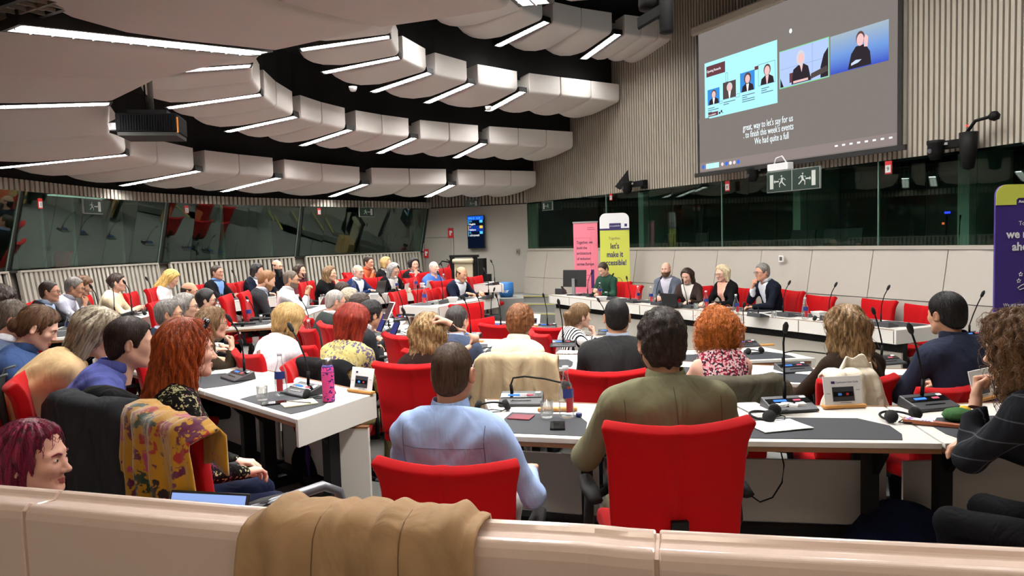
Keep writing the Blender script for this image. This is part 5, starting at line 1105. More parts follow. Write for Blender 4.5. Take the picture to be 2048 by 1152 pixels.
desk('nearest white desk with grey mat between light blue shirt and olive jacket', [(-.08, 3.52), (.37, 3.40)], [(-.17, 4.33), (.5, 4.12)], 0, ((.1, .9),), 'L')
desk('long white desk in front of the man in the olive jacket', [(.37, 3.40), (1.9, 3.17)], [(.5, 4.12), (2.0, 3.86)], 0, ((.04, .3), (.34, .92)))
desk('white desk in front of the curly-haired woman in dark blazer', [(1.9, 3.17), (3.4, 3.17)], [(2.0, 3.86), (3.3, 3.9)], 0, ((.05, .6),))
d2 = desk('white desk end with pink bottle beside the red-haired woman', [(-1.23, 3.99), (-2.1, 4.85)][::-1], [(-.92, 4.62), (-1.62, 5.3)][::-1], 0, ((.35, .93),), 'R')
mb = MB(); mb.prism([(-1.05, 4.15), (-.98, 4.3), (-.72, 4.2), (-.78, 4.06)], 0.0, .5)
a0, a1 = gz(655, 868, .52)[:2], gz(738, 868, .52)[:2]
pn = thing('desk_end_panel', 'white upright panel standing below the end of the pink bottle desk', 'panel', (*((a0+a1)/2), 0), math.atan2(a1[1]-a0[1], a1[0]-a0[0])); L_ = float(np.linalg.norm(a1-a0))
mb = MB(); mb.box((0, 0, .29), (L_, .03, .54)); obj('board', mb, M_TOP, pn); mb = MB(); mb.box((-L_/2+.0, .012, .29), (.03, .03, .55)); mb.box((0, .0, .565), (L_, .04, .012)); obj('wood_edge', mb, M_WOOD, pn)
desk('white desk in front of the denim shirt and tan blazer', [(-2.1, 4.85), (-3.1, 5.8)][::-1], [(-1.62, 5.3), (-2.6, 6.25)][::-1], 0, two)
desk('white desk at the left edge in front of the grey-blue jacket', [(-3.1, 5.8), (-4.0, 6.9)][::-1], [(-2.6, 6.25), (-3.4, 7.25)][::-1], 0, two)
B_ = -.12
desk('white desk end in front of the woman holding her blonde hair', [(-.95, 6.0), (-.51, 5.47)], [(-.4, 6.6), (.017, 6.19)], B_, ((.06, .94),), 'R')
desk('white desk in front of red-haired woman in yellow floral blouse', [(-1.8, 6.6), (-.95, 6.0)], [(-1.35, 7.2), (-.4, 6.6)], B_, two)
desk('white desk in front of the olive top and blonde bob', [(-2.5, 7.3), (-1.8, 6.6)], [(-1.95, 7.75), (-1.35, 7.2)], B_, two)
desk('white desk in front of the grey-haired woman with glasses', [(-2.9, 8.3), (-2.5, 7.3)], [(-2.3, 8.45), (-1.95, 7.75)], B_, two)
desk('white desk in front of the cream sweater', [(.05, 6.05), (.95, 5.9)], [(.1, 6.75), (1.05, 6.6)], B_, two, 'L')
desk('white desk with scattered papers in front of curly red hair', [(1.0, 5.6), (2.2, 5.0)], [(1.3, 6.2), (2.52, 5.6)], B_, two)
desk('white desk in front of the man in the navy blazer', [(2.2, 5.0), (3.4, 4.75)], [(2.52, 5.6), (3.55, 5.4)], B_, two)
C_ = -.25
desk('white desk in the pit below the right half of panel table', [(1.25, 6.78), (2.84, 6.85)], [(1.35, 7.5), (2.62, 7.62)], C_, two, 'R')
desk('white desk in front of the woman with the ponytail', [(.35, 8.35), (1.4, 7.95)], [(.45, 9.05), (1.55, 8.65)], C_, two)
desk('white desk in front of the man with greying dark hair', [(-.62, 7.05), (.0, 6.8)], [(-.5, 8.0), (.15, 7.75)], B_, two, 'L')
desk('low white desk with dark mats in the middle of the pit', [(-.85, 9.9), (.05, 9.35)], [(-.35, 10.9), (.42, 10.35)], C_, two, 'LR')
desk('cluttered white desk in front of the man with phone', [(-2.0, 9.0), (-1.3, 7.5)], [(-1.45, 9.3), (-.75, 7.9)], -.1, two)
desk('white desk end beyond the clutter in the middle', [(-2.2, 10.8), (-2.0, 9.0)], [(-1.5, 11.5), (-1.45, 9.3)], -.1, two, 'L')
desk('white desk with bottles in front of the empty red chairs', [(-3.35, 9.6), (-3.3, 8.25)], [(-2.72, 9.8), (-2.65, 8.45)], .05, two)
desk('white desk end in front of the bearded man in grey suit', [(-3.3, 11.0), (-3.35, 9.6)], [(-2.68, 11.2), (-2.72, 9.8)], .05, two, 'L')
def outw(p, o): n = nrm(np.array(p)-CC); return np.array(p)+n*o
L1 = [(-4.3, 7.6), (-4.75, 9.0), (-4.85, 10.2), (-4.65, 11.4), (-4.2, 12.3), (-3.5, 12.95), (-2.8, 13.3)]; L1n = ['at the left edge in front of black suit', 'in front of the man with hand on face', 'in front of the woman in the cream sweater', 'in front of the blonde woman in white', 'with laptop in front of the dark suited man with glasses', 'in front of the man with the long beard']
for a, b, n in zip(L1[:-1], L1[1:], L1n): desk('white rear desk '+n, [outw(b, .7), outw(a, .7)], [b, a], .1, two, 'L' if b == L1[-1] else '')
desk('white desk in front of the bald man in navy suit', [outw((-1.75, 12.85), .7), outw((-2.55, 11.95), .7)], [(-1.75, 12.85), (-2.55, 11.95)], .1, two, 'R')
desk('white desk in front of blue sweater', [outw((-.95, 13.7), .7), outw((-1.75, 12.85), .7)], [(-.95, 13.7), (-1.75, 12.85)], .1, two)
desk('white desk in front of the man typing in navy jacket', [(-.88, 11.9), (-1.62, 10.45)], [(-.24, 11.5), (-1.04, 10.02)], .06, two, 'LR')
desk('white rearmost desk in front of the orange shirt', [outw((-1.9, 14.35), .7), outw((-2.95, 13.55), .7)], [(-1.9, 14.35), (-2.95, 13.55)], .12, two)
desk('white rearmost desk reaching to the far steps', [(-.4, 14.9), outw((-1.9, 14.35), .7)], [(-.2, 14.0), (-1.9, 14.35)], .12, two, 'L')
tp = [(.77, 14.6), (1.44, 13.1), (2.11, 11.9), (2.73, 10.85), (3.2, 10.05), (3.67, 9.24), (4.26, 8.03)]; nn = np.array((.85, .36)); tn = ['with the computer monitor', 'in front of the yellow-green banner', 'in front of the bald man in grey blazer', 'in front of the brown-haired woman', 'in front of the grey-haired man', 'at its empty right end']
for i, (a, b, n) in enumerate(zip(tp[:-1], tp[1:], tn)):
    desk('panel table unit '+n, [np.array(b)+nn*.78, np.array(a)+nn*.78], [b, a], -.17, two, ('R' if i == 0 else '')+('L' if i == 5 else ''), group='panel table units', modesty=False)
    t = COL.objects[-1] if False else None
    q = lambda p, o: np.array(p)+nn*o
    mb = MB(); mb.prism([q(a, .1), q(b, .1), q(b, .13), q(a, .13)], -.04, .3); o = thing('panel_front', 'white front board below the panel table '+n, 'panel', (0, 0, 0), 0, 'front boards of the panel table'); obj('board', mb, M_WHITEP, o); mb = MB(); mb.prism([q(a, .06), q(b, .06), q(b, .16), q(a, .16)], -.1, -.04); obj('ledge', mb, M_WHITEP, o); mb = MB(); mb.prism([q(a, .13), q(b, .13), q(b, .2), q(a, .2)], .3, .41); obj('shadow_gap', mb, M_LEG, o)

# ------------------------------------------------------------------ chairs
M_CH = mat('chair_red', (172, 9, 15), .82, bump=(420, .25, .002), sheen=.05, spec=.12)
def back_grid(half=None):
    nu, nv = 19, 13; G = np.zeros((nu, nv, 3))
    for i in range(nu):
        u = -1+2*i/(nu-1)
        for j in range(nv):
            v = j/(nv-1); hw = .235+.022*v+.02*max(0, v-.8)*5*abs(u)
            z = .50+.47*v+.022*v**3*(u*u)-.0; y = -.235-.075*v+.055*u*u*(.55+.45*v)-.03*max(0, v-.88)*8
            y += .013*math.exp(-(u/.045)**2)+.014*math.exp(-((v-.3)/.05)**2)
            G[i, j] = (u*hw, y, z)
    return G
def make_chair(label):
    t = thing('conference_chair', label, 'chair', group='red conference chairs')
    mb = MB(); mb.sheet(back_grid(), .055); o = obj('backrest', mb, M_CH, t, smooth=True, bevel=.015)
    mb = MB(); n = 9; G = np.zeros((n, n, 3))
    for i in range(n):
        for j in range(n): u, v = -1+2*i/(n-1), -1+2*j/(n-1); G[i, j] = (u*.24*(1-.06*(v+1)/2), v*.235+.02, .455+.012*u*u-.02*max(0, v-.5)*2)
    mb.sheet(G, .07); obj('seat', mb, M_CH, t, smooth=True, bevel=.02)
    mb = MB(); mb.hexa([(-.035, -.275, .42), (.035, -.275, .42), (.035, -.25, .42), (-.035, -.25, .42)], [(-.03, -.30, .62), (.03, -.30, .62), (.03, -.275, .62), (-.03, -.275, .62)]); obj('back_strap', mb, M_LEG, t)
    for s in (-1, 1):
        mb = MB(); mb.tube([(s*.29, -.17, .665), (s*.295, -.05, .675), (s*.29, .1, .67)], [.03, .036, .028], 8, flat=.5); a = obj('armrest', mb, M_LEG, t, smooth=True)
        mb = MB(); mb.tube([(s*.2, -.02, .415), (s*.285, -.03, .43), (s*.3, -.04, .52), (s*.295, -.05, .66)], .02, 8); obj('arm_post', mb, M_LEG, a, smooth=True)
    mb = MB(); mb.lathe([(.03, .1), (.03, .3), (.022, .3), (.022, .40), (.09, .405), (.09, .42)], n=12); obj('column', mb, mat('chair_metal', (120, 120, 122), .3, .9), t, smooth=True)
    for k in range(5):
        a = 2*math.pi*k/5+.3; mb = MB(); mb.tube([(.02*math.cos(a), .02*math.sin(a), .11), (.16*math.cos(a), .16*math.sin(a), .1), (.28*math.cos(a), .28*math.sin(a), .07)], [.03, .024, .016], 7); l = obj('leg', mb, M_LEG, t, smooth=True)
        mb = MB(); mb.lathe([(0, 0), (.025, .002), (.03, .03), (.02, .058), (0, .06)], (.285*math.cos(a), .285*math.sin(a), 0), 8); obj('caster', mb, M_LEG, l, smooth=True)
    return t
CHAIR0 = make_chair('x'); CHAIR_USED = []; CHAIR_LABELS = set()
def chair(label, x, y, fl, yaw_deg, dz=0.0):
    if not CHAIR_USED: c = CHAIR0; c.location = (x, y, fl+dz); c.rotation_euler = (0, 0, math.radians(yaw_deg)); c['label'] = label
    else: c = dup(CHAIR0, (x, y, fl+dz), math.radians(yaw_deg), label)
    CHAIR_USED.append(c); return c
def chair_px(label, px, py_top, d, yaw, fl, h=.985):
    """an empty chair whose back's top is seen at this pixel"""
    p = gy(px, py_top, d); b = np.array((0, -.31)); R = rotm('Z', yaw)[:2, :2]; q = p[:2]-R@b; return chair(label, q[0], q[1], fl, yaw, float(p[2]-h-fl))
def drape_chair(name, label, c, m, w=.56, down=.5, front=.18, h=.985, folds=4.0, amp=.016, seed=0, hem=.0, shift=0.0, flare=.06, bulge=.0):
    """a garment hung over the back of chair c"""
    nu, nv = 44, 34; G = np.zeros((nu, nv, 3)); ph = seed*1.7
    for i in range(nu):
        u = -1+2*i/(nu-1)
        for j in range(nv):
            v = j/(nv-1); s = -front+v*(front+down); ww = w/2+flare*max(0, s)/down; sag = .012*u*u*0-.05*max(0, abs(u)-.82)*5*.4
            if s < -.03: z, y = h+.04+(s+.03), -.262
            elif s < .05: a = (s+.03)/.08*math.pi; z, y = h+.04+.03*math.sin(a), -.33+.068*math.cos(a)
            else: z, y = h+.04-(s-.05), -.398+.10*min(1, (s-.05)/.5)*.35-bulge*math.sin(min(1, (s-.05)/down)*math.pi)
            y += .055*u*u*.8; k = max(0, s)/down
            f = math.sin(folds*3.1*u+1.5*math.sin(2.1*k+ph)+ph)+.5*math.sin(folds*6.7*u-2*k+2*ph)
            y -= amp*f*min(1, k*2.5)+.008*min(1, k*3); z += sag+.008*f*(1 if s < .06 else 0)*.6+(hem*math.sin(5*u+ph) if v > .8 else 0)*(v-.8)*5-.06*max(0, abs(u)-.75)*2*(1 if s > 0 else .3)
            G[i, j] = (u*ww+shift+.012*math.sin(3*v+ph), y, z)
    mb = MB(); mb.sheet(G, .010); o = obj(name, mb, m, None, smooth=True); o.location = c.location; o.rotation_euler = c.rotation_euler; return tag(o, label, 'jacket' if name != 'shawl' else 'shawl')
# ------------------------------------------------------------------ the people and their chairs
H_DKB = ('hair_dark_brown', (30, 20, 15), (62, 44, 34)); H_BLK = ('hair_black', (12, 11, 11), (38, 35, 35)); H_BRN = ('hair_brown', (62, 42, 28), (112, 80, 54)); H_GRY = ('hair_grey', (74, 70, 66), (150, 146, 140)); H_WHT = ('hair_white', (150, 146, 140), (216, 212, 206))
H_BLD = ('hair_blonde', (150, 116, 66), (222, 190, 130)); H_RED = ('hair_copper', (104, 40, 14), (190, 88, 36)); H_CRM = ('hair_crimson', (96, 22, 14), (176, 54, 28)); H_ASH = ('hair_ash', (96, 84, 68), (196, 182, 158)); H_MAG = ('hair_magenta', (34, 14, 22), (150, 22, 66)); H_ORG = ('hair_orange', (130, 62, 20), (222, 134, 54)); H_LBR = ('hair_light_brown', (86, 64, 42), (150, 118, 82)); H_HON = ('hair_honey', (84, 62, 38), (196, 160, 108)); H_SPK = ('hair_grey_brown', (52, 44, 38), (120, 104, 90)); H_GIN = ('hair_ginger', (96, 64, 38), (160, 112, 70)); H_AUB = ('hair_auburn', (80, 48, 26), (160, 104, 60))
def yaw_to(x, y, tx=2.9, ty=10.0): return -math.degrees(math.atan2(tx-x, ty-y))
def badge(x=.07, al=.52):
    def f(o, k):
        c = k['chest'](x, al, .145); mb = MB(); mb.box(c, (.062, .006, .05), rotm('X', 0)); obj('name_badge', mb, mat('badge_white', (236, 236, 230), .4), o)
    return f
def chair_at(who, o, yaw):
    b = o.location; R = rotm('Z', yaw)[:2, :2]; q = np.array((b.x, b.y))-R@np.array((0, .03)); hz = None
    return chair('red conference chair under '+who, q[0], q[1], b.z, yaw)
PEOPLE = {}
def P(who, label, px, py, d, yaw=None, fl=0.0, ch='auto', **k):
    if yaw is None: q = gy(px, py, d); yaw = yaw_to(q[0], q[1])
    elif isinstance(yaw, str): q = gy(px, py, d); yaw = yaw_to(q[0], q[1])+float(yaw)
    o = person(label, px, py, d, yaw, floor=fl, **k); PEOPLE[who] = o
    if ch == 'auto': chair_at(who, o, yaw)
    elif ch == 'side': chair_at(who, o, yaw-60)
    elif ch: chair_px('red conference chair under '+who, *ch, fl)
    return o
def jk(n, c, s, t=None): return dict(top=('jacket_'+n, c, 'plain', (), s, t), kind='jacket', collar=('shirt_collar_%d_%d_%d' % s, s))
def sh(n, c, **k): return dict(top=('shirt_'+n, c), kind='shirt', collar=('shirt_'+n, c))
def kn(n, c): return dict(top=('knit_'+n, c), kind='knit')
# --- foreground
P('woman with magenta hair', 'woman with magenta hair and dark fringe seen in profile behind the parapet', 58, 846, 2.38, -84, -.1, None, fem=True, skin_c=(222, 170, 148), hair=('bob', .2, -.002), hcol=H_MAG, lean=10, arms='lap', strands=700, **kn('black', (26, 25, 28)))
P('man in light blue shirt', 'man in light blue shirt with cropped brown hair seen from behind', 903, 688, 2.95, -14, 0, (886, 928, 2.58, -10), hair=('crop', 0, .001), hcol=('hair_crop_brown', (58, 44, 35), (104, 82, 64)), head=(2, 0, 0), lean=6, arms='rest', glasses=(30, 26, 28), strands=2600, legs=(168, 166, 162), sw=1.08, skin_c=SKINR, tgt={'R': (.27, .30, .70), 'L': (-.2, .42, .8)}, seams=[[(-.17, .72), (.17, .72)], [(-.17, .9), (-.165, .45)], [(.17, .9), (.165, .45)]], **sh('light_blue', (158, 182, 224)))
P('man in olive jacket', 'man in olive green jacket with dark curly hair seen from behind', 1323, 625, 2.85, 3, 0, (1360, 848, 2.55, 2), hair=('curlshort', 0, .001), hcol=('hair_wavy_dark', (22, 17, 15), (72, 58, 48)), lean=7, arms='wide', strands=2600, sw=1.12, skin_c=SKINM, beard=.15, seams=[[(0, .97), (.004, .2)], [(-.185, .9), (-.18, .5)], [(.185, .9), (.18, .5)]], legs=(112, 110, 88), top=('jacket_olive', (124, 122, 96)), kind='jacket', collar=('jacket_olive', (124, 122, 96)))
P('curly-haired woman in dark blazer', 'woman in dark checked blazer with curly brown hair leaning at the right edge', 2030, 640, 2.8, 30, 0, 'auto', fem=True, hair=('curly', .2, .03), hcol=('hair_curl_brown', (58, 38, 24), (140, 104, 68)), lean=20, arms='chinL', strands=2600, legs=(22, 22, 26), top=('blazer_check', (40, 42, 48), 'check', ((72, 74, 80),), None, None, .7), kind='jacket')
def sunglasses(o, k):
    mb = MB()
    for s in (-1, 1): mb.tube([k['tohead'](np.array((s*.035+.026*math.cos(a), .062+.012*math.sin(a), .118+.02*math.sin(a)))) for a in np.linspace(0, 6.28, 13)], .009, 6); mb.tube([k['tohead'](np.array(p)) for p in ((s*.06, .06, .12), (s*.088, .02, .08), (s*.09, -.02, .05))], .0035, 5)
    obj('sunglasses', mb, mat('sunglass_black', (14, 14, 15), .2), o, smooth=True)
P('woman with long copper hair', 'woman with long copper red hair, sunglasses on head and dark floral blouse', 372, 648, 3.25, -58, 0, (322, 850, 2.78, -46), fem=True, hair=('long', .46, .014), hcol=H_RED, lean=8, arms='lap', strands=3600, legs=(30, 36, 62), skin_c=SKINP, extra=sunglasses, sw=1.1, top=('blouse_dark_floral', (26, 22, 24), 'floral', ((120, 130, 84), (96, 30, 66), (176, 170, 130), (40, 40, 36)), None, None, 2.4), kind='shirt')
P('man in blue shirt', 'dark-haired man in blue shirt resting chin on his hand', 262, 638, 3.65, -62, 0, 'auto', hair=('short', 0, .002), hcol=H_DKB, lean=24, arms='chinR', strands=2200, skin_c=SKINL, sw=1.08, **sh('blue', (82, 88, 150)))
P('woman in tan blazer', 'woman in tan blazer with streaked ash blonde hair bending over the desk', 213, 626, 3.95, -58, 0, 'auto', fem=True, hair=('bob', .15, .012), hcol=H_ASH, lean=34, head=(-10, -18, 0), arms='chinR', strands=2400, top=('blazer_tan', (206, 176, 132)), kind='jacket')
P('woman in denim shirt', 'woman in denim shirt with brown hair tied in a low bun', 92, 618, 4.45, -68, 0, 'auto', fem=True, hair=('bun', .6, .002), hcol=H_BRN, lean=20, head=(0, -20, 0), arms='desk', strands=1800, skin_c=SKINP, sw=1.12, **sh('denim', (62, 84, 128)))
P('man in grey-blue jacket', 'man in grey-blue jacket with grey-brown hair at the left edge', 30, 604, 5.0, -60, 0, 'auto', hair=('short', 0, .004), hcol=H_SPK, lean=16, head=(0, -8, 0), arms='desk', strands=1400, skin_c=SKINR, sw=1.1, top=('jacket_grey_blue', (84, 96, 120)), kind='jacket', collar=('shirt_collar_white', (220, 220, 224)))
P('dark curly-haired woman', 'woman with dark curly hair partly cut off by the left edge', 8, 580, 5.9, -70, 0, 'auto', fem=True, hair=('curly', .2, .02), hcol=H_DKB, lean=18, head=(0, -12, 0), arms='desk', strands=900, **kn('dark_brown', (40, 32, 34)))
# --- second row left
P('blonde woman in white shirt', 'woman with a blonde bob and white shirt with brown bag strap, seen from behind', 585, 616, 6.15, -36, -.12, (640, 736, 5.35, -34), fem=True, hair=('bob', .11, .026), hcol=H_BLD, lean=22, head=(0, -16, 0), arms='desk', strands=1800, sw=1.2, extra=lambda o, k: [obj('bag_strap', (lambda m: (m.tube([k['Sh'][-1]+np.array((.05, -.0, .10)), k['nb']+np.array((-.07, -.11, -.06)), k['ch']+k['bk']*.165+np.array((.0, 0, -.02)), k['hip']+k['sp0']*.2+k['bk']*.155+np.array((.12, 0, 0))], .012, 6, flat=.5), m)[1])(MB()), mat('strap_brown', (110, 62, 40), .6), o, smooth=True)], **sh('white', (232, 230, 236)))
P('red-haired woman in yellow floral blouse', 'woman with crimson red hair and yellow blouse with violet print', 712, 616, 5.5, -30, -.12, 'side', fem=True, hair=('bob', .16, .022), hcol=H_CRM, lean=14, head=(-8, -14, 0), arms='phone', strands=2000, sw=1.15, top=('blouse_yellow', (196, 182, 118), 'floral', ((84, 76, 110), (96, 90, 116), (150, 140, 110)), None, None, 1.7), kind='shirt', legs=(150, 140, 100))
P('blonde woman holding her hair', 'woman lifting her long wavy blonde hair with one hand', 858, 634, 5.15, -14, -.12, (822, 727, 4.75, -8), fem=True, hair=('wavy', .30, .02), hcol=H_HON, lean=10, arms='desk', strands=2600, tgt={'R': (.14, .10, 1.26), 'fist': 1}, **kn('brown', (56, 38, 34)))
P('woman in olive top', 'light brown haired woman with glasses in olive top, hand at mouth', 425, 617, 5.9, -68, -.12, 'auto', fem=True, hair=('long', .19, .004), hcol=H_LBR, lean=16, arms='chinR', strands=1600, glasses=(120, 100, 80), top=('knit_olive', (62, 52, 40)), kind='knit')
P('grey-haired man in navy suit', 'man with neat grey hair and glasses in navy suit', 336, 601, 6.3, -74, -.08, 'auto', hair=('short', 0, .003), hcol=H_GRY, lean=8, arms='desk', strands=1400, glasses=True, skin_c=SKINM, **jk('navy', (34, 42, 60), (200, 206, 222)))
P('grey-haired woman with glasses', 'grey-haired woman with dark glasses and patterned white top', 370, 588, 7.0, -76, -.06, 'auto', fem=True, hair=('bob', .1, .0), hcol=H_GRY, lean=12, arms='desk', glasses=True, top=('blouse_print', (226, 224, 222), 'spots', ((230, 230, 230), (40, 40, 44), (200, 200, 200)), None, None, .8), kind='shirt')
P('woman with short black hair', 'woman with short black hair and round black glasses, hand raised', 412, 580, 8.5, -74, .0, 'auto', fem=True, hair=('short', 0, .012), hcol=H_BLK, lean=12, arms='chinR', glasses=True, **kn('beige_grey', (160, 150, 136)))
P('bald man in dark red', 'bald man with glasses in dark red top behind the black-haired woman', 378, 565, 9.4, -80, .05, 'auto', hair=('fringe', 0, .0), hcol=H_DKB, lean=10, arms='chinR', glasses=True, skin_c=SKINM, **kn('dark_red', (76, 36, 36)))
# --- rear left rows
P('man in black suit', 'dark-haired man with glasses in black suit and pale blue shirt', 98, 563, 8.7, -78, .1, 'auto', hair=('short', 0, .0), hcol=H_DKB, lean=12, arms='desk', glasses=True, skin_c=SKINR, **jk('black', (30, 30, 33), (176, 196, 226)))
P('man with hand on face', 'grey-haired man in pale shirt resting his face on his hand', 152, 556, 9.2, -76, .1, 'auto', hair=('short', 0, .004), hcol=H_GRY, lean=20, head=(0, -8, 0), arms='chinR', glasses=True, skin_c=SKINM, **sh('pale_grey', (206, 210, 226)))
P('woman in grey jacket', 'woman with brown tied hair in grey jacket looking down', 174, 554, 9.9, -80, .1, 'auto', fem=True, hair=('pony', .1, .0), hcol=H_BRN, lean=16, head=(0, -22, 0), arms='desk', top=('jacket_grey_brown', (92, 88, 84)), kind='jacket')
P('woman in cream sweater', 'woman in cream sweater with dark hair tied up and a scarf', 234, 548, 10.3, -76, .1, 'auto', fem=True, hair=('bun', .3, .002), hcol=H_DKB, lean=10, arms='clasp', sw=1.25, skin_c=SKINP, **kn('cream', (236, 222, 186)))
P('blonde woman in white', 'woman with long golden hair and white blouse looking down', 350, 543, 10.9, -80, .1, 'auto', fem=True, hair=('long', .26, .008), hcol=('hair_gold', (176, 140, 66), (236, 206, 130)), lean=22, head=(0, -26, 0), arms='desk', **sh('white_b', (236, 232, 232)))
P('dark suited man with glasses', 'upright man with glasses in dark suit and light blue shirt at the rear desk', 433, 531, 12.6, None, .1, 'auto', hair=('short', 0, -.002), hcol=H_DKB, lean=2, arms='clasp', glasses=True, skin_c=SKINR, **jk('charcoal', (34, 34, 38), (130, 168, 226)))
P('black-haired woman in navy', 'woman with black bob in navy jacket behind a silver laptop', 517, 528, 12.9, '10', .1, 'auto', fem=True, hair=('bob', .13, .0), hcol=H_BLK, lean=12, head=(0, -14, 0), arms='desk', **jk('navy_b', (30, 38, 58), (226, 226, 230)))
P('man with the long beard', 'bald man with glasses and a long black beard at the rear desk', 553, 520, 13.4, None, .1, 'auto', hair=('fringe', 0, .0), hcol=H_BLK, lean=6, arms='clasp', glasses=True, beard=.6, **kn('dark_navy', (30, 32, 42)))
P('bearded man in grey suit', 'ginger bearded man in grey suit and blue tie reading his phone', 540, 543, 9.6, '16', .05, 'auto', hair=('short', 0, .002), hcol=H_GIN, lean=16, head=(0, -20, 0), arms='phone', beard=.15, **jk('grey', (62, 62, 66), (206, 216, 232), (96, 124, 180)))
P('man in white shirt', 'grey-haired man with dark glasses in white shirt holding paper', 583, 542, 10.4, '12', .05, 'auto', hair=('short', 0, -.002), hcol=H_SPK, lean=8, head=(0, -6, 0), arms='hands_up', glasses=True, beard=.12, skin_c=SKINM, **sh('white_c', (240, 240, 242)))
P('woman in maroon top', 'long dark-haired woman in maroon top near the slat wall', 600, 529, 13.4, None, .1, 'auto', fem=True, hair=('long', .22, .0), hcol=H_DKB, lean=8, arms='desk', **kn('maroon', (96, 40, 48)))
P('woman in black sweater', 'long-haired woman in black sweater with hand at her chin', 660, 533, 12.4, '8', .1, 'auto', fem=True, hair=('long', .26, .002), hcol=H_LBR, lean=14, arms='chinR', **kn('black_b', (24, 24, 26)))
P('dark-haired person bending', 'dark-haired person bending low beside the bald man in navy', 690, 566, 11.4, '10', .0, None, fem=True, hair=('bob', .1, .0), hcol=H_DKB, lean=30, head=(0, -14, 0), arms='desk', **kn('dark_red_b', (90, 40, 42)))
P('bald man in navy suit', 'bald man with glasses in navy suit and white shirt', 715, 530, 13.0, None, .1, 'auto', hair=('fringe', 0, -.002), hcol=H_WHT, lean=4, arms='desk', glasses=(110, 100, 96), skin_c=SKINP, extra=badge(.08, .3), **jk('navy_c', (36, 52, 92), (236, 236, 240)))
P('man in orange shirt', 'dark-haired man in orange shirt with hands at his mouth', 737, 513, 14.7, '8', .15, 'auto', hair=('short', 0, .002), hcol=H_DKB, lean=12, arms='steeple', skin_c=SKINR, **sh('orange', (212, 116, 78)))
P('blonde woman in black jacket', 'woman with a blonde bob in black jacket in the rearmost row', 772, 515, 14.6, '30', .15, 'auto', fem=True, hair=('bob', .1, .006), hcol=H_BLD, lean=8, arms='desk', **jk('black_b', (30, 29, 32), (236, 232, 230)))
P('long grey-haired woman', 'long grey-haired woman in black jacket bending over papers', 790, 528, 13.0, '-12', .1, 'auto', fem=True, hair=('long', .2, .006), hcol=('hair_silver', (96, 94, 92), (190, 188, 184)), lean=22, head=(0, -14, 0), arms='desk', glasses=(60, 50, 50), extra=badge(-.08, .45), **jk('black_c', (26, 26, 29), (230, 230, 230)))
P('dark-haired woman in black', 'woman with short dark hair in black blazer, hand at chin', 828, 517, 14.4, '-20', .15, 'auto', fem=True, hair=('bob', .06, .01), hcol=H_BLK, lean=10, arms='chinR', skin_c=SKINL, **jk('black_d', (34, 34, 36), (180, 180, 186)))
P('white-haired man in blue sweater', 'white-haired man in bright blue sweater looking up', 866, 524, 14.1, '6', .12, 'auto', hair=('crop', 0, .0), hcol=H_WHT, lean=6, head=(-6, 12, 0), arms='desk', skin_c=SKINP, extra=badge(.08, .4), **kn('blue', (72, 110, 186)))
P('man typing in navy jacket', 'balding man in navy jacket and white shirt typing at the curved desk', 925, 534, 12.0, '-14', .06, 'auto', hair=('fringe', 0, .002), hcol=H_DKB, lean=14, head=(0, -12, 0), arms='desk', skin_c=SKINM, extra=badge(.1, .42), **jk('navy_d', (30, 38, 58), (228, 230, 236)))
# --- inner rows
P('grey-haired man in green-grey suit', 'man with short grey hair and black glasses in green-grey suit', 673, 581, 7.8, -62, -.1, 'auto', hair=('short', 0, -.004), hcol=('hair_silver_short', (110, 106, 100), (186, 182, 174)), lean=12, head=(0, -8, 0), arms='desk', glasses=True, skin_c=SKINR, **jk('green_grey', (62, 70, 68), (232, 232, 234)))
P('woman with grey-blond hair', 'woman with grey-blond hair behind the man in green-grey suit', 700, 577, 8.5, -66, -.1, 'auto', fem=True, hair=('bob', .08, .0), hcol=H_ASH, lean=14, arms='chinR', glasses=(120, 100, 90), **kn('navy', (36, 40, 58)))
P('man with tousled dark hair', 'man with tousled dark hair sitting just behind the man with the phone', 722, 589, 7.5, -60, -.1, 'auto', hair=('curlshort', 0, .006), hcol=H_DKB, lean=20, arms='desk', **jk('dark_b', (44, 46, 50), (220, 222, 226)))
P('man with phone', 'dark-haired man in dark suit leaning over with a phone', 744, 604, 6.6, -52, -.12, 'auto', hair=('curlshort', 0, .003), hcol=H_BLK, lean=28, arms='phone', skin_c=SKINM, strands=900, **jk('dark_suit', (54, 56, 60), (230, 232, 236)))
P('man with greying dark hair', 'man with greying dark hair in slate blue jacket, seen from behind', 914, 614, 6.2, -22, -.15, 'auto', hair=('short', 0, .004), hcol=('hair_salt_dark', (30, 28, 27), (88, 84, 80)), lean=12, head=(-10, 0, 0), arms='desk', strands=1100, **jk('slate_blue', (72, 84, 108), (170, 180, 200)))
P('woman in cream hooded sweater', 'woman with short auburn curls in cream sweater with loose collar', 1040, 616, 5.8, -22, -.12, (1030, 724, 5.25, -14), fem=True, hair=('curlshort', 0, .022), hcol=H_AUB, lean=8, arms='fold', strands=1400, hood=True, collar=('knit_cream_hood', (226, 214, 190)), **kn('cream_hood', (226, 214, 190)))
P('woman with ponytail', 'young woman with brown ponytail in black and white striped top', 1160, 609, 7.6, -72, -.25, 'auto', fem=True, hair=('pony', .2, .004), hcol=H_LBR, lean=12, arms='chinR', strands=1200, skin_c=SKINP, top=('top_stripe', (226, 224, 220), 'stripe', ((24, 24, 26),), None, None, 2.2), kind='knit')
P('man in charcoal suit', 'man in charcoal suit with thinning dark hair seen from behind', 1233, 599, 4.9, -6, -.12, (1216, 742, 4.55, -4), hair=('crop', 0, .001), hcol=H_BLK, lean=8, arms='desk', strands=2200, sw=1.12, skin_c=SKINM, **jk('charcoal_b', (58, 59, 60), (150, 160, 176)))
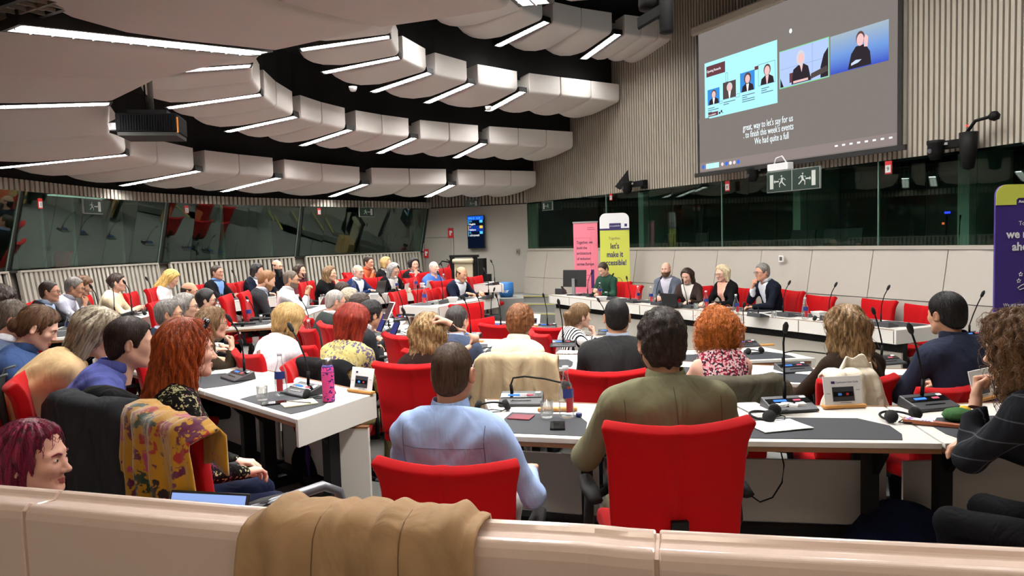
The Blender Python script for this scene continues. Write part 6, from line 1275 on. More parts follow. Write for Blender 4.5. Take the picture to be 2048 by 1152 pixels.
P('woman with curly orange hair', 'woman with curly orange hair in sleeveless floral blouse', 1434, 626, 4.8, 4, -.12, (1470, 774, 4.4, 6), fem=True, hair=('curly', .09, .03), hcol=H_ORG, lean=10, arms='desk', strands=2800, bare=2, skin_c=SKINP, top=('blouse_floral', (200, 170, 176), 'spots', ((214, 196, 196), (150, 40, 60), (60, 44, 54), (226, 160, 166)), None, None, 1.3), kind='vest', collar=('blouse_floral', (200, 170, 176)))
P('woman in sheer brown blouse', 'woman with long highlighted hair in sheer brown blouse seen from behind', 1690, 620, 4.6, 10, -.12, (1722, 758, 4.25, 12), fem=True, hair=('wavy', .39, .022), hcol=('hair_highlight', (74, 54, 36), (180, 144, 98)), lean=8, arms='wide', strands=2800, top=('blouse_brown', (62, 48, 38)), kind='shirt')
P('man in navy blazer', 'man in navy blazer with thick black hair seen from behind', 1893, 590, 4.4, 16, -.12, (1915, 772, 4.1, 20), hair=('crop', 0, .016), hcol=H_BLK, lean=10, arms='wide', strands=3000, sw=1.12, skin_c=SKINM, top=('jacket_navy_e', (50, 56, 76)), kind='jacket', collar=('jacket_navy_e', (50, 56, 76)))
# --- the panel
PF = -.17
P('man in green sweater', 'young dark-haired man in green sweater at the panel table beside monitor', 1203, 527, 13.9, 132, PF, 'auto', hair=('short', 0, .004), hcol=H_DKB, lean=14, head=(0, -22, 0), arms='phone', extra=badge(-.06, .5), **kn('green', (52, 88, 72)))
P('bald man in grey blazer', 'bald bearded man in grey blazer smiling at the panel table', 1332, 525, 12.7, 146, PF, 'auto', hair=('fringe', 0, -.004), hcol=H_BRN, lean=6, arms='clasp', beard=.25, skin_c=SKINP, extra=badge(-.1, .45), **jk('mid_grey', (104, 112, 126), (206, 204, 216)))
P('woman in brown blazer', 'brown-haired woman in brown blazer reading at the panel table', 1372, 538, 12.0, 146, PF, 'auto', fem=True, hair=('long', .24, .0), hcol=H_DKB, lean=14, head=(0, -16, 0), arms='desk', skin_c=SKINP, **jk('brown', (70, 56, 52), (228, 222, 214)))
P('blonde woman in black top', 'blonde woman with glasses in black top at the panel table', 1442, 531, 11.4, 118, PF, 'auto', fem=True, hair=('bob', .15, .004), hcol=('hair_pale_blonde', (170, 150, 112), (232, 218, 184)), lean=12, head=(0, -8, 0), arms='desk', glasses=(50, 40, 40), skin_c=SKINP, top=('top_black_v', (26, 25, 28), 'plain', (), (226, 174, 154)), kind='jacket')
P('grey-haired man in navy suit at the panel', 'grey-haired man in navy suit at the panel, hand on chin', 1524, 528, 10.7, 104, PF, 'auto', hair=('short', 0, .006), hcol=H_GRY, lean=14, arms='chinR', glasses=(70, 66, 66), skin_c=SKINR, sw=1.1, **jk('navy_f', (30, 34, 48), (226, 228, 236)))
# --- empty chairs
for lab, px, py, d, yw, fl in (('between blonde bob and olive top', 486, 706, 5.7, -48, -.12), ('between the cream sweater and the blonde woman in white', 298, 577, 10.5, -80, .1), ('beside the dark suited man with glasses', 477, 565, 12.7, -85, .1), ('behind the bald man in navy suit', 698, 549, 13.6, -100, .12), ('behind the dark-haired woman in black', 807, 540, 15.0, -110, .15), ('right of the long grey-haired woman', 818, 556, 13.4, -112, .1), ('right of the man typing, in the last row', 946, 553, 14.2, -120, .12), ('right of the white-haired man in blue sweater', 884, 536, 14.8, -112, .12), ('standing alone in the middle aisle', 790, 583, 10.6, -105, .05), ('behind the curved desk, left one of three', 838, 579, 11.8, -112, .06), ('behind the curved desk, middle one of three', 859, 578, 12.0, -116, .06), ('next to the man typing, right one of three', 887, 574, 11.9, -112, .06),
        ('on the near side of two facing the bottle desk', 445, 592, 8.6, -80, .05), ('facing the bottle desk, beside the bearded man', 482, 585, 9.0, -80, .05), ('turned sideways near the curved desk in the pit', 931, 607, 10.2, -150, -.1), ('turned sideways behind the slate blue jacket', 950, 638, 8.9, -140, -.2), ('left of the auburn curls in the pit', 1000, 649, 8.2, -20, -.25), ('right of the auburn curls in the pit', 1100, 655, 8.0, -10, -.25), ('in front of the red-haired woman, by the phone man', 658, 648, 6.4, -50, -.12), ('between red-haired woman and blonde holding her hair', 802, 670, 6.1, -40, -.12), ('partly hidden at the left edge with straps', 28, 757, 3.5, -62, 0.0), ('beside the copper-haired woman under a grey coat', 185, 820, 3.2, -34, 0.0),
        ('left of the bald man in grey blazer', 1272, 570, 13.3, 113, PF), ('behind the grey-haired man at the panel', 1578, 584, 10.9, 113, PF), ('first empty one right of the grey-haired panellist', 1645, 592, 10.4, 113, PF), ('second empty one right of the grey-haired panellist', 1762, 600, 9.6, 113, PF), ('last one at the right end of the panel table', 1852, 611, 9.0, 113, PF)):
    chair_px('empty red chair '+lab, px, py, d, yw, fl)
BYL = {c['label']: c for c in CHAIR_USED}
def ch_of(s): return next(c for l, c in BYL.items() if l.endswith(s))
drape_chair('jacket', 'mustard velvet jacket with floral print hung over the copper-haired woman\'s chair', ch_of('under woman with long copper hair'), cloth('jacket_mustard', (176, 128, 24), 'floral', ((150, 40, 40), (40, 60, 44), (36, 24, 30), (170, 60, 110), (90, 30, 60)), scale=1.15, fold=.5, sheen=.5), w=.70, down=.62, folds=4.5, amp=.02, seed=1, flare=.12, shift=.03)
drape_chair('jacket', 'dark grey coat hung over the chair left of the mustard jacket', ch_of('under a grey coat'), cloth('coat_dark_grey', (58, 60, 64)), w=.68, down=.6, folds=2.6, amp=.02, seed=2, flare=.08)
dc = ch_of('under a grey coat'); mb = MB(); mb.tube([(-.24, -.22, .97), (-.1, -.26, 1.035), (.08, -.26, 1.04), (.27, -.2, .99)], [.05, .075, .07, .04], 10, flat=.8); o = obj('hood', mb, cloth('hood_black', (26, 26, 28)), None, smooth=True, subd=1); o.location = dc.location; o.rotation_euler = dc.rotation_euler; tag(o, 'black padded hood bunched on top of the dark grey coat', 'hood')
drape_chair('jacket', 'black jacket hung over the chair of the blonde woman in white', ch_of('under blonde woman in white shirt'), cloth('jacket_black', (34, 34, 37)), w=.64, down=.45, folds=2.2, seed=3, flare=.1)
drape_chair('jacket', 'beige corduroy jacket hung over the cream sweater woman\'s chair', ch_of('under woman in cream hooded sweater'), cloth('jacket_beige', (190, 172, 138)), w=.60, down=.6, folds=4, amp=.022, seed=4, flare=.12)
drape_chair('jacket', 'washed olive grey denim jacket hung behind the curly orange hair', ch_of('under woman with curly orange hair'), cloth('jacket_olive_denim', (96, 92, 78)), w=.66, down=.45, folds=1.6, seed=5, flare=.08)
wc = ch_of('under woman in sheer brown blouse'); drape_chair('shawl', 'cream cloth bag slung over the sheer blouse woman\'s chair', wc, cloth('cloth_cream', (232, 222, 200), fold=.9), w=.30, down=.36, folds=3.2, amp=.03, seed=6, flare=.12, shift=-.06)
mb = MB(); G = np.zeros((16, 12, 3))
for i in range(16):
    for j in range(12): u, v = -1+2*i/15, j/11; G[i, j] = (-.04+u*(.13-.05*v), -.30-.03*math.sin(3*u)-.03*v, 1.0+.13*v*(1-.4*u*u)+.015*math.sin(7*u))
mb.sheet(G, .012); o = obj('shawl', mb, cloth('cloth_cream', (0, 0, 0)), None, smooth=True); o.location = wc.location; o.rotation_euler = wc.rotation_euler; tag(o, 'raised flap of the cream cloth above the sheer blouse woman\'s chair', 'shawl')
# grey tube arm loops of the copper-haired woman's chair, straps on the left edge chair
c = ch_of('under woman with long copper hair'); mb = MB(); mb.tube([(.3, -.2, .60), (.31, -.1, .665), (.31, .2, .68), (.31, .27, .64), (.31, .33, .40), (.31, .36, .12)], .021, 10); obj('arm_tube', mb, mat('tube_grey', (120, 122, 126), .35, .6), c, smooth=True)
c = ch_of('left edge with straps')
for x in (-.13, .16): mb = MB(); mb.tube([(x, -.315, 1.03), (x, -.36, 1.02), (x+.01, -.39, .9), (x+.03, -.35, .6)], .02, 6, flat=.3); o = obj('strap', mb, mat('strap_teal', (52, 66, 66), .7), c, smooth=True)
# ------------------------------------------------------------------ things on the desks
M_CON = mat('console_grey', (48, 49, 52), .4); M_CONB = mat('console_black', (12, 12, 14), .12); M_CBL = emis('led_blue', (70, 130, 255), 1.6); M_CRD = emis('led_rose', (226, 110, 130), 1.0); M_FOAM = mat('foam_black', (16, 16, 17), .95)
M_CLR = bpy.data.materials.new('clear_glass'); M_CLR.use_nodes = True; t_ = NT(M_CLR); t_.n.remove(t_.n['Principled BSDF'])
a_ = t_.add('ShaderNodeBsdfTransparent', i_Color=(.975, .985, .98, 1)); g_ = t_.add('ShaderNodeBsdfGlossy', i_Roughness=.05, i_Color=(1, 1, 1, 1)); df = t_.add('ShaderNodeBsdfDiffuse', i_Color=(.86, .88, .88, 1)); m2 = t_.add('ShaderNodeMixShader'); m2.inputs[0].default_value = .45; t_.link(g_.outputs[0], m2.inputs[1]); t_.link(df.outputs[0], m2.inputs[2])
lw = t_.add('ShaderNodeLayerWeight', i_Blend=.22); mr = t_.add('ShaderNodeMapRange', i_1=0.0, i_2=1.0, i_3=.03, i_4=.6); t_.link(lw.outputs['Fresnel'], mr.inputs[0]); mx = t_.add('ShaderNodeMixShader'); t_.link(mr.outputs[0], mx.inputs[0]); t_.link(a_.outputs[0], mx.inputs[1]); t_.link(m2.outputs[0], mx.inputs[2]); t_.link(mx.outputs[0], t_.n['Material Output'].inputs[0])
M_WOODB = mat('wood_oak', (196, 140, 70), .45, var=.15, vscale=30); M_PAPER = mat('paper_white', (240, 239, 236), .7); M_PHONE = mat('phone_black', (14, 14, 16), .12); M_BLUE = mat('label_blue', (30, 52, 120), .4); M_REDL = mat('label_red', (176, 40, 50), .45)
def make_mic(kind):
    t = thing('conference_microphone', 'x', 'microphone', group='gooseneck microphones on the desks')
    mb = MB(); mb.hexa([(-.13, -.085, 0), (.13, -.085, 0), (.13, .085, 0), (-.13, .085, 0)], [(-.128, -.083, .014), (.128, -.083, .014), (.125, .075, .058), (-.125, .075, .058)]); obj('console', mb, M_CON, t, bevel=.006)
    R = rotm('X', math.degrees(math.atan2(.044, .158))); mb = MB(); mb.box((0, .012, .0425), (.24, .05, .004), R); obj('display_bar', mb, M_CONB, t)
    d = bpy.data.objects[t.name].children[-1] if False else None
    mb = MB(); mb.box((-.045, .012, .0455), (.07, .016, .003), R); o = obj('led_display', mb, M_CBL, t); mb = MB(); mb.box((.05, .012, .0455), (.04, .014, .003), R); obj('button_light', mb, M_CRD, t)
    mb = MB(); mb.box((0, -.045, .026), (.12, .006, .003), R); obj('slot', mb, M_CONB, t)
    P_ = {'up': [(0, .05, .05), (0, .05, .14), (-.004, .045, .25), (-.02, .02, .36), (-.03, -.02, .43)], 'left': [(0, .05, .05), (.008, .05, .14), (-.02, .045, .24), (-.06, .03, .34), (-.10, .015, .41)], 'right': [(0, .05, .05), (.0, .05, .12), (.04, .045, .22), (.09, .04, .32), (.13, .03, .40)],
          'low': [(-.06, .05, .05), (-.065, .05, .10), (-.05, .045, .14), (.02, .04, .15), (.14, .0, .142), (.25, -.06, .128)]}[kind]
    mb = MB(); mb.tube(P_[:2], .010, 10); mb.tube(P_, .0055, 8); obj('gooseneck', mb, M_BP, t, smooth=True)
    a = np.array(P_[-1]); b = a+nrm(a-np.array(P_[-2]))*.055; mb = MB(); mb.tube([a-(b-a)*.25, a, a*.4+b*.6, b], [.009, .0145, .016, .007], 10); obj('capsule', mb, M_FOAM, t, smooth=True)
    mb = MB(); mb.box((.095, .04, .053), (.028, .018, .004), R); obj('tag', mb, M_PAPER, t)
    return t
def make_bottle():
    t = thing('water_bottle', 'x', 'bottle', group='glass water bottles on the desks')
    mb = MB(); mb.lathe([(0, .002), (.034, 0), (.037, .012), (.037, .11), (.032, .145), (.019, .18), (.0135, .20), (.0135, .245), (.0, .246)], n=18); obj('glass', mb, M_CLR, t, smooth=True)
    mb = MB(); mb.lathe([(0, .004), (.033, .004), (.035, .02), (.035, .085), (0, .085)], n=16); obj('water', mb, pane_glass('water', (.95, .97, .975, 1), .6), t, smooth=True)
    mb = MB(); mb.lathe([(.0145, .232), (.0155, .235), (.0155, .252), (0, .254)], n=12); obj('cap', mb, mat('cap_grey', (190, 192, 196), .35), t, smooth=True)
    def half(z0, z1, r, a0, a1):
        mb = MB(); n = 10; V = [(r*math.cos(a), r*math.sin(a), z) for z in (z0, z1) for a in np.linspace(a0, a1, n)]; mb.raw(V, [(i, i+1, n+i+1, n+i) for i in range(n-1)]); return mb
    obj('label_blue', half(.1, .145, .0377, -2.6, -.8), M_BLUE, t, smooth=True); obj('label_red', half(.03, .1, .0378, -2.2, -1.2), M_REDL, t, smooth=True)
    return t
def make_tumbler():
    t = thing('drinking_glass', 'x', 'glass', group='drinking glasses on the desks')
    mb = MB(); mb.lathe([(0, .004), (.030, .0), (.032, .01), (.0355, .09), (.0335, .09), (.030, .014), (0, .014)], n=18); obj('tumbler', mb, M_CLR, t, smooth=True)
    mb = MB(); n = 10
    for k in range(n): a = 2*math.pi*k/n; mb.lathe([(0, -.006), (.006, -.004), (.008, .0), (.006, .008), (0, .01)], (.0325*math.cos(a), .0325*math.sin(a), .028), 6)
    o = obj('facets', mb, M_CLR, t, smooth=True); o['kind'] = 'stuff'
    return t
def make_phones():
    t = thing('headphones', 'x', 'headphones', group='black headsets lying on the desks')
    mb = MB(); mb.tube([(.085*math.cos(a), .075*math.sin(a), .012+.01*math.sin(a)) for a in np.linspace(-.3, math.pi+.3, 16)], .007, 6, flat=.8); obj('headband', mb, M_BP, t, smooth=True)
    for s in (-1, 1): mb = MB(); mb.lathe([(0, -.016), (.03, -.014), (.034, 0), (.03, .014), (0, .018)], (0, 0, 0), 14); R = rotm('Y', 65*s); mb.v = [v@R.T+np.array((s*.08, -.035, .03)) for v in mb.v]; obj('ear_cushion', mb, M_FOAM, t, smooth=True)
    mb = MB(); mb.tube([(.08, -.04, .01), (.05, -.09, .005), (-.02, -.1, .005), (-.06, -.06, .005), (0, -.03, .005), (.06, -.07, .005)], .003, 5); obj('cord', mb, M_BP, t, smooth=True)
    return t
def make_guide():
    t = thing('guide_stand', 'x', 'sign', group='user guide stands')
    mb = MB(); mb.box((0, 0, .0085), (.235, .045, .017)); obj('wooden_base', mb, M_WOODB, t, bevel=.004)
    mb = MB(); mb.hexa([(-.105, -.004, .012), (.105, -.004, .012), (.105, .0, .012), (-.105, .0, .012)], [(-.105, .03, .165), (.105, .03, .165), (.105, .034, .165), (-.105, .034, .165)]); c = obj('card', mb, M_PAPER, t)
    sl = lambda z: -.0055+.034*(z-.012)/.153
    def pr(name, x0, x1, z0, z1, m, k=1): mb = MB(); e = .0012*k; mb.hexa([(x0, sl(z0)-e, z0), (x1, sl(z0)-e, z0), (x1, sl(z0)-e+.0008, z0), (x0, sl(z0)-e+.0008, z0)], [(x0, sl(z1)-e, z1), (x1, sl(z1)-e, z1), (x1, sl(z1)-e+.0008, z1), (x0, sl(z1)-e+.0008, z1)]); return obj(name, mb, m, t)
    pr('printed_console', -.06, .06, .035, .11, M_CON); pr('printed_bar', -.055, .055, .06, .085, M_CONB, 2); pr('printed_light', -.03, -.01, .066, .078, mat('print_blue', (80, 150, 240), .5), 3); pr('printed_light', .015, .03, .066, .078, M_REDL, 3); pr('emblem', -.062, -.042, .128, .14, M_NAVY)
    for x0, x1, z in ((-.095, -.072, .075), (.072, .095, .09), (-.02, .04, .026)): pr('printed_line', x0, x1, z, z+.003, mat('print_greyline', (150, 150, 156), .6))
    return t
LET = []
PROTO = {'mic_up': make_mic('up'), 'mic_left': make_mic('left'), 'mic_right': make_mic('right'), 'mic_low': make_mic('low'), 'bottle': make_bottle(), 'tumbler': make_tumbler(), 'phones': make_phones(), 'guide': make_guide()}
USED = set()
def put(kind, px, py, z, yaw, label, s=1.0):
    p = gz(px, py, z+.004); r = PROTO[kind]
    if kind in USED: r = dup(r, p, math.radians(yaw), label)
    else: r.location = Vector([float(v) for v in p]); r.rotation_euler = (0, 0, math.radians(yaw)); r['label'] = label; USED.add(kind)
    if s != 1: r.scale = (s, s, s)
    return r
text('Conference User Guide', .013, mat('print_slate', (90, 100, 120), .6), PROTO['guide'], (-.035, .022, .13), (math.radians(78), 0, 0))
gm = 'gooseneck microphone '
for k, px, py, z, yw, lab in (
    ('low', 1043, 806, .74, -6, 'with horizontal neck on the nearest desk behind the tumbler'), ('up', 1578, 818, .74, 6, 'with tissues on it in front of the olive jacket'), ('left', 1858, 814, .74, 12, 'leaning left in front of the dark checked blazer'),
    ('left', 604, 787, .74, -40, 'beside the pink bottle on the left desk'), ('up', 476, 757, .74, -48, 'in front of the copper-haired woman'),
    ('low', 1588, 742, .62, 10, 'with low bent neck in front of the curly orange hair'), ('left', 1772, 727, .62, 14, 'leaning left in front of the sheer brown blouse'), ('right', 1948, 676, .62, 18, 'leaning right in front of the navy blazer'),
    ('up', 1126, 692, .62, -6, 'in front of the cream hooded sweater'), ('up', 938, 676, .62, -20, 'in front of the slate blue jacket'), ('up', 1492, 692, .49, 8, 'on the pit desk beyond the curly orange hair'),
    ('left', 1216, 668, .49, -8, 'beyond the man in the charcoal suit'), ('up', 1094, 656, .49, -10, 'on the pit desk in front of the ponytail'), ('up', 1000, 655, .49, -14, 'on the low pit desk, rightmost one'), ('up', 962, 655, .49, -14, 'on the low pit desk, leftmost one'), ('up', 985, 636, .49, 160, 'on the far side of the low pit desk'),
    ('up', 690, 676, .62, -38, 'in front of the crimson-haired woman'), ('up', 612, 672, .62, -42, 'in front of the blonde bob'), ('up', 505, 668, .62, -50, 'in front of the olive top'), ('left', 450, 655, .62, -55, 'in front of the grey-haired man in navy suit'), ('up', 404, 640, .62, -70, 'in front of the grey-haired woman with dark glasses'),
    ('up', 820, 716, .62, -30, 'in front of the woman holding her hair'), ('up', 770, 662, .64, -60, 'in front of the man with the phone'), ('left', 800, 640, .64, -62, 'amid the clutter of the middle desk'), ('right', 828, 628, .64, -64, 'at the far end of the cluttered middle desk'),
    ('up', 500, 630, .79, -85, 'in front of the two facing red chairs'), ('up', 548, 622, .79, -85, 'in front of the bearded man in grey suit'), ('up', 612, 606, .79, -85, 'in front of the man in white shirt'),
    ('up', 190, 646, .84, -78, 'in front of the man in the black suit'), ('left', 222, 636, .84, -78, 'in front of the man with hand on face'), ('up', 256, 630, .84, -78, 'in front of the cream sweater, first'), ('up', 300, 618, .84, -80, 'in front of the cream sweater, second'), ('up', 338, 612, .84, -82, 'in front of the blonde woman in white blouse'), ('up', 470, 594, .84, -90, 'beside the silver laptop'), ('up', 600, 575, .84, -100, 'in front of the long beard'),
    ('up', 752, 588, .84, -108, 'in front of the bald man in navy suit'), ('up', 800, 585, .84, -110, 'in front of the long grey-haired woman'), ('up', 885, 577, .84, -115, 'in front of the bright blue sweater'), ('up', 880, 607, .80, -112, 'on the curved desk left of the typing man'), ('up', 972, 597, .80, -115, 'on the curved desk right of the typing man'), ('up', 985, 570, .86, -118, 'on the rearmost desk near its end'),
    ('up', 1180, 592, .57, 113, 'in front of the computer monitor'), ('up', 1222, 599, .57, 113, 'in front of the green sweater'), ('right', 1266, 605, .57, 113, 'in front of the empty panel chair'), ('up', 1318, 610, .57, 113, 'in front of the bald panellist'), ('right', 1380, 616, .57, 113, 'in front of the brown-haired panellist'), ('low', 1442, 624, .57, 113, 'in front of the blonde panellist'), ('low', 1516, 633, .57, 113, 'in front of the grey-haired panellist'), ('up', 1572, 632, .57, 113, 'on the panel table beside the small tumbler'), ('up', 1664, 640, .57, 113, 'at the first empty panel seat'), ('up', 1768, 652, .57, 113, 'at the last empty panel seat')):
    put('mic_'+k, px, py, z, yw, gm+lab)
for px, py, z, lab in ((563, 790, .74, 'with red and blue label on the pink bottle\'s desk'), (1133, 834, .74, 'half full beside the tumbler on the nearest desk'), (1962, 752, .62, 'beside the dark checked blazer'), (524, 676, .62, 'left of the blonde bob'), (497, 645, .79, 'in front of the two facing red chairs'), (619, 690, .62, 'right of the blonde bob'), (139, 672, .74, 'in front of the denim shirt'), (708, 590, .84, 'in front of the bald man in navy suit'), (793, 584, .84, 'in front of the long grey-haired woman'), (832, 580, .84, 'in front of the empty chair in the rear row'), (850, 610, .80, 'on the left end of the curved desk'), (888, 578, .84, 'in front of the bright blue sweater'), (1200, 594, .57, 'in front of the green sweater'), (1276, 604, .57, 'in front of the empty panel chair'), (1302, 606, .57, 'in front of the bald panellist'), (1412, 618, .57, 'in front of the blonde panellist, left'), (1472, 628, .57, 'between blonde and grey-haired panellists'), (1610, 638, .57, 'at the first empty panel seat')):
    put('bottle', px, py, z, px % 50, 'clear glass water bottle '+lab, 1.1)
for px, py, z, lab in ((525, 800, .74, 'on the pink bottle\'s desk'), (1094, 835, .74, 'on the nearest desk before the console'), (973, 738, .62, 'on the desk end beside the blonde waves'), (512, 690, .62, 'in front of the olive top'), (1392, 618, .57, 'between brown-haired and blonde panellists'), (1548, 636, .57, 'in front of the grey-haired panellist'), (478, 645, .79, 'beside the facing red chairs\' bottle'), (645, 600, .84, 'in front of the woman in black sweater'), (873, 612, .80, 'on the curved desk'), (458, 588, .84, 'in front of the dark suited man')):
    put('tumbler', px, py, z, 0, 'clear drinking glass '+lab)
for px, py, z, yw, lab in ((1795, 838, .74, 20, 'on the desk joint right of the guide stand'), (985, 818, .74, 0, 'on the nearest desk left of the console'), (636, 792, .74, 30, 'behind the pink bottle'), (1530, 836, .74, 60, 'half under the olive jacket\'s arm'), (975, 702, .62, 0, 'in front of the slate blue jacket'), (1505, 706, .49, 20, 'on the pit desk beside its console'), (470, 688, .62, 0, 'in front of the olive top'), (540, 660, .62, 40, 'on the desk of the blonde bob'), (775, 640, .64, 10, 'amid the clutter of the middle desk'), (912, 598, .8, 0, 'beside the typing man'), (1340, 617, .57, 0, 'in front of the brown-haired panellist'), (1720, 655, .57, 0, 'at the last empty panel seat'), (1640, 640, .57, 0, 'at the first empty panel seat'), (280, 630, .84, 0, 'in front of the cream sweater')):
    put('phones', px, py, z, yw, 'black headset lying '+lab)
for px, py, z, yw, s, lab in ((1688, 815, .74, 4, 1.0, 'on the desk joint in front of the white bag'), (722, 785, .74, -35, .95, 'behind the pink bottle'), (1968, 800, .74, 30, 1.0, 'beside the dark checked blazer\'s arm'), (1066, 652, .49, -30, 1.0, 'on the pit desk right of the auburn curls'), (812, 586, .84, -100, 1.0, 'in front of the empty rear chair'), (857, 581, .84, -110, 1.1, 'in front of the bright blue sweater')):
    put('guide', px, py, z, yw, 'white user guide card '+lab, s)
def block(name, label, cat, px, py, z, dims, m, yaw=0, part='body', bevel=.002, group=None):
    p = gz(px, py, z+dims[2]/2+.004); t = thing(name, label, cat, (p[0], p[1], z+.004), math.radians(yaw), group); mb = MB(); mb.box((0, 0, dims[2]/2), dims); obj(part, mb, m, t, bevel=bevel); return t
for px, py, z, yw, lab in ((1115, 818, .74, -4, 'on the nearest desk behind the bottle'), (992, 730, .62, -40, 'at the desk end by the tumbler'), (1528, 690, .49, 4, 'on the far edge of the pit desk'), (948, 682, .62, -20, 'left of the auburn curls')): block('card_holder', 'empty oak card holder '+lab, 'card holder', px, py, z, (.22, .04, .018), M_WOODB, yw, 'bar', .004, 'empty card holders')
def sheetp(label, px, py, z, w, d, yaw, m=M_PAPER, name='paper', cat='paper', h=.004, group='loose papers on the desks'):
    p = gz(px, py, z+.005); G = np.array([[((u-.5)*w, (v-.5)*d, .003+.006*math.sin(3*u+2*v)*max(0, u-.4)) for v in np.linspace(0, 1, 5)] for u in np.linspace(0, 1, 6)]); mb = MB(); mb.sheet(G, h); o = obj(name, mb, m, None, smooth=False); o.location = (p[0], p[1], z+.006); o.rotation_euler = (0, 0, math.radians(yaw)); return tag(o, label, cat, group)
for px, py, z, w, d, yw, lab in ((1556, 852, .74, .26, .2, 12, 'white paper sheet on the mat right of the olive jacket'), (1505, 815, .74, .14, .2, 8, 'white paper sheet beside the olive jacket\'s console'), (1512, 745, .62, .2, .26, 10, 'printed pages lying open right of the curly orange hair'), (1545, 742, .62, .15, .2, -20, 'folded page beside the bent microphone'), (1628, 748, .62, .24, .12, -40, 'white sheet leaning over the bent microphone\'s desk'), (420, 690, .62, .2, .28, -40, 'white pages in front of the olive top'), (1140, 705, .62, .24, .18, -15, 'white pages beside the cream sweater'), (1330, 622, .57, .2, .28, 110, 'papers in front of the brown-haired panellist'), (1432, 630, .57, .22, .3, 110, 'papers in front of the blonde panellist'), (790, 588, .84, .2, .28, 60, 'papers under the long grey-haired woman'), (205, 655, .74, .2, .28, 20, 'white pages in front of the tan blazer'), (745, 668, .62, .25, .2, -40, 'pages beside the man with the phone'), (1010, 716, .62, .2, .14, 10, 'blue sheet beside the auburn curls')):
    sheetp(lab, px, py, z, w, d, yw, mat('paper_blue', (120, 160, 220), .7) if 'blue sheet' in lab else M_PAPER)
for i in range(4): sheetp('crumpled white tissue on the olive jacket\'s console, %s from the left' % ORD[i], 1560+14*i, 812-3*(i % 2), .785, .05, .04, 30*i, M_PAPER, 'tissue', 'tissue', .012, 'tissues on the console')
block('phone', 'black smartphone lying on the nearest mat', 'phone', 1115, 851, .74, (.075, .15, .009), M_PHONE, -4, 'case'); block('passport', 'maroon booklet on the nearest mat', 'booklet', 1042, 834, .74, (.125, .1, .006), mat('booklet_maroon', (112, 30, 48), .6), -20, 'cover'); block('phone', 'dark smartphone beside the notebook on the left desk', 'phone', 548, 806, .74, (.075, .15, .009), M_PHONE, -70, 'case')
nb_ = block('notebook', 'cream notebook lying beside the phone on the left desk', 'notebook', 598, 806, .74, (.15, .2, .008), mat('notebook_cream', (226, 216, 176), .7), -62, 'pages'); mb = MB(); mb.tube([(-.05, -.06, .011), (.06, .07, .012)], .004, 6); p_ = obj('pen', mb, mat('pen_silver', (170, 170, 175), .3, .6), None); p_.location = nb_.location; p_.rotation_euler = (0, 0, -1.3); tag(p_, 'slim pen lying on the cream notebook', 'pen')
cp = gz(1158, 833, .745); t = thing('bottle_cap', 'dark blue bottle cap on the nearest mat', 'cap', cp); mb = MB(); mb.lathe([(.016, 0), (.017, .004), (.017, .017), (.013, .02), (0, .02)], n=16); obj('shell', mb, mat('cap_blue', (24, 32, 84), .35), t, smooth=True)
p = gz(658, 802, .745); t = thing('thermos_bottle', 'pink and blue patterned thermos bottle with steel cap', 'bottle', p); m_ = cloth('thermos_print', (232, 84, 146), 'floral', ((52, 44, 120), (40, 60, 150), (70, 40, 110)), scale=2.6, rough=.35, fold=0, sheen=0)
mb = MB(); mb.lathe([(0, 0), (.036, 0), (.038, .006), (.038, .19), (.034, .215), (.026, .225), (0, .226)], n=24); obj('body', mb, m_, t, smooth=True); mb = MB(); mb.lathe([(.026, .224), (.026, .24), (.023, .262), (.012, .268), (0, .268)], n=20); obj('cap', mb, mat('steel', (0, 0, 0)), t, smooth=True); mb = MB(); mb.lathe([(.0385, .18), (.034, .216), (.027, .226)], n=24); obj('collar', mb, mat('thermos_violet', (60, 40, 120), .35), t, smooth=True)
p = gz(1872, 850, .745); t = thing('folding_fan', 'closed wooden hand fan with printed paper on the right mat', 'fan', p, math.radians(-35)); mb = MB()
mb.hexa([(-.14, -.03, 0), (.12, -.012, 0), (.12, .012, 0), (-.14, .03, 0)], [(-.14, -.03, .018), (.12, -.012, .014), (.12, .012, .014), (-.14, .03, .018)]); obj('sticks', mb, mat('fan_wood', (150, 84, 50), .5, var=.2, vscale=40), t); mb = MB(); mb.hexa([(-.13, -.026, .0185), (-.01, -.018, .017), (-.01, .018, .017), (-.13, .026, .0185)], [(-.13, -.026, .021), (-.01, -.018, .019), (-.01, .018, .019), (-.13, .026, .021)]); obj('paper', mb, cloth('fan_paper', (226, 220, 230), 'spots', ((226, 220, 230), (150, 120, 170), (230, 226, 226)), scale=1.2, fold=0), t)
p = gz(1915, 838, .75); t = thing('pouch', 'small green and yellow cloth pouch beside the wooden fan', 'pouch', p, math.radians(20)); mb = MB(); mb.lathe([(0, 0), (.05, .0), (.062, .02), (.05, .045), (.02, .055), (0, .056)], n=16, sx=1.3); obj('body', mb, cloth('pouch_green', (70, 110, 66)), t, smooth=True); mb = MB(); mb.lathe([(0, .02), (.03, .02), (.034, .035), (.02, .058), (0, .06)], (.05, 0, 0), 12); obj('flap', mb, cloth('pouch_yellow', (206, 164, 60)), t, smooth=True)
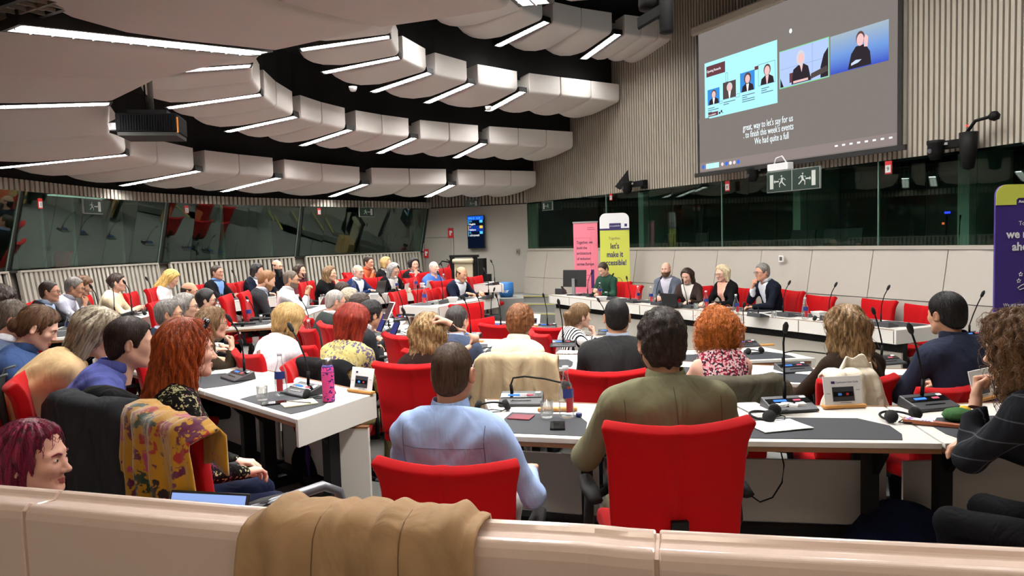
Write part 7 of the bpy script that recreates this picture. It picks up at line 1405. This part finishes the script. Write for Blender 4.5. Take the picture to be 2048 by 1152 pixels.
def laptop(px, py, z, yaw, label, lid, scr=None, w=.32, ang=105):
    p = gz(px, py, z+.004); t = thing('laptop', label, 'laptop', p, math.radians(yaw), 'open laptops'); mb = MB(); mb.box((0, 0, .008), (w, .22, .015)); obj('keyboard_base', mb, lid, t, bevel=.004); R = rotm('X', ang-90); c = np.array((0, .11, .012)); mb = MB(); mb.box(c+R@np.array((0, .0, .11))*np.array((1, -1, 1))*1.0 if False else c+np.array((0, .11*math.sin(math.radians(ang-90)), .11*math.cos(math.radians(ang-90)))), (w, .008, .22), rotm('X', -(ang-90))); obj('lid', mb, lid, t, bevel=.004)
    mb = MB(); s_ = math.radians(ang-90); mb.box(c+np.array((0, .108*math.sin(s_)-.0055*math.cos(s_), .112*math.cos(s_)+.0055*math.sin(s_))), (w-.02, .002, .20), rotm('X', -(ang-90))); obj('screen', mb, scr or mat('screen_off', (20, 22, 26), .15), t); return t
M_SIL = mat('laptop_silver', (176, 178, 180), .35, .6); M_LBK = mat('laptop_black', (26, 26, 28), .4)
laptop(492, 590, .84, -95, 'silver laptop with open lid before the black-haired woman in navy', M_SIL); laptop(748, 588, .84, -108, 'dark laptop open in front of the bald man in navy suit', M_LBK); laptop(1352, 614, .57, 120, 'black laptop open in front of the brown-haired panellist', M_LBK, w=.36)
lp_ = gy(398, 985, 2.42); t = laptop(0, 1000, .5, 0, 'laptop with lit screen just behind the parapet', M_LBK, emis('laptop_lit', (150, 176, 236), .9), .30, 112); t.location = (float(lp_[0]), float(lp_[1])-.19, float(lp_[2])-.214); t.rotation_euler = (0, 0, math.radians(-12))
mb = MB(); mb.box((-.0, .05, -.02), (.5, .45, .025)); o = thing('side_table', 'small dark table under the lit laptop behind the parapet', 'table', tuple(t.location), t.rotation_euler.z); obj('top', mb, M_LEG, o); mb = MB(); mb.box((0, .05, -.4), (.06, .06, .74)); obj('post', mb, M_LEG, o); mb = MB(); mb.box((0, .05, -.75), (.4, .4, .02)); obj('foot', mb, M_LEG, o)
# computer monitor and desk phone on the panel table
p = gz(1150, 590, .574); t = thing('computer_monitor', 'black computer monitor seen from behind on the panel table', 'monitor', p, math.radians(150)); mb = MB(); mb.box((0, 0, .33), (.5, .035, .34), rotm('X', 4)); obj('case', mb, M_LBK, t, bevel=.01); mb = MB(); mb.box((.0, .06, .17), (.06, .03, .32)); obj('stand', mb, mat('stand_grey', (130, 132, 134), .4), t); mb = MB(); mb.box((0, .03, .008), (.24, .2, .016)); obj('base', mb, M_LBK, t); mb = MB(); mb.box((0, -.02, .33), (.46, .004, .29), rotm('X', 4)); obj('screen', mb, mat('screen_off', (20, 22, 26), .15), t)
p = gz(1122, 588, .574); t = thing('desk_telephone', 'black desk telephone at the left end of the panel table', 'telephone', p, math.radians(150)); mb = MB(); mb.hexa([(-.09, -.1, 0), (.09, -.1, 0), (.09, .1, 0), (-.09, .1, 0)], [(-.09, -.1, .03), (.09, -.1, .03), (.09, .09, .12), (-.09, .09, .12)]); obj('body', mb, M_LBK, t, bevel=.008); mb = MB(); mb.tube([(-.06, -.08, .06), (-.06, 0, .1), (-.06, .08, .15)], [.024, .016, .024], 8); obj('handset', mb, M_LBK, t, smooth=True)
for px, py, z, lab in ((1203, 601, .57, 'in front of the green sweater'), (1640, 634, .57, 'at the first empty panel seat'), (750, 596, .84, 'in front of the dark laptop'), (841, 574, .86, 'before the dark-haired woman in black'), (905, 604, .8, 'beside the typing man')):
    p = gz(px, py, z+.004); t = thing('card_box', 'small white open tray box '+lab, 'box', p, math.radians(100), 'white tray boxes'); mb = MB(); mb.hexa([(-.07, -.05, 0), (.07, -.05, 0), (.07, .05, 0), (-.07, .05, 0)], [(-.1, -.08, .07), (.1, -.08, .07), (.1, .08, .07), (-.1, .08, .07)]); obj('tray', mb, M_PAPER, t); mb = MB(); mb.box((0, 0, .072), (.15, .11, .004)); obj('opening', mb, mat('tray_shadow', (200, 198, 190), .8), t)
# phones held in hands, small clutter on the middle desk
for px, py, d, yw, lab in ((778, 622, 6.2, -50, 'white phone raised in front of the dark suited man'), (765, 645, 6.3, -50, 'phone with violet screen on the cluttered desk'), (788, 662, 6.2, -45, 'tablet with blue screen on the cluttered desk')):
    p = gy(px, py, d); t = thing('phone', lab, 'phone', p, math.radians(yw)); mb = MB(); R = rotm('X', -28); mb.box((0, 0, 0), (.085, .01, .17), R); obj('case', mb, M_PAPER if 'white' in lab else M_PHONE, t, bevel=.003); mb = MB(); mb.box((0, -.0065, .0), (.076, .002, .155), R); obj('screen', mb, mat('screen_dim', (50, 30, 36), .2) if 'white' in lab else emis('screen_violet', (80, 80, 150), .6), t)
rng = random.Random(5)
for i in range(14):
    u, v = (i+.5)/14, .15+.7*rng.random(); a = lerp2((-1.2, 7.7), (-1.85, 9.6), u); b = lerp2((-.9, 7.9), (-1.5, 9.9), u); q = lerp2(a, b, v)
    t = thing('adapter_box', 'small %s gadget in the middle desk\'s clutter, %s counting from the near end' % (('black', 'white', 'dark grey')[i % 3], ORD[i]), 'gadget', (q[0], q[1], .645), rng.random()*3, 'gadgets and adapters cluttering the middle desk'); mb = MB(); mb.box((0, 0, .02), (.05+.06*rng.random(), .04+.05*rng.random(), .03+.03*rng.random())); obj('case', mb, [M_BP, M_PAPER, M_CON][i % 3], t, bevel=.006); mb = MB(); mb.tube([(.03, 0, .02), (.09, .03, .006), (.12, -.04, .006), (.06, -.08, .006)], .004, 5); obj('cord', mb, M_BP, t)
# bags on the floor
p = gz(1790, 1080, .0); t = thing('backpack', 'dark navy bag and jacket heaped on the floor under the long desk', 'bag', (1.85, 3.5, 0), .3); xs, ys, zs = axis(-.4, .4, .025), axis(-.35, .35, .025), axis(-.05, .45, .025); G_ = grid(xs, ys, zs)
d = smin(el(G_, (0, 0, .12), (.26, .2, .17)), el(G_, (.08, .02, .2), (.16, .15, .14)), .08)+.015*np.sin(14*G_[:, 0]+6*G_[:, 2])*np.sin(11*G_[:, 1]+9*G_[:, 2]); d = smax(d, -G_[:, 2], .01); v, q = snet(d, xs, ys, zs); link('body', np_mesh('body', v, q, cloth('bag_navy', (34, 42, 72))), t); mb = MB(); mb.tube([(-.1, -.15, .2), (-.22, -.24, .1), (-.3, -.2, .02), (-.2, -.1, .12)], .015, 6); obj('strap', mb, M_BP, t, smooth=True)
p = gz(632, 985, .0); t = thing('backpack', 'black and purple backpack under the left desk', 'bag', (p[0], p[1]+.15, 0), .2); d = smax(smin(el(G_, (0, 0, .17), (.2, .15, .2)), el(G_, (0, -.1, .12), (.15, .09, .12)), .04)+.006*np.sin(20*G_[:, 0])*np.sin(17*G_[:, 2]), -G_[:, 2], .01); v, q = snet(d, xs, ys, zs); link('body', np_mesh('body', v, q, cloth('bag_black', (24, 24, 28))), t)
for x in (-.07, .08): mb = MB(); mb.tube([(x, -.1, .32), (x, -.17, .25), (x+.01, -.2, .12), (x+.02, -.17, .02)], .018, 6, flat=.5); obj('strap', mb, cloth('strap_purple', (80, 56, 130)), t, smooth=True)
c = gz(1568, 900, .3); t = thing('cable', 'thin dark cable hanging below the long nearest desk', 'cable', (0, 0, 0)); mb = MB(); mb.tube([gy(x, y, 3.72) for x, y in ((1560, 896), (1568, 930), (1564, 965), (1545, 995), (1520, 1004), (1500, 990))], .004, 6); obj('cord', mb, M_BP, t, smooth=True)
# inside the interpreters' booths
for px, w, lab in ((1300, .34, 'behind the middle right pane, left'), (1366, .36, 'behind the middle right pane, right'), (1562, .5, 'behind the double exit sign'), (1640, .7, 'wide one behind the nearest middle pane'), (1130, .4, 'behind the farthest right pane')):
    t_ = rpxi(px); q = RW.at(t_, -.5); t = thing('booth_screen', 'dark screen on the booth counter '+lab, 'monitor', (*q, 1.404), RW.ang(t_), 'screens inside the right booths'); mb = MB(); mb.box((0, 0, .19), (w, .03, .26), rotm('X', -8)); obj('case', mb, M_LBK, t, bevel=.006); mb = MB(); mb.box((0, .05, .03), (.18, .14, .06)); obj('stand', mb, M_LBK, t)
for px, side, lab in ((1336, 'R', 'right booth, farthest'), (1392, 'R', 'right booth, third'), (1862, 'R', 'right booth, second'), (1888, 'R', 'right booth, nearest'), (356, 'L', 'second left booth, first'), (414, 'L', 'second left booth, second'), (490, 'L', 'second left booth, third'), (640, 'L', 'third left booth, first'), (700, 'L', 'third left booth, second')):
    cu = RW if side == 'R' else LW; t_ = rpxi(px) if side == 'R' else lpx(px); q = cu.at(t_, -.3); t = thing('booth_microphone', 'thin microphone behind the glass of the '+lab, 'microphone', (*q, 1.404), cu.ang(t_), 'microphones inside the booths'); mb = MB(); mb.box((0, 0, .02), (.16, .12, .04)); obj('console', mb, M_LBK, t); mb = MB(); mb.tube([(0, 0, .04), (0, 0, .2), (.02, -.02, .36), (.04, -.04, .44)], [.006, .006, .006, .012], 6); obj('gooseneck', mb, M_BP, t)
t_ = lpx(143); q = LW.at(t_, -.40); cc = dup(CHAIR0, (*q, .92), LW.ang(t_)+.2, 'red chair inside the nearest left booth behind the glass'); cc.scale = (1, 1, .82)
c = RW.at(rpxi(1790), -1.3); t = thing('equipment_rack', 'dark equipment rack with a blue light inside the right booth', 'rack', (*c, .9), RW.ang(rpxi(1790))); mb = MB(); mb.box((0, 0, .8), (.6, .5, 1.6)); obj('cabinet', mb, M_LBK, t); mb = MB(); mb.box((.02, -.26, 1.0), (.08, .01, .03)); obj('indicator', mb, emis('indicator_blue', (40, 60, 255), 3), t); mb = MB(); mb.box((-.04, -.26, .85), (.03, .01, .03)); obj('indicator', mb, emis('indicator_amber', (255, 120, 60), 1.5), t)
# ------------------------------------------------------------------ lettering becomes plain meshes
dg = bpy.context.evaluated_depsgraph_get(); dg.update()
for o in TEXTS:
    me = bpy.data.meshes.new_from_object(o.evaluated_get(dg)); n = link('lettering', me, o.parent); n.location = o.location; n.rotation_euler = o.rotation_euler; n.scale = o.scale
    cu = o.data; bpy.data.objects.remove(o); bpy.data.curves.remove(cu); n['kind'] = 'stuff'
